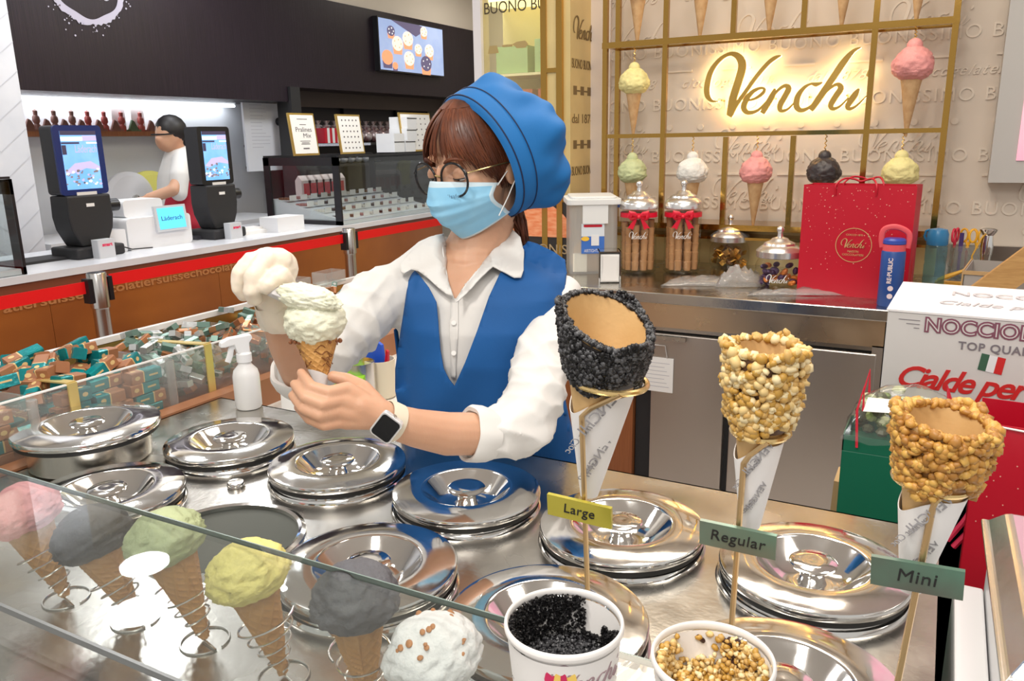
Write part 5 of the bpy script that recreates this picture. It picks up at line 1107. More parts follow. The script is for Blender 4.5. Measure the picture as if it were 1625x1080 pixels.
# signs in gold frames on the case
def leaning(u0, u1, v0, v1, label, kind, lean=.12):
    x = XL - .25; a = onX(u0, v1, x); b = onX(u1, v1, x); top_ = onX(u0, v0, x); w = b.y - a.y; h = top_.z - a.z
    t = thing('framed_sign', label, 'sign', M=faceX((x, a.y, zC + .013)) @ Matrix.Rotation(-lean, 4, 'X') @ Matrix.Translation((0, 0, 0)))
    MB().box((0, 0, -.012), (w, h, 0)).build('frame', GOLDM, t); MB().box((.012, .012, 0), (w - .012, h - .012, .002)).build('card', PAPER, t)
    mb = MB()
    if kind == 0:
        meshinto(mb, textmesh('Pralines', size=h * .16, extrude=.0003, width=w * .62), Matrix.Translation((w / 2, h * .56, .0025))); meshinto(mb, textmesh('Mix', size=h * .15, extrude=.0003, width=w * .3), Matrix.Translation((w * .60, h * .42, .0025)))
        for yy, ww in ((.72, .25), (.85, .4), (.33, .4), (.29, .3), (.26, .35)): mb.box((w * (.5 - ww / 2), h * yy, .0022), (w * (.5 + ww / 2), h * yy + .004, .0026))
        mb.box((w * .38, h * .15, .0022), (w * .62, h * .18, .0026))
    else:
        for r_ in range(6):
            for c_ in range(5): mb.prism([(w * (.2 + c_ * .15) + .007 * cos(q), h * (.15 + r_ * .14) + .006 * sin(q)) for q in (0, 1, 2, 3, 4, 5)], .0022, .003)
    mb.build('print', mat('dark_ink', (.12, .10, .11), .6), t)
leaning(468, 508, 181, 250, 'gold framed card reading Pralines Mix on the glass case', 0); leaning(543, 580, 186, 250, 'gold framed card of small praline pictures in the middle of the case top', 1); leaning(642, 690, 187, 250, 'gold framed card beside the woman’s forehead', 1)
for i, (u, v) in enumerate(((632, 248), (634, 232), (634, 214), (614, 248))):
    x = XL - .30; p = onX(u, v, x); o = tag(MB().box((-.08, -.06, 0), (.08, .06, .082 if i < 3 else .13)).build('gift_box', WHITE), ['white gift box with dark ribbon, lowest of its stack', 'white gift box with dark ribbon, middle of its stack', 'white gift box with dark ribbon, top of its stack', 'tall white stand box beside the gift box stack'][i], 'box')
    o.location = (x, p.y + .05, zC + .013 + (i * .0825 if i < 3 else 0)); MB().box((.0802, -.061, .068), (.082, .061, .074)).build('ribbon', BLACKM, o)
# dark shelves behind with bags of sweets
dk = mat('dark_slate', (.045, .042, .055), .4)
y0_, y1_ = onX(462, 200, XF).y, 7.3
t = thing('dark_cabinet', 'tall dark shelving full of shiny bags behind the praline case', 'cabinet', (0, 0, 0))
MB().box((XF - .62, y0_ + .35, 0), (XF - .60, y1_, 1.9)).build('back_panel', dk, t)
MB().box((XF - .12, y0_, 0), (XF + .02, y0_ + .10, 1.9)).build('side_panel', BLACKM, t)
MB().box((XF - .3, y0_ + .1, 1.78), (XF - .28, y1_, 1.9)).build('head_panel', mat('umber_panel', (.06, .04, .035), .5), t)
for y in (5.1, 5.9, 6.7): MB().box((XF - .6, y, 1.0), (XF - .57, y + .012, 1.8)).build('divider', BLACKM, t)
z1s, z2s = onX(600, 222, XF - .3).z, onX(600, 250, XF - .3).z
for z in (z1s - .02, z2s - .03): MB().box((XF - .6, y0_ + .1, z - .02), (XF - .05, y1_, z)).build('shelf_board', BLACK, t)
MB().box((XF - .062, y0_ + .12, z1s - .041), (XF - .05, 5.6, z1s - .022)).build('price_strip', mat('strip_light', (.8, .82, .9), .5, emit=.6), t)
BG_ = [mat('bag_clear', (.55, .50, .52), .2, .3, col2=(.20, .07, .07), noise_scale=25, bump=.6, bump_scale=60), mat('bag_dark', (.25, .12, .10), .25, .3, col2=(.75, .70, .72), noise_scale=30, bump=.6, bump_scale=60)]
for i in range(26):
    r_ = i % 2; y = y0_ + .55 + (i // 2) * .105; o = MB().ball((0, 0, .05), .07, n=6, sc3=(.8, .85, .75)).lathe([(.012, .10), (.03, .125), (.035, .13)], 8, cap=False).build('sweet_bag', BG_[i % 2])
    tag(o, 'clear tied bag of sweets on the upper dark shelf', 'bag', 'bags of sweets on the upper dark shelf'); o.location = (XF - .16 - .16 * r_, y, z1s - .018 + .05 * r_)
for i in range(9):
    o = MB().ball((0, 0, .035), .055, n=6, sc3=(.8, .9, .7)).build('sweet_bag', mat('bag_silver', (.7, .72, .76), .2, .5, bump=.6, bump_scale=60, col2=(.3, .32, .4), noise_scale=30)); tag(o, 'small silvery bag on the lower dark shelf', 'bag', 'silver bags on the lower dark shelf'); o.location = (XF - .15, y0_ + .45 + i * .095, z2s - .028)
o = thing('striped_box', 'red and white striped gift box among the sweet bags', 'box', (XF - .10, y0_ + .42, z1s - .019))
for i in range(7): MB().box((-.05, i * .03, 0), (.05, i * .03 + .0295, .115)).build('stripe', RED if i % 2 == 0 else WHITE, o)
# menu board and shelf with figures
a, b = onX(393, 250, XF - .2), onX(457, 158, XF - .2)
t = thing('menu_board', 'pale menu board with faint columns of print under the dark fascia', 'sign', (XF - .2, a.y, a.z - .1))
MB().box((-.02, 0, 0), (0, b.y - a.y, 1.79 - a.z + .1)).build('panel', mat('pale_panel', (.74, .77, .84), .4), t)
mb = MB()
for i in range(26):
    c_ = i % 2; mb.box((0.0, .06 + .30 * c_, .17 + (i // 2) * .025), (.001, .06 + .30 * c_ + R.uniform(.1, .2), .173 + (i // 2) * .025))
mb.build('print', mat('pale_grey_print', (.5, .52, .6), .6), t)
MB().cyl((0, .34, 1.66 - a.z + .1), (.03, .34, 1.66 - a.z + .1), .03).build('camera_dome', BLACK, t)
XS = -4.90; z_sh = onX(150, 209, XS).z
sh_y0, sh_y1 = onX(42, 209, XS).y, onX(252, 209, XS).y
t = thing('wall_shelf', 'thin brown wooden shelf of small figures on the pale wall', 'shelf', (0, 0, 0)); MB().box((XS - .05, 2.65, z_sh - .03), (XS + .14, sh_y1 + .15, z_sh)).build('board', wd, t)
MB().box((XS - .05, sh_y1 + .08, z_sh - .45), (XS + .12, sh_y1 + .12, z_sh - .031)).build('upright', BLACK, t)
FG = [mat('figure_red', (.35, .06, .05), .5), mat('figure_brown', (.22, .10, .08), .5), mat('figure_white', (.75, .70, .70), .5), mat('figure_green', (.10, .16, .09), .5)]
for i, u in enumerate((48, 60, 76, 89, 104, 117, 131, 142, 158, 168, 184, 195, 212, 225, 241)):
    p = onX(u, 207, XS + .05); tall = i % 2
    if tall: o = MB().lathe([(.022, 0), (.024, .03), (.014, .045), (.022, .06), (.020, .085), (.012, .095), (.014, .12), (.001, .13)], 10).build('chocolate_figure', FG[0 if i > 5 else 1])
    else: o = MB().box((-.03, -.038, 0), (.03, .038, .012)).prism([(-.034, 0), (.034, 0), (.012, .05), (-.006, .062)], -.008, .008, M=faceX((0, 0, .012))).build('chocolate_figure', FG[3 if i == 12 else 1])
    if u in (195, 225): MB().box((-.03, -.05, 0), (-.025, .05, .15)).build('backing_card', FG[2], o)
    tag(o, 'tall slim figurine on the brown wall shelf' if tall else 'low pointed chocolate ornament on the brown wall shelf', 'figurine', 'tall figures on the wall shelf' if tall else 'low ornaments on the wall shelf'); o.location = (XS + .05, p.y, z_sh + .001)
# rear worktop and machines
ws = thing('rear_worktop', 'white rear worktop behind the self-service screens', 'counter', (0, 0, 0)); zw = .98
MB().box((-4.88, 2.7, 0), (-4.35, 4.6, zw)).build('cabinet', MATS['white_metal'], ws)
for u, m_, lab in ((200, mat('wheel_white', (.72, .72, .74), .3), 'round white tilted drum of the chocolate machine'), (234, mat('wheel_yellow', (.70, .66, .16), .4), 'round yellow drum beside the white drum')):
    p = onX(u, 270, -4.6); t = thing('chocolate_machine', lab, 'machine', (-4.6, p.y, zw))
    MB().lathe([(.001, -.03), (.15, -.03), (.165, -.015), (.165, .015), (.14, .04), (.03, .05), (.001, .055)], 36, M=Matrix.Translation((0, 0, .20)) @ Matrix.Rotation(pi / 2, 4, 'Y') @ Matrix.Rotation(.15, 4, 'X')).build('drum', m_, t)
    MB().lathe([(.001, .05), (.02, .05), (.022, .07), (.001, .075)], 16, M=Matrix.Translation((0, 0, .20)) @ Matrix.Rotation(pi / 2, 4, 'Y')).build('hub', SS, t)
    MB().box((-.12, -.12, 0), (.08, .12, .06)).build('base', SS, t)
p = onX(176, 300, -4.5); t = thing('sanitiser_bottle', 'small clear pump bottle with a blue label on the rear worktop', 'bottle', (-4.5, p.y, zw)); MB().lathe([(.001, 0), (.045, .0), (.045, .09), (.02, .12)], 20).build('bottle_body', mat('clear_blue', (.55, .7, .85), .2), t); MB().cyl((0, 0, .12), (0, 0, .15), .015).box((-.01, -.05, .15), (.01, .012, .165)).build('pump', WHITE, t)
# self-service screens
SCB = mat('display_blue', (.16, .42, .85), .3, emit=.75, col2=(.42, .66, .95), noise_scale=5); SCT = [mat('disp_dark', (.06, .05, .10), .4, emit=.4), mat('disp_pale', (.75, .85, 1), .4, emit=.9), mat('disp_mauve', (.50, .45, .72), .4, emit=.7), mat('disp_brown', (.25, .2, .2), .4, emit=.5)]
def kiosk(q, X, label, bez, logo_dark=False):
    (ul, vt), (ur, vb) = q
    a = onX(ul, vb, X); b = onX(ur, vt, X); w = b.y - a.y; h = b.z - a.z
    t = thing('self_service_screen', label, 'touch screen', (X, a.y, ZL))
    z0 = a.z - ZL
    MB().rbox((-.085, 0, z0), (0, w, z0 + h), .018, axis=0).build('housing', BLACK, t); MB().rbox((0, 0, z0), (.012, w, z0 + h), .018, axis=0).build('bezel', mat('bezel_blue', (.012, .03, .16), .25) if bez else BLACK, t)
    mx, my = w * .13, h * .08; s = MB().box((.012, mx, z0 + my), (.0135, w - mx, z0 + h - my)); sw, shh = w - 2 * mx, h - 2 * my
    Ms = faceX((.0137, mx, z0 + my))
    scr = s.build('screen', SCB, t)
    mb = MB(); mb.box((0, shh * .93, 0), (sw, shh, .0004), 0, Ms).box((0, shh * .83, 0), (sw * .6, shh * .90, .0004), 1, Ms).box((sw * .6, shh * .83, 0), (sw, shh * .92, .0004), 2, Ms).box((0, shh * .78, 0), (sw * .5, shh * .81, .0004), 0, Ms).box((sw * .7, shh * .78, 0), (sw, shh * .81, .0004), 1, Ms)
    mb.prism([(0, .30 * shh), (sw * .3, .45 * shh), (sw * .75, .48 * shh), (sw, .38 * shh), (sw, .32 * shh), (sw * .6, .36 * shh), (sw * .2, .27 * shh)], 0, .0004, 2, Ms)
    for i in range(40): cx, cy = R.uniform(0, 1) * sw, R.random() ** 1.6 * .26 * shh + .02; r_ = R.uniform(.004, .010); mb.prism([(cx + r_ * cos(k_), cy + r_ * .7 * sin(k_)) for k_ in (0, 1.2, 2.4, 3.6, 4.8)], 0, .0006, R.choice((1, 3, 2, 3)), Ms)
    mb.box((.0, shh * .6, 0), (sw * .12, shh * .76, .0004), 0, Ms)
    meshinto(mb, textmesh('Läderach', size=.05, extrude=.0002, shear=.1, width=sw * .62), Ms @ Matrix.Translation((sw * .66, shh * .63, .0002)), 2)
    mb.build('screen_picture', SCT, scr)
    MB().box((.0125, w * .3, z0 - .012), (.016, w * .72, z0 + .012)).build('white_label', PAPER, t)
    w2 = w * .46; prof = [(w / 2 - w2, z0 - .002), (w / 2 - w2 * 1.04, z0 - .10), (w / 2 - w2 * .95, z0 * .45), (w / 2 - w2 * .6, z0 * .18), (w / 2 + w2 * .6, z0 * .18), (w / 2 + w2 * .95, z0 * .45), (w / 2 + w2 * 1.04, z0 - .10), (w / 2 + w2, z0 - .002)]
    MB().prism(prof[::-1], -.10, .03, M=faceX((0, 0, 0))).build('printer_body', BLACKM, t, bevel=.008)
    MB().box((.0302, w / 2 - .02, z0 - .055), (.031, w / 2 + .02, z0 - .040)).build('white_mark', PAPER, t)
    MB().box((-.14, w * .0, 0), (.06, w * 1.05, z0 * .18)).build('base', BLACKM, t, bevel=.01)
    MB().cyl((-.03, w + .0, z0 - .06), (-.03, w + .06, z0 - .06), .03).build('scanner', BLACK, t)
    MB().rbox((.062, w * .30, 0), (.115, w * .30 + .085, .085), .006).build('card_reader', mat('pale_grey', (.62, .64, .67), .4), t)
    text('reader_logo', 'smart', faceX((.1155, w * .30 + .045, .055)), mat('logo_red', (.8, .02, .1), .5), t, size=.022, extrude=.0004, bold=.0008)
    return t
kiosk(((96, 199), (156, 311)), -3.52, 'blue bezelled self-service screen on a black body, nearest the left case', True)
kiosk(((319, 201), (360, 294)), -3.52, 'black bezelled self-service screen in front of the staff member', False)
# white weighing printer
X = -3.58; a, b = onX(190, 372, X), onX(286, 315, X)
t = thing('label_printer', 'white weighing printer with a small blue display on the marble counter', 'printer', (X, a.y, ZL)); w = b.y - a.y
MB().rbox((-.14, 0, 0), (.06, w, .155), .02, axis=0).build('body', WHITE, t); MB().rbox((-.14, w * .10, .155), (.0, w * .70, .24), .02, axis=0).build('raised_back', WHITE, t)
hd = MB().box((-.015, w * .42, 0), (.0, w * .92, .13)).build('display_head', mat('pale_grey', (.62, .64, .67), .4), t); hd.location = (.080, 0, .075); hd.rotation_euler = (0, -.12, 0)
d_ = MB().box((.0, w * .46, .012), (.002, w * .88, .118)).build('display', mat('display_cyan', (.10, .55, .85), .3, emit=.9), hd)
text('display_lettering', 'Läderach', faceX((.0025, w * .67, .055)), mat('navy_ink', (.02, .05, .2), .5), d_, size=.032, extrude=.0003, width=w * .33)
MB().rbox((.0, -.10, 0), (.06, -.01, .11), .008, axis=0).build('paper_slot', WHITE, t)
MB().tube([(.05, -.15, .12), (.06, -.17, .08), (.07, -.10, .05), (.08, .0, .01), (.075, .12, .004)], .003, 6).build('cable', BLACKM, t)
tag(MB().box((-.07, -.11, 0), (.07, .11, .085)).build('white_tray_box', WHITE), 'plain white box on the marble counter before the glass case', 'box').location = (-3.45, onX(448, 355, -3.45).y, ZL)
tag(MB().box((-.1, -.35, 0), (.06, .35, .012)).build('black_mat', BLACKM), 'thin black mat on the marble beside the card reader', 'mat').location = (-3.60, onX(215, 385, -3.5).y - .55, ZL)
tag(MB().box((-.06, -.3, 0), (.06, .3, .02)).build('display_slab', mat('dark_tablet', (.05, .05, .06), .3)), 'dark slab of wrapped bars on the marble behind the second card reader', 'tray').location = (-3.62, onX(380, 350, -3.55).y, ZL)
tag(MB().box((-.08, -.14, 0), (.08, .14, .02)).box((-.05, -.08, .02), (.05, .1, .032)).build('paper_stack', PAPER), 'small stack of papers beside the white box on the marble', 'papers').location = (-3.55, onX(400, 348, -3.5).y, ZL)
# ================================================================== the woman serving gelato
def evald(o, name):
    dg = bpy.context.evaluated_depsgraph_get(); me = bpy.data.meshes.new_from_object(o.evaluated_get(dg)); me.name = name
    bpy.data.objects.remove(o); return me
def remesh(mb, voxel, smooth=6, name='m'):
    me = bpy.data.meshes.new(name); me.from_pydata(mb.v, [], mb.f); o = bpy.data.objects.new(name, me); COL.objects.link(o)
    r = o.modifiers.new('r', 'REMESH'); r.mode = 'VOXEL'; r.voxel_size = voxel
    s = o.modifiers.new('s', 'SMOOTH'); s.factor = .5; s.iterations = smooth
    me = evald(o, name); me.polygons.foreach_set('use_smooth', [True] * len(me.polygons)); return me
def displace(me, fn):
    nr = [v.normal.copy() for v in me.vertices]
    for v, n in zip(me.vertices, nr): v.co += n * fn(v.co, n)
    me.update()
def addobj(name, me, m, parent=None):
    o = bpy.data.objects.new(name, me); COL.objects.link(o); me.materials.clear()
    for k in (m if isinstance(m, list) else [m]): me.materials.append(k)
    if parent is not None: o.parent = parent; o.matrix_parent_inverse = parent.matrix_world.inverted() if parent.matrix_world != Matrix() else Matrix()
    return o
def P3(u, v, d): return onD(u, v, d)
def chain(mb, pts, seg=7):
    """pts: (u, v, depth, radius) joined by tapered round limbs"""
    Q = [(P3(*p[:3]), p[3]) for p in pts] if not isinstance(pts[0][0], Vector) else pts
    for (a, ra), (b, rb) in zip(Q[:-1], Q[1:]):
        L = (b - a).length; k = max(2, int(L / (min(ra, rb) * .22)))
        for i in range(k + 1): t = i / k; mb.ball(a.lerp(b, t), ra + (rb - ra) * t, n=8)
    return mb
fh = Vector((-.475, .88, 0)).normalized(); rh_ = Vector((fh.y, -fh.x, 0))
WPOS = P3(765, 640, 1.62)
person = thing('woman', 'woman in blue vest, blue hat, glasses and face mask filling a gelato cone', 'person', (WPOS.x, WPOS.y, 0))
def par(o):
    o.parent = person; o.matrix_parent_inverse = Matrix.Translation(-Vector((WPOS.x, WPOS.y, 0))); return o
SKIN = mat('skin', (.58, .315, .195), .5, sss=.25, col2=(.64, .37, .24), noise_scale=9, bump=.12, bump_scale=500)
SHIRT = mat('white_cotton', (.70, .685, .66), .75, bump=.10, bump_scale=160)
BLUE = mat('blue_cloth', (.002, .078, .27), .75, bump=.15, bump_scale=900, noise_scale=3, noise_amt=.35)
GLOVE = mat('latex_glove', (.83, .73, .60), .45, sss=.15, bump=.7, bump_scale=55)
HAIRM = mat('brown_hair', (.035, .010, .005), .5, col2=(.15, .040, .013), noise_scale=30, stretch=(1, 1, .25), spec=.35)
# head frame: x towards her right, y along the gaze, z up
th, pt = radians(40), radians(13)
F0 = (-fh * cos(th) - rh_ * sin(th)); F = (F0 * cos(pt) - Vector((0, 0, 1)) * sin(pt)).normalized(); Xh = F.cross(Vector((0, 0, 1))).normalized(); Zh = Xh.cross(F).normalized()
HC = P3(756, 255, 1.52); HM = basis(HC, Xh, F, Zh) @ Matrix.Scale(1.048, 4); HS = Matrix.Scale(1.0, 4)
def ell(mb, c, r, M=HM): mb.ball(c, 1, M=M, n=12, sc3=r)
# torso rings: (u centre, v, half width px, depth, half depth m)
torso = [(742, 392, 40, 1.575, .052), (745, 404, 62, 1.57, .064), (752, 418, 100, 1.565, .080), (760, 436, 128, 1.56, .095), (762, 465, 137, 1.555, .107), (760, 510, 130, 1.555, .115), (760, 560, 124, 1.57, .115), (762, 610, 122, 1.595, .108), (770, 660, 125, 1.625, .104), (780, 720, 131, 1.69, .106), (785, 800, 143, 1.77, .112), (785, 900, 146, 1.82, .115), (785, 960, 136, 1.84, .11)]
ty = radians(10); tf = (-fh * cos(ty) - rh_ * sin(ty)); tr = Vector((-tf.y, tf.x, 0))  # chest direction and her left
def torso_mb(grow=0.0, rows=torso, n=56, flare=0):
    mb = MB(); vs = []; R2 = []
    for i in range(len(rows) - 1):
        for k in range(4):
            t = k / 4; R2.append(tuple(a + (b - a) * t for a, b in zip(rows[i], rows[i + 1])))
    R2.append(rows[-1])
    for q, (u, v, hw, d, hd) in enumerate(R2):
        c = P3(u, v, d); w = hw * d / FPX + grow
        for i in range(n):
            a = 2 * pi * i / n; ca, sa = cos(a), sin(a); e = .86
            x = abs(ca) ** e * (1 if ca > 0 else -1) * w; y = abs(sa) ** e * (1 if sa > 0 else -1) * (hd + grow)
            vs.append(c + tr * x + tf * y)
    m = len(R2); fs = [(k * n + i, k * n + (i + 1) % n, (k + 1) * n + (i + 1) % n, (k + 1) * n + i) for k in range(m - 1) for i in range(n)] + [tuple(range(n))[::-1], tuple(range((m - 1) * n, m * n))]
    return mb.add(vs, fs)
# ---- body: head, neck, chest, arms and the bare hand in one skin
b = MB()
ell(b, (0, -.018, .030), (.073, .092, .086)); ell(b, (0, .028, -.030), (.062, .071, .078)); ell(b, (0, .052, -.088), (.036, .036, .030)); ell(b, (0, .02, -.075), (.052, .05, .035))
for s in (-1, 1):
    ell(b, (s * .032, .056, -.030), (.022, .021, .024)); ell(b, (s * .0745, -.004, -.014), (.008, .017, .030)); ell(b, (s * .026, .076, .024), (.018, .008, .007))
ell(b, (0, .092, -.008), (.009, .014, .026)); ell(b, (0, .102, -.026), (.012, .013, .011)); ell(b, (.010, .096, -.028), (.008, .010, .008)); ell(b, (-.010, .096, -.028), (.008, .010, .008)); ell(b, (0, .088, -.056), (.022, .012, .010))
chain(b, [(HM @ Vector((0, -.022, -.05)), .056), (HM @ Vector((0, -.03, -.09)), .054), (P3(748, 400, 1.57), .055), (P3(746, 425, 1.57), .062)])
rows_sk = [(u, v, hw * .88, d + .004, hd * .90) for u, v, hw, d, hd in torso[:9]]
t_ = torso_mb(-.004, rows_sk); b.add(t_.v, t_.f)
ARM_R = [(640, 458, 1.55, .042), (560, 515, 1.475, .039), (488, 600, 1.385, .034), (484, 602, 1.365, .035), (458, 548, 1.29, .031), (437, 500, 1.225, .023), (430, 475, 1.205, .022)]
ARM_L = [(885, 466, 1.55, .031), (866, 580, 1.43, .034), (834, 680, 1.325, .031), (790, 688, 1.284, .034), (710, 688, 1.225, .0335), (660, 679, 1.19, .029), (622, 668, 1.165, .0255)]
chain(b, ARM_R); chain(b, ARM_L)
# bare left hand: back of the hand to the camera, fingers closing on the sleeve of the cone
chain(b, [(622, 668, 1.165, .0245), (598, 655, 1.152, .023), (575, 645, 1.142, .020)])
for kn, r in (((552, 619, 1.136), .0125), ((546, 636, 1.130), .0130), ((544, 654, 1.130), .0125), ((548, 669, 1.136), .0115)): chain(b, [(605, 660, 1.155, .020), (*kn, r)])
fingers = [[(549, 617, 1.133, .0105), (522, 622, 1.116, .0090), (494, 613, 1.118, .0083), (478, 591, 1.140, .0068)],
           [(543, 634, 1.127, .0105), (512, 641, 1.108, .0090), (484, 630, 1.112, .0083), (467, 609, 1.136, .0068)],
           [(541, 652, 1.127, .0102), (507, 659, 1.110, .0087), (481, 648, 1.115, .0080), (464, 627, 1.138, .0066)],
           [(545, 669, 1.133, .0092), (514, 675, 1.118, .0078), (490, 665, 1.122, .0070), (472, 646, 1.140, .0058)]]
for f_ in fingers: chain(b, f_)
chain(b, [(600, 648, 1.155, .017), (575, 618, 1.160, .0145), (550, 603, 1.168, .0110), (528, 597, 1.166, .0085)])
me = remesh(b, .0027, 3, 'body')
HI = HM.inverted()
def face_fn(co, n):
    p = HI @ co; d = 0
    if p.y > .03 and abs(p.z) < .06:
        for s in (-1, 1):
            e = ((p.x - s * .031) / .017) ** 2 + ((p.z + .001) / .012) ** 2; d -= .0085 * math.exp(-e)
    return d
displace(me, face_fn)
body = par(addobj('body', me, SKIN))
# eyes, lids, brows
for s in (-1, 1):
    Me = HM @ Matrix.Translation((s * .031, .0790, -.003))
    e = MB().ball((0, 0, 0), .0118, n=10).build('eye', mat('eye_white', (.75, .72, .70), .2), M=Me); par(e)
    ir = MB().lathe([(.0001, .0121), (.0045, .0112), (.0052, .0108), (.0052, .0100)], 20).build('iris', mat('iris_dark', (.012, .006, .004), .15), M=Matrix.Rotation(-pi / 2 - .45, 4, 'X')); ir.parent = e
    mb = MB(); n = 18; vs = []
    for k in range(7):
        for i in range(n + 1):
            el = radians(-18 + 100 * k / 6); az = radians(-75 + 150 * i / n); vs.append((.0131 * cos(el) * sin(az), .0131 * cos(el) * cos(az), .0131 * sin(el)))
    mb.add(vs, [(k * (n + 1) + i, k * (n + 1) + i + 1, (k + 1) * (n + 1) + i + 1, (k + 1) * (n + 1) + i) for k in range(6) for i in range(n)], 0, None, True); o = mb.build('upper_eyelid', SKIN); o.parent = e
    MB().tube([(.0136 * sin(radians(a)) * cos(radians(-18)), .0136 * cos(radians(a)) * cos(radians(-18)), .0136 * sin(radians(-19)) - .0006) for a in range(-78, 79, 12)], .0009, 5).build('eyelashes', BLACKM, e)
    MB().tube([(s * (.014 + .036 * t), .0965 - .020 * t * t, .0205 + .006 * sin(pi * t)) for t in [k / 8 for k in range(9)]], [.001, .002, .0024, .0024, .0022, .002, .0016, .0012, .0006], 6, flat=1.6).build('eyebrow', HAIRM, M=HM)
    par(bpy.data.objects[COL.objects[-1].name])
# face mask
mb = MB(); nu, nv = 40, 36; vs = []
for j in range(nv + 1):
    t = j / nv
    for i in range(nu + 1):
        a = -1 + 2 * i / nu; aa = abs(a)
        zc = -.006 - .118 * t; zs = -.030 - .062 * t; z = zc + (zs - zc) * aa ** 1.7 + .006 * sin(pi * t) * aa
        yf = .113 + .016 * sin(pi * min(1, t * 1.25)) - .040 * t ** 3.0
        w = .072 + .004 * sin(pi * t); y = yf - (.082 + .0 * t) * aa ** 1.75 * (1 - .18 * t)
        x = a * w * (1 - .10 * t)
        pl = 0
        for c in (.34, .52, .70): pl += .0042 * max(0, 1 - abs(t - c) / .075) * (1 - aa ** 3)
        vs.append((x, y + pl + .0012 * noise.noise(Vector((a * 5, t * 7, 1))), z))
mb.add(vs, [(j * (nu + 1) + i, j * (nu + 1) + i + 1, (j + 1) * (nu + 1) + i + 1, (j + 1) * (nu + 1) + i) for j in range(nv) for i in range(nu)], 0, None, True)
mb.mi = [1 if (f // nu) < 3 or (f % nu) in (0, nu - 1) or (f // nu) >= nv - 1 else 0 for f in range(len(mb.f))]
mk = mb.build('face_mask', [mat('mask_blue', (.24, .55, .80), .8, col2=(.30, .61, .84), noise_scale=20), mat('mask_edge', (.62, .76, .84), .8)], M=HM); par(mk)
s = mk.modifiers.new('s', 'SOLIDIFY'); s.thickness = .0012
text('mask_lettering', 'wellsafe', basis((-.026, .1055, -.036), Vector((-.93, -.36, 0)).normalized(), (0, 0, 1), Vector((-.36, .93, 0)).normalized()) @ Matrix.Translation((0, 0, .0055)), mat('mask_print', (.12, .25, .38), .6), mk, size=.010, extrude=.0002, spacing=1.1)
for s in (-1, 1):
    MB().tube([(s * .0715, .034, -.034), (s * .077, .014, -.018), (s * .081, -.004, -.006)], .0011, 6).tube([(s * .066, .038, -.088), (s * .074, .014, -.060), (s * .080, -.004, -.036)], .0011, 6).build('ear_loop', PAPER, mk)
# glasses
gl = thing('glasses', None, None); gl.matrix_basis = HM; par(gl)
FR = mat('frame_black', (.008, .008, .009), .2)
for s in (-1, 1):
    ring = [(s * .0345 + .0278 * cos(a), .1025 - .10 * abs(s * .0345 + .0278 * cos(a)), -.007 + .0290 * sin(a)) for a in [2 * pi * k / 48 for k in range(48)]]
    MB().tube(ring, .0021, 8, closed=True).build('rim', FR, gl)
    MB().add(ring, [tuple(range(48))]).build('lens', glassmat('lens_glass', (.97, .97, .97), 2.0, .01), gl)
    MB().tube([(s * .061, .0955, .004), (s * .070, .085, .005), (s * .080, .040, .003), (s * .082, -.01, -.002)], .0013, 6).build('temple', mat('thin_gold', (.6, .45, .2), .25, .9), gl)
    MB().ball((s * .061, .0965, .004), .0034, n=5).build('hinge', FR, gl)
MB().tube([(-.0068, .1015, -.002), (0, .1085, .003), (.0068, .1015, -.002)], .0013, 6).build('bridge', MATS['thin_gold'], gl)
ax = (CR * .76 + CU * .52 + CF * .40).normalized(); cx_ = (CR * .607 - CU * .794); cx_ = (cx_ - ax * cx_.dot(ax)).normalized(); cy_h = ax.cross(cx_)
HT = basis(P3(764, 250, 1.516), cx_, cy_h, ax) @ Matrix.Scale(1.048, 4)
HTI = HT.inverted()
def under_hat(mb):
    A = HTI @ HM; B = HM.inverted() @ HT; out = []
    for v in mb.v:
        p = A @ Vector(v)
        if p.z > -.010:
            q = sqrt((p.x / .118) ** 2 + (p.y / .112) ** 2); lim = .93
            if q > lim: k = lim / q; p = Vector((p.x * k, p.y * k, p.z))
            out.append(tuple(B @ p))
        else: out.append(v)
    mb.v = out
# hair
EC, ER = Vector((0, -.014, .022)), Vector((.083, .108, .096))
def hd(ph, el, k=1.0): return EC + Vector((sin(ph) * cos(el) * ER.x * k, cos(ph) * cos(el) * ER.y * k, sin(el) * ER.z * k))
mb = MB(); n, m = 64, 30; vs = []; 
for j in range(m + 1):
    for i in range(n):
        ph = 2 * pi * i / n; p0 = ph if ph < pi else ph - 2 * pi
        low = -.75 if abs(p0) > 1.75 else (-.75 + (1.0 + .75) * (1 - (abs(p0) / 1.75)) ** .5 if abs(p0) < 1.75 else 0)
        low = max(low, -.75) if abs(p0) > 1.15 else .95
        if 1.0 < abs(p0) < 1.5: low = .95 + (-.55 - .95) * (abs(p0) - 1.0) / .5
        if abs(p0) >= 1.5: low = -.55 - .35 * min(1, (abs(p0) - 1.5))
        el = low + (pi / 2 - low) * j / m; vs.append(hd(ph, el, .985 + .012 * sin(ph * 40) * cos(el)))
mb.add(vs, [(j * n + i, j * n + (i + 1) % n, (j + 1) * n + (i + 1) % n, (j + 1) * n + i) for j in range(m) for i in range(n)], 0, None, True)
under_hat(mb); hair = par(mb.build('hair', HAIRM, M=HM)); s_ = hair.modifiers.new('s', 'SOLIDIFY'); s_.thickness = .004
rr_ = random.Random(11)
COPPER = mat('copper_hair', (.15, .040, .013), .36, col2=(.07, .018, .008), noise_scale=40, stretch=(1, 1, .3), spec=.4)
mb = MB()
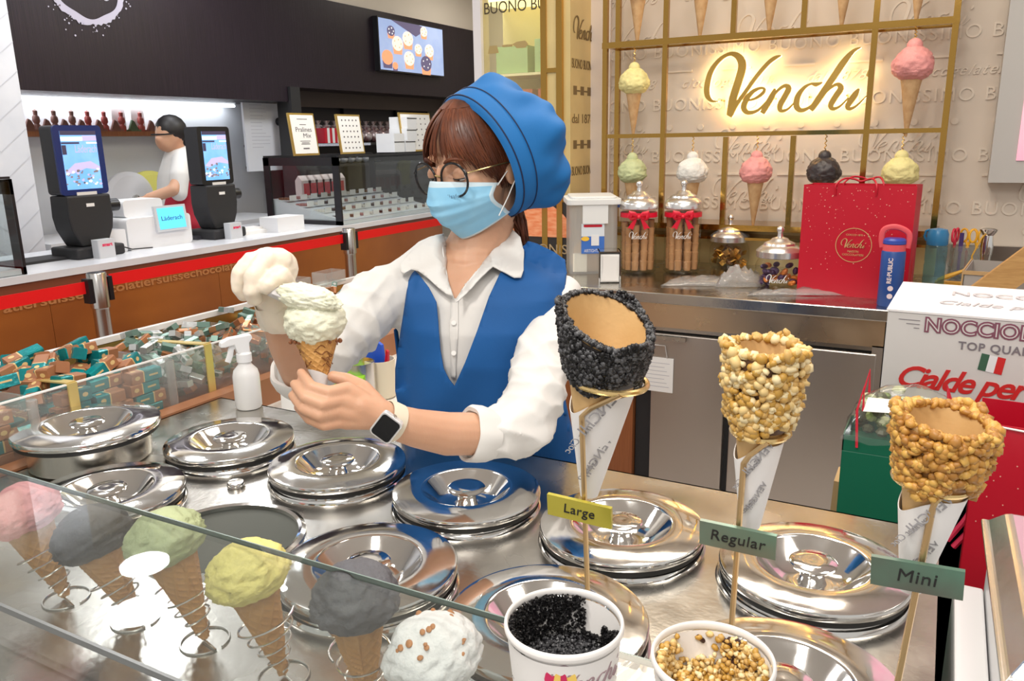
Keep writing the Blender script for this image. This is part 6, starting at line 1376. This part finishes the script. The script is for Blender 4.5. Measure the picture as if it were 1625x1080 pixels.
def strand(ph0, el0, ph1, el1, r, k0=1.0, k1=1.03, curl=0, n=9, mi=0):
    pts = []
    for q in range(n):
        t = q / (n - 1); e = t ** .85; ph = ph0 + (ph1 - ph0) * (t ** 1.3) + curl * sin(pi * t); pts.append(hd(ph, el0 + (el1 - el0) * e, k0 + (k1 - k0) * t))
    a0 = len(mb.f); mb.tube(pts, [r * (1 - .75 * (q / (n - 1)) ** 2) for q in range(n)], 5, mi, flat=.6)
for i in range(200):
    s = rr_.uniform(-1, 1)          # -1: her left (towards the camera), +1: her right
    part = .42
    if s < 0: ph1 = part + s * 1.75; ph0 = part * .6 + s * .75
    else: ph1 = part + .10 + s * 1.0; ph0 = part + s * .55
    a = abs(ph1)
    el1 = radians({True: 4 - 40 * max(0, (a - .35)) / 1.0, False: 6 - 42 * max(0, a - .5)}[s < 0]) + rr_.gauss(0, .05)
    if s > -.05 and s < .12: el1 += .12
    k1 = 1.05 if a < .9 else 1.015
    if .16 < ph1 < .40 and rr_.random() < .8: continue
    if .72 < ph1 < .9 and rr_.random() < .6: continue
    strand(ph0, radians(rr_.uniform(58, 84)), ph1 + rr_.gauss(0, .03), el1, rr_.uniform(.0012, .0030), 1.0, k1 + rr_.uniform(0, .015), rr_.uniform(-.03, .03), mi=0 if rr_.random() < .6 else 1)
for i in range(200):                # side locks over the ear, sweeping back under the hat
    ph0 = rr_.uniform(-1.75, -1.0) if i % 4 else rr_.uniform(1.0, 1.6); sg = -1 if ph0 < 0 else 1
    strand(ph0, radians(rr_.uniform(20, 50)), ph0 + sg * rr_.uniform(.15, .5), radians(rr_.uniform(-50, -22)), rr_.uniform(.0014, .0030), 1.005, 1.01, 0, mi=0 if rr_.random() < .75 else 1)
for i in range(150):                # fringe between the parting and the ear
    ph0 = rr_.uniform(-1.45, -.15); a = abs(ph0)
    strand(ph0 * .8, radians(rr_.uniform(58, 84)), ph0 - rr_.uniform(.05, .25), radians(6 - 34 * max(0, a - .4) + rr_.gauss(0, 3)), rr_.uniform(.0014, .0032), 1.0, 1.04 if a < .9 else 1.02, rr_.uniform(-.03, .03), mi=0 if rr_.random() < .6 else 1)
for i in range(60):
    ph0 = rr_.uniform(.5, 1.4); strand(ph0 * .8, radians(rr_.uniform(58, 84)), ph0 + .1, radians(2 - 30 * max(0, ph0 - .5) + rr_.gauss(0, 3)), rr_.uniform(.0014, .0030), 1.0, 1.03, 0)
under_hat(mb); hs = mb.build('hair_strands', [HAIRM, COPPER], hair)
mb = MB()
for i in range(46):
    a = P3(812 + rr_.uniform(-10, 14), 318, 1.57 + rr_.uniform(-.03, .02)); c = P3(822 + rr_.uniform(-12, 12), 350, 1.58 + rr_.uniform(-.03, .02)); e = P3(832 + rr_.uniform(-8, 8), 392 + rr_.uniform(-14, 6), 1.59 + rr_.uniform(-.02, .02))
    mb.tube([a, a.lerp(c, .5) + rh_ * .002, c, e], [.003, .003, .0028, .001], 5)
par(mb.build('nape_hair', HAIRM))
# hat
prof = [(-.012, .90), (-.006, .985), (0, 1.0), (.016, 1.015), (.030, 1.02), (.0325, 1.005), (.036, 1.02), (.05, 1.03), (.068, 1.05), (.09, 1.055), (.112, 1.02), (.13, .94), (.145, .86), (.155, .60), (.160, .32), (.161, .02)]
mb = MB(); n = 120; vs = []
for q, (z, k) in enumerate(prof):
    for i in range(n):
        a = 2 * pi * i / n; w = max(0, (z - .035)) / .125
        fold = .019 * w * (1 - (w ** 4)) * (sin(a * 5 + .8 + 2.2 * w) + .6 * sin(a * 9 + 2 - 3 * w)) + .004 * w * sin(a * 17 + w * 6)
        r1 = .119 * k + fold; r2 = .114 * k + fold
        vs.append((r1 * cos(a) + .020 * w, r2 * sin(a), z * .80 + .006 * w * sin(a * 3)))
mb.add(vs, [(q * n + i, q * n + (i + 1) % n, (q + 1) * n + (i + 1) % n, (q + 1) * n + i) for q in range(len(prof) - 1) for i in range(n)], 0, None, True)
HATM = mat('hat_blue', (.004, .125, .37), .7, bump=.2, bump_scale=900, noise_scale=4, noise_amt=.2)
hat = par(mb.build('hat', HATM, M=HT, sharp=60)); s_ = hat.modifiers.new('s', 'SUBSURF'); s_.levels = 1; s_.render_levels = 1
MB().tube([(.1212 * cos(a), .1162 * sin(a), .028) for a in [2 * pi * k / 60 for k in range(60)]], .0012, 5, closed=True).tube([(.1195 * cos(a), .1145 * sin(a), -.001) for a in [2 * pi * k / 60 for k in range(60)]], .0014, 5, closed=True).build('seam_piping', mat('navy_piping', (.002, .012, .06), .6), hat)
# ---- shirt
sb = torso_mb(.004)
chain(sb, [(640, 462, 1.55, .063), (600, 478, 1.515, .062), (560, 512, 1.475, .060), (520, 552, 1.425, .057), (488, 590, 1.385, .049), (480, 594, 1.368, .044)])
chain(sb, [(893, 464, 1.55, .036), (880, 504, 1.50, .047), (864, 560, 1.435, .052), (848, 630, 1.365, .053), (828, 676, 1.318, .050), (790, 687, 1.284, .043), (768, 690, 1.272, .040)])
chain(sb, [(655, 440, 1.555, .053), (700, 420, 1.565, .058)])
me = remesh(sb, .0042, 5, 'shirt')
cuffL = P3(768, 690, 1.272); cuffR = P3(480, 594, 1.366); elL = P3(830, 680, 1.31); elR = P3(488, 592, 1.375); shR = P3(620, 470, 1.52); shL = P3(870, 480, 1.51); midR = P3(560, 512, 1.475); midL = P3(864, 560, 1.43)
def wr(co, n):
    d = 0; q = noise.noise(co * 8) * .6
    for c, ax_, rad, amp in ((elL, Vector((.5, .3, .8)), .13, .0065), (elR, Vector((.3, .2, .9)), .11, .0060), (midR, (elR - shR), .12, .0055), (midL, (elL - shL), .14, .0045), (shR, Vector((1, 0, -.6)), .09, .0050)):
        w = math.exp(-((co - c).length / rad) ** 2); ax_ = Vector(ax_).normalized(); s = co.dot(ax_) * 85 + q * 5.0 + noise.noise(co * 16) * 1.6
        d += amp * w * (1 - abs(sin(s)) ** .8 * 1.7)
    qq = co - EYE; dd = qq.dot(CF); pu = 812.5 + FPX * qq.dot(CR) / dd; pv = 540 - FPX * qq.dot(CU) / dd
    base = d * .8 + .0048 * (.5 - abs(noise.noise(Vector((co.x * 9, co.y * 9, co.z * 14)) + Vector((q, q, q)))) * 2.2) + .0012 * noise.noise(co * 40)
    hi = 895 if pv < 500 else 830 - (pv - 500) * .30
    w = max(0, min(1, (pu - 596) / 40)) * max(0, min(1, (hi + 4 - pu) / 10)) * max(0, min(1, (pv - 385) / 20)) * max(0, min(1, (dd - 1.42) / .02))
    return base * (1 - w) - .006 * w
displace(me, wr)
# open the neck: cut a V through the front of the shirt
def frustum(poly, d0, d1):
    m = len(poly); return MB().add([P3(u, v, d0) for u, v in poly] + [P3(u, v, d1) for u, v in poly], [tuple(range(m)), tuple(range(m, 2 * m))[::-1]] + [(k, k + m, (k + 1) % m + m, (k + 1) % m) for k in range(m)])
shirt_o = bpy.data.objects.new('shirt', me); COL.objects.link(shirt_o)
cut_v = [(690, 330), (703, 392), (706, 418), (713, 450), (722, 476), (736, 455), (752, 434), (776, 410), (800, 380), (815, 350), (800, 320), (740, 310)]
cm = frustum(cut_v, 1.15, 1.575).build('cutter', SHIRT); bm_ = bmesh.new(); bm_.from_mesh(cm.data); bmesh.ops.recalc_face_normals(bm_, faces=bm_.faces); bm_.to_mesh(cm.data); bm_.free()
bo = shirt_o.modifiers.new('b', 'BOOLEAN'); bo.operation = 'DIFFERENCE'; bo.solver = 'EXACT'; bo.object = cm
# hollow the sleeve ends so the cuffs read as openings
me2 = evald(shirt_o, 'shirt'); bpy.data.objects.remove(cm)
shirt = par(addobj('shirt', me2, SHIRT)); me2.polygons.foreach_set('use_smooth', [True] * len(me2.polygons)); me2.set_sharp_from_angle(angle=radians(60))
for cpts, r in (([(752, 689, 1.262), (740, 688, 1.255)], .042), ([(474, 588, 1.350), (469, 578, 1.335)], .043)):
    a, c = P3(*cpts[0]), P3(*cpts[1]); MM = aim(a, c); par(MB().lathe([(r * .86, -.004), (r * 1.0, -.028), (r * 1.07, -.012), (r * 1.08, .006), (r * 1.02, .012), (r * .90, .010), (r * .84, -.002)], 40, cap=False, jit=lambda k, t: .0014 * sin(t * 3 + k) + .001 * sin(t * 7)).build('rolled_cuff', SHIRT, M=MM))
def bvh_of(vs, fs): return BVHTree.FromPolygons([Vector(v) for v in vs], fs)
shirt_bvh = bvh_of([v.co for v in me2.vertices], [tuple(p.vertices) for p in me2.polygons])
def patch(name, poly, target, offset, thick, m, step=6, parent=None, wrinkle=None, smooth=4):
    bm = bmesh.new(); vs = [bm.verts.new((u, v, 0)) for u, v in poly]; bm.faces.new(vs); bmesh.ops.triangulate(bm, faces=bm.faces[:])
    us = [p[0] for p in poly]; vv = [p[1] for p in poly]
    for ax_i, lo, hi in ((0, min(us), max(us)), (1, min(vv), max(vv))):
        x = (lo // step + 1) * step
        while x < hi:
            co = Vector((x, 0, 0)) if ax_i == 0 else Vector((0, x, 0)); no = Vector((1, 0, 0)) if ax_i == 0 else Vector((0, 1, 0))
            bmesh.ops.bisect_plane(bm, geom=bm.verts[:] + bm.edges[:] + bm.faces[:], plane_co=co, plane_no=no); x += step
    bmesh.ops.remove_doubles(bm, verts=bm.verts[:], dist=.3)
    bm.verts.index_update(); dep = {}; miss = []
    for v in bm.verts:
        d = ray(v.co.x, v.co.y); L = d.length; hit = target.ray_cast(EYE, d / L, 4)
        if hit[0] is None: miss.append(v)
        else: dep[v.index] = (hit[3] / L)
    for _ in range(60):
        if not miss: break
        nm = []
        upd = {}
        for v in miss:
            nb = [dep[e.other_vert(v).index] for e in v.link_edges if e.other_vert(v).index in dep]
            if nb: upd[v.index] = sum(nb) / len(nb) + .003
            else: nm.append(v)
        dep.update(upd); miss = nm
    for _ in range(smooth):
        nd = {}
        for v in bm.verts:
            nb = [dep[e.other_vert(v).index] for e in v.link_edges if e.other_vert(v).index in dep]
            nd[v.index] = dep[v.index] * .4 + .6 * sum(nb) / len(nb) if nb else dep[v.index]
        dep = nd
    for v in bm.verts:
        u, w = v.co.x, v.co.y; dd = dep[v.index] - offset - (wrinkle(u, w) if wrinkle else 0); v.co = onD(u, w, dd)
    bmesh.ops.recalc_face_normals(bm, faces=bm.faces[:])
    f0 = max(bm.faces, key=lambda f: f.calc_area())
    if f0.normal.dot(CF) > 0: bmesh.ops.reverse_faces(bm, faces=bm.faces[:])
    me = bpy.data.meshes.new(name); bm.to_mesh(me); bm.free(); me.polygons.foreach_set('use_smooth', [True] * len(me.polygons))
    o = addobj(name, me, m); par(o)
    s = o.modifiers.new('s', 'SOLIDIFY'); s.thickness = thick; s.offset = -1
    return o
tv_ = torso_mb(.0); tor_bvh = bvh_of(tv_.v, tv_.f)
vest_poly = [(652, 424), (647, 450), (641, 490), (634, 535), (627, 585), (627, 620), (634, 655), (650, 695), (664, 722), (676, 790), (690, 900), (780, 915), (900, 900), (925, 800), (913, 724), (900, 660), (893, 600), (892, 540), (895, 480), (899, 436), (897, 412), (880, 400), (852, 386), (838, 382), (822, 400), (812, 425), (794, 432), (776, 470), (757, 525), (738, 575), (728, 598), (721, 613), (712, 602), (703, 585), (698, 555), (695, 510), (692, 478), (680, 455), (664, 434)]
def vw(u, w): return .0045 * noise.noise(Vector((u * .018, w * .011, 0))) + .0040 * sin((u * .8 + w * .5) * .06 + 2 * noise.noise(Vector((u * .01, w * .01, 4)))) * max(0, min(1, (w - 540) / 80)) + (.0022 * max(0, 1 - abs((u - 640) - (w - 600) * .15) / 12))
vest = patch('vest', vest_poly, tor_bvh, .0165, .003, BLUE, 8, wrinkle=vw, smooth=0)
# back and sides of the vest
tb = torso_mb(.010); vs = [Vector(v) for v in tb.v]; keep = []
for f in tb.f:
    if len(f) > 4: continue
    c = sum((vs[i] for i in f), Vector()) / 4; nrm = (vs[f[1]] - vs[f[0]]).cross(vs[f[3]] - vs[f[0]]); 
    q = c - EYE; dd = q.dot(CF); vpx = 540 - FPX * q.dot(CU) / dd; cc = c - P3(765, vpx, 1.58)
    if cc.dot(tf) < .03 and vpx > 400: keep.append(f)
used = sorted({i for f in keep for i in f}); mp = {k: i for i, k in enumerate(used)}
o = MB().add([vs[i] for i in used], [tuple(mp[i] for i in f) for f in keep], 0, None, True).build('vest_back', BLUE); par(o); s = o.modifiers.new('s', 'SOLIDIFY'); s.thickness = .003
# seams on the vest, collar wings, placket, buttons
for nm, pl, off, m_, st_ in (('collar_wing', [(704, 370), (711, 396), (708, 424), (712, 446), (719, 470), (708, 466), (693, 454), (678, 440), (664, 430), (652, 427), (641, 434), (635, 430), (635, 419), (648, 402), (668, 385), (690, 373)], .025, SHIRT, 5),
                        ('collar_wing', [(803, 346), (812, 362), (826, 376), (831, 398), (831, 428), (827, 440), (816, 440), (796, 429), (782, 422), (764, 438), (746, 458), (724, 480), (736, 450), (752, 428), (776, 404), (794, 378)], .037, SHIRT, 5)):
    patch(nm, pl, shirt_bvh, off, .0022, m_, st_, smooth=5)
patch('placket', [(716, 472), (727, 474), (727, 520), (723, 600), (716, 600), (713, 520)], shirt_bvh, .0035, .0015, SHIRT, 6, smooth=4)
for v in (512, 560): o = par(MB().cyl((0, 0, 0), (0, 0, .0015), .0045, n=14).build('button', PAPER, M=basis(P3(720, v, shirt_bvh.ray_cast(EYE, ray(720, v).normalized(), 4)[3] / ray(720, v).length - .0065), CR, CU, -CF)))
def onshirt(u, v, off=.002): d = ray(u, v); h_ = shirt_bvh.ray_cast(EYE, d.normalized(), 4); return onD(u, v, (h_[3] if h_[0] is not None else 1.4) / d.length - off)
par(MB().tube([onshirt(u, v) for u, v in ((874, 455), (868, 460), (865, 468), (867, 476), (873, 480))], .0012, 5).build('sleeve_mark', mat('violet_stitch', (.06, .04, .35), .6)))
# trousers and shoes below the counter line
mb = MB(); hipL, hipR = P3(785, 960, 1.84) + tr * .075, P3(785, 960, 1.84) - tr * .075
for h0 in (hipL, hipR):
    chain(mb, [(h0 + Vector((0, 0, .08)), .085), (Vector((h0.x, h0.y, .45)) + tf * .01, .06), (Vector((h0.x, h0.y, .09)), .045)])
me = remesh(mb, .012, 3, 'trousers'); par(addobj('trousers', me, mat('dark_trousers', (.02, .02, .03), .8)))
for h0 in (hipL, hipR):
    q = Vector((h0.x, h0.y, .035)); mb = MB(); mb.ball((0, .03, .002), 1, n=8, sc3=(.045, .11, .033)); par(mb.build('shoe', BLACKM, M=basis(q, tr * 1, tf, (0, 0, 1)) if tr.cross(tf).z > 0 else basis(q, -tr, tf, (0, 0, 1))))
# watch
wd_ = (P3(660, 679, 1.19) - P3(600, 657, 1.152)).normalized(); wc = P3(622, 668, 1.165)
MW = aim(wc - wd_ * .002, wc + wd_ * .02)
wt = par(MB().lathe([(.0262, -.012), (.0282, -.0115), (.0290, 0), (.0282, .0115), (.0262, .012)], 48, cap=False).build('watch', mat('beige_strap', (.74, .66, .52), .5), M=MW))
wf = P3(613, 678, 1.140 - .006); nx = (wd_ - (-CF) * wd_.dot(-CF)).normalized(); nz = (-CF * .93 - CU * .30 - CR * .12).normalized(); nx = (wd_ - nz * wd_.dot(nz)).normalized(); ny = nz.cross(nx)
MWF = MW.inverted() @ basis(wf, nx, ny, nz)
MB().rbox((-.0175, -.0205, -.007), (.0175, .0205, .003), .0065).build('watch_case', mat('pale_silver', (.82, .82, .84), .25, .5), wt, M=MWF, bevel=.0012)
MB().rbox((-.0150, -.0178, .003), (.0150, .0178, .0040), .005).build('watch_face', mat('watch_glass', (.006, .006, .008), .08), wt, M=MWF)
MB().cyl((.0, .0205, -.002), (0, .0225, -.002), .003).build('crown', SS, wt, M=MWF)
# gloved right hand closed on the spatula handle
g = MB()
chain(g, [(438, 490, 1.222, .029), (436, 470, 1.205, .031), (434, 450, 1.195, .033), (432, 434, 1.190, .029)])
chain(g, [(440, 425, 1.195, .022), (412, 425, 1.178, .022), (400, 432, 1.172, .018)])
chain(g, [(440, 426, 1.198, .031), (424, 424, 1.192, .026)])
for f_ in ([(446, 414, 1.184, .0170), (420, 414, 1.160, .0150), (403, 438, 1.143, .0138), (399, 460, 1.144, .0128), (404, 474, 1.156, .0110)],
           [(425, 408, 1.192, .0150), (398, 414, 1.176, .0130), (381, 434, 1.166, .0122), (379, 456, 1.170, .0112), (386, 468, 1.178, .0100)],
           [(412, 416, 1.212, .0130), (388, 424, 1.202, .0105), (378, 440, 1.198, .0098), (381, 455, 1.202, .0090)],
           [(452, 452, 1.184, .0165), (446, 438, 1.164, .0140), (434, 444, 1.146, .0120), (422, 455, 1.140, .0105)]): chain(g, f_)
me = remesh(g, .0026, 3, 'glove')
def gw(co, n): return .0011 * (1 - abs(noise.noise(co * 34)) * 4) + .0005 * noise.noise(co * 120)
displace(me, gw)
glv = par(addobj('glove', me, GLOVE))
MM = aim(P3(436, 478, 1.212), P3(452, 512, 1.245))
par(MB().lathe([(.030, -.010), (.033, .006), (.0345, .018), (.0355, .030), (.0350, .036), (.0335, .036), (.031, .02), (.027, -.008)], 48, cap=False, jit=lambda k, t: .0016 * sin(t * 4 + k * .9) + .0010 * sin(t * 9 + k * 2)).build('glove_cuff', GLOVE, M=MM))
# ---- held things
GEL = scoopmat('held_gelato', (.80, .80, .60), (.84, .84, .68), r=.55)
a = P3(511, 616, 1.166); r0 = P3(503, 540, 1.172); M = aim(a, r0); L = (r0 - a).length
gcn = thing('gelato_cone', 'wafer cone with a white gelato ball held in the bare hand of the woman', 'gelato cone', M=M)
waffle(.029, L, cell=.010, depth=.0014).build('waffle_cone', mat('caramel_wafer', (.62, .33, .10), .5, col2=(.50, .24, .06), noise_scale=30), gcn)
shell(lambda z, a_: .0045 + .0272 * z / L + .0015, lambda a_: 0, lambda a_: L * (.32 + .10 * cos(a_)), .0006).build('paper_sleeve', PAPERW, gcn)
mb = MB(); n = 22
for i in range(26):
    t = R.uniform(.35, .98); a_ = R.uniform(0, 6.28); z = L * t; r = .004 + .0265 * t + .001; w_ = R.uniform(.3, .9)
    mb.tube([((r) * cos(a_ + w_ * q / 5), (r) * sin(a_ + w_ * q / 5), z + .003 * sin(q + i)) for q in range(6)], .0007, 4)
mb.build('toasted_creases', mat('toasted', (.20, .07, .015), .6), gcn)
def lump(rad, seed, amp=.13, fine=.06, n=72, m=52):
    mb = MB(); vs = []
    for j in range(m + 1):
        for i in range(n):
            e = -pi / 2 + pi * j / m; a_ = 2 * pi * i / n; p = Vector((cos(e) * cos(a_), cos(e) * sin(a_), sin(e)))
            fo = 1 - abs(noise.noise(p * 3.2 + Vector((seed, 0, seed)))) * 3
            f = 1 + amp * .5 * noise.noise(p * 2 + Vector((seed,) * 3)) + amp * .35 * fo + fine * noise.noise(p * 9 + Vector((0, seed, 0))) + fine * .6 * noise.noise(p * 20)
            vs.append((p.x * rad[0] * f, p.y * rad[1] * f, p.z * rad[2] * f))
    return mb.add(vs, [(j * n + i, j * n + (i + 1) % n, (j + 1) * n + (i + 1) % n, (j + 1) * n + i) for j in range(m) for i in range(n)], 0, None, True)
c = P3(500, 509, 1.168); lump((.043, .043, .037), 3.3).build('gelato_ball', GEL, gcn, M=M.inverted() @ basis(c, CR, CF, CU), sharp=180)
mb = MB()
for i in range(14): a_ = R.uniform(2.6, 6.8); p = c + CR * .037 * cos(a_) - CU * (.026 + .008 * R.random()) - CF * .02 * abs(sin(a_)); mb.ball(M.inverted() @ p, R.uniform(.002, .004), n=4)
mb.build('chocolate_bits', mat('milk_choc', (.22, .07, .02), .5), gcn)['kind'] = 'stuff'
h0, h1, h2 = P3(402, 440, 1.165), P3(432, 462, 1.150), P3(520, 482, 1.150)
sp = thing('gelato_spatula', 'grey plastic gelato spatula loaded with white gelato in the gloved hand', 'spatula', M=Matrix.Translation(h1))
SPM = mat('grey_plastic', (.58, .56, .56), .3)
MB().tube([h0 - h1, Vector((0, 0, 0)), (h1.lerp(h2, .18) - h1)], [.007, .010, .014], 12, flat=.8).build('handle', SPM, sp)
MB().tube([h1.lerp(h2, .05) - h1, h1.lerp(h2, .25) - h1, h1.lerp(h2, .6) - h1, h2 - h1], [.014, .022, .024, .018], 14, flat=.35).build('blade', SPM, sp)
mb = lump((.044, .022, .019), 8.1, .22, .09); mb.build('gelato_heap', GEL, sp, sharp=180, M=Matrix.Translation(-h1) @ basis(P3(490, 473, 1.142), (CR * .97 - CU * .22).normalized(), CF, (CU * .97 + CR * .22).normalized()))
# ================================================================== staff member in the other shop
Xw = -4.2
sw = thing('staff_member', 'man in white shirt and red apron working behind the second screen', 'person', (Xw, onX(285, 300, Xw).y, 0))
cw = Vector((Xw, onX(283, 250, Xw).y, 0)); K = 1
zt = onX(270, 192, Xw).z
def WP(u, v): p = onX(u, v, Xw); return Vector((0, p.y - sw.location.y, p.z))
mb = MB(); hc = WP(269, 212)
mb.ball(hc, 1, n=8, sc3=(.075, .088, .105)); mb.ball(hc + Vector((0, -.03, -.04)), 1, n=8, sc3=(.055, .07, .07)); mb.ball(hc + Vector((.01, -.10, -.03)), .014, n=5)
chain(mb, [(hc + Vector((0, .03, -.08)), .05), (WP(283, 243), .06)]); chain(mb, [(WP(262, 270) + Vector((.15, 0, 0)), .04), (WP(250, 300) + Vector((.2, -.05, 0)), .035), (WP(246, 312) + Vector((.1, -.12, 0)), .032)])
mb.ball(WP(246, 314) + Vector((.08, -.16, 0)), 1, n=6, sc3=(.03, .05, .02))
mw = addobj('body', remesh(mb, .011, 3, 'm'), SKIN); mw.parent = sw
mb = MB(); chain(mb, [(WP(285, 250) + Vector((0, 0, -.02)), .10), (WP(287, 290), .14), (WP(288, 345), .15)]); chain(mb, [(WP(272, 250) + Vector((.10, 0, -.01)), .062), (WP(258, 280) + Vector((.17, -.02, 0)), .058), (WP(256, 305) + Vector((.19, -.03, 0)), .05)])
chain(mb, [(WP(300, 250) + Vector((-.10, 0, -.01)), .062), (WP(300, 300) + Vector((-.17, 0, 0)), .055)])
o = addobj('shirt', remesh(mb, .012, 3, 'm'), SHIRT); o.parent = sw
mb = MB(); mb.ball(hc + Vector((0, .015, .022)), 1, n=8, sc3=(.085, .098, .092)); o = mb.build('hair', mat('black_hair', (.012, .010, .010), .5), sw)
mb = MB(); chain(mb, [(WP(291, 248) + Vector((.10, .0, 0)), .05), (WP(294, 275) + Vector((.05, .0, 0)), .12), (WP(291, 300) + Vector((.05, .0, 0)), .150), (WP(289, 350) + Vector((.05, .0, 0)), .165)]); o = addobj('red_apron', remesh(mb, .012, 3, 'm'), mat('apron_red', (.42, .01, .03), .6)); o.parent = sw
MB().tube([hc + Vector((.07, -.02, .0)), hc + Vector((.06, -.085, -.005)), hc + Vector((-.04, -.10, -.005))], .005, 5).build('glasses', BLACK, sw)
MB().box((-.12, -.05, 0), (-.01, .15, .95)).box((.01, -.05, 0), (.12, .15, .95)).build('trousers', BLACKM, sw)
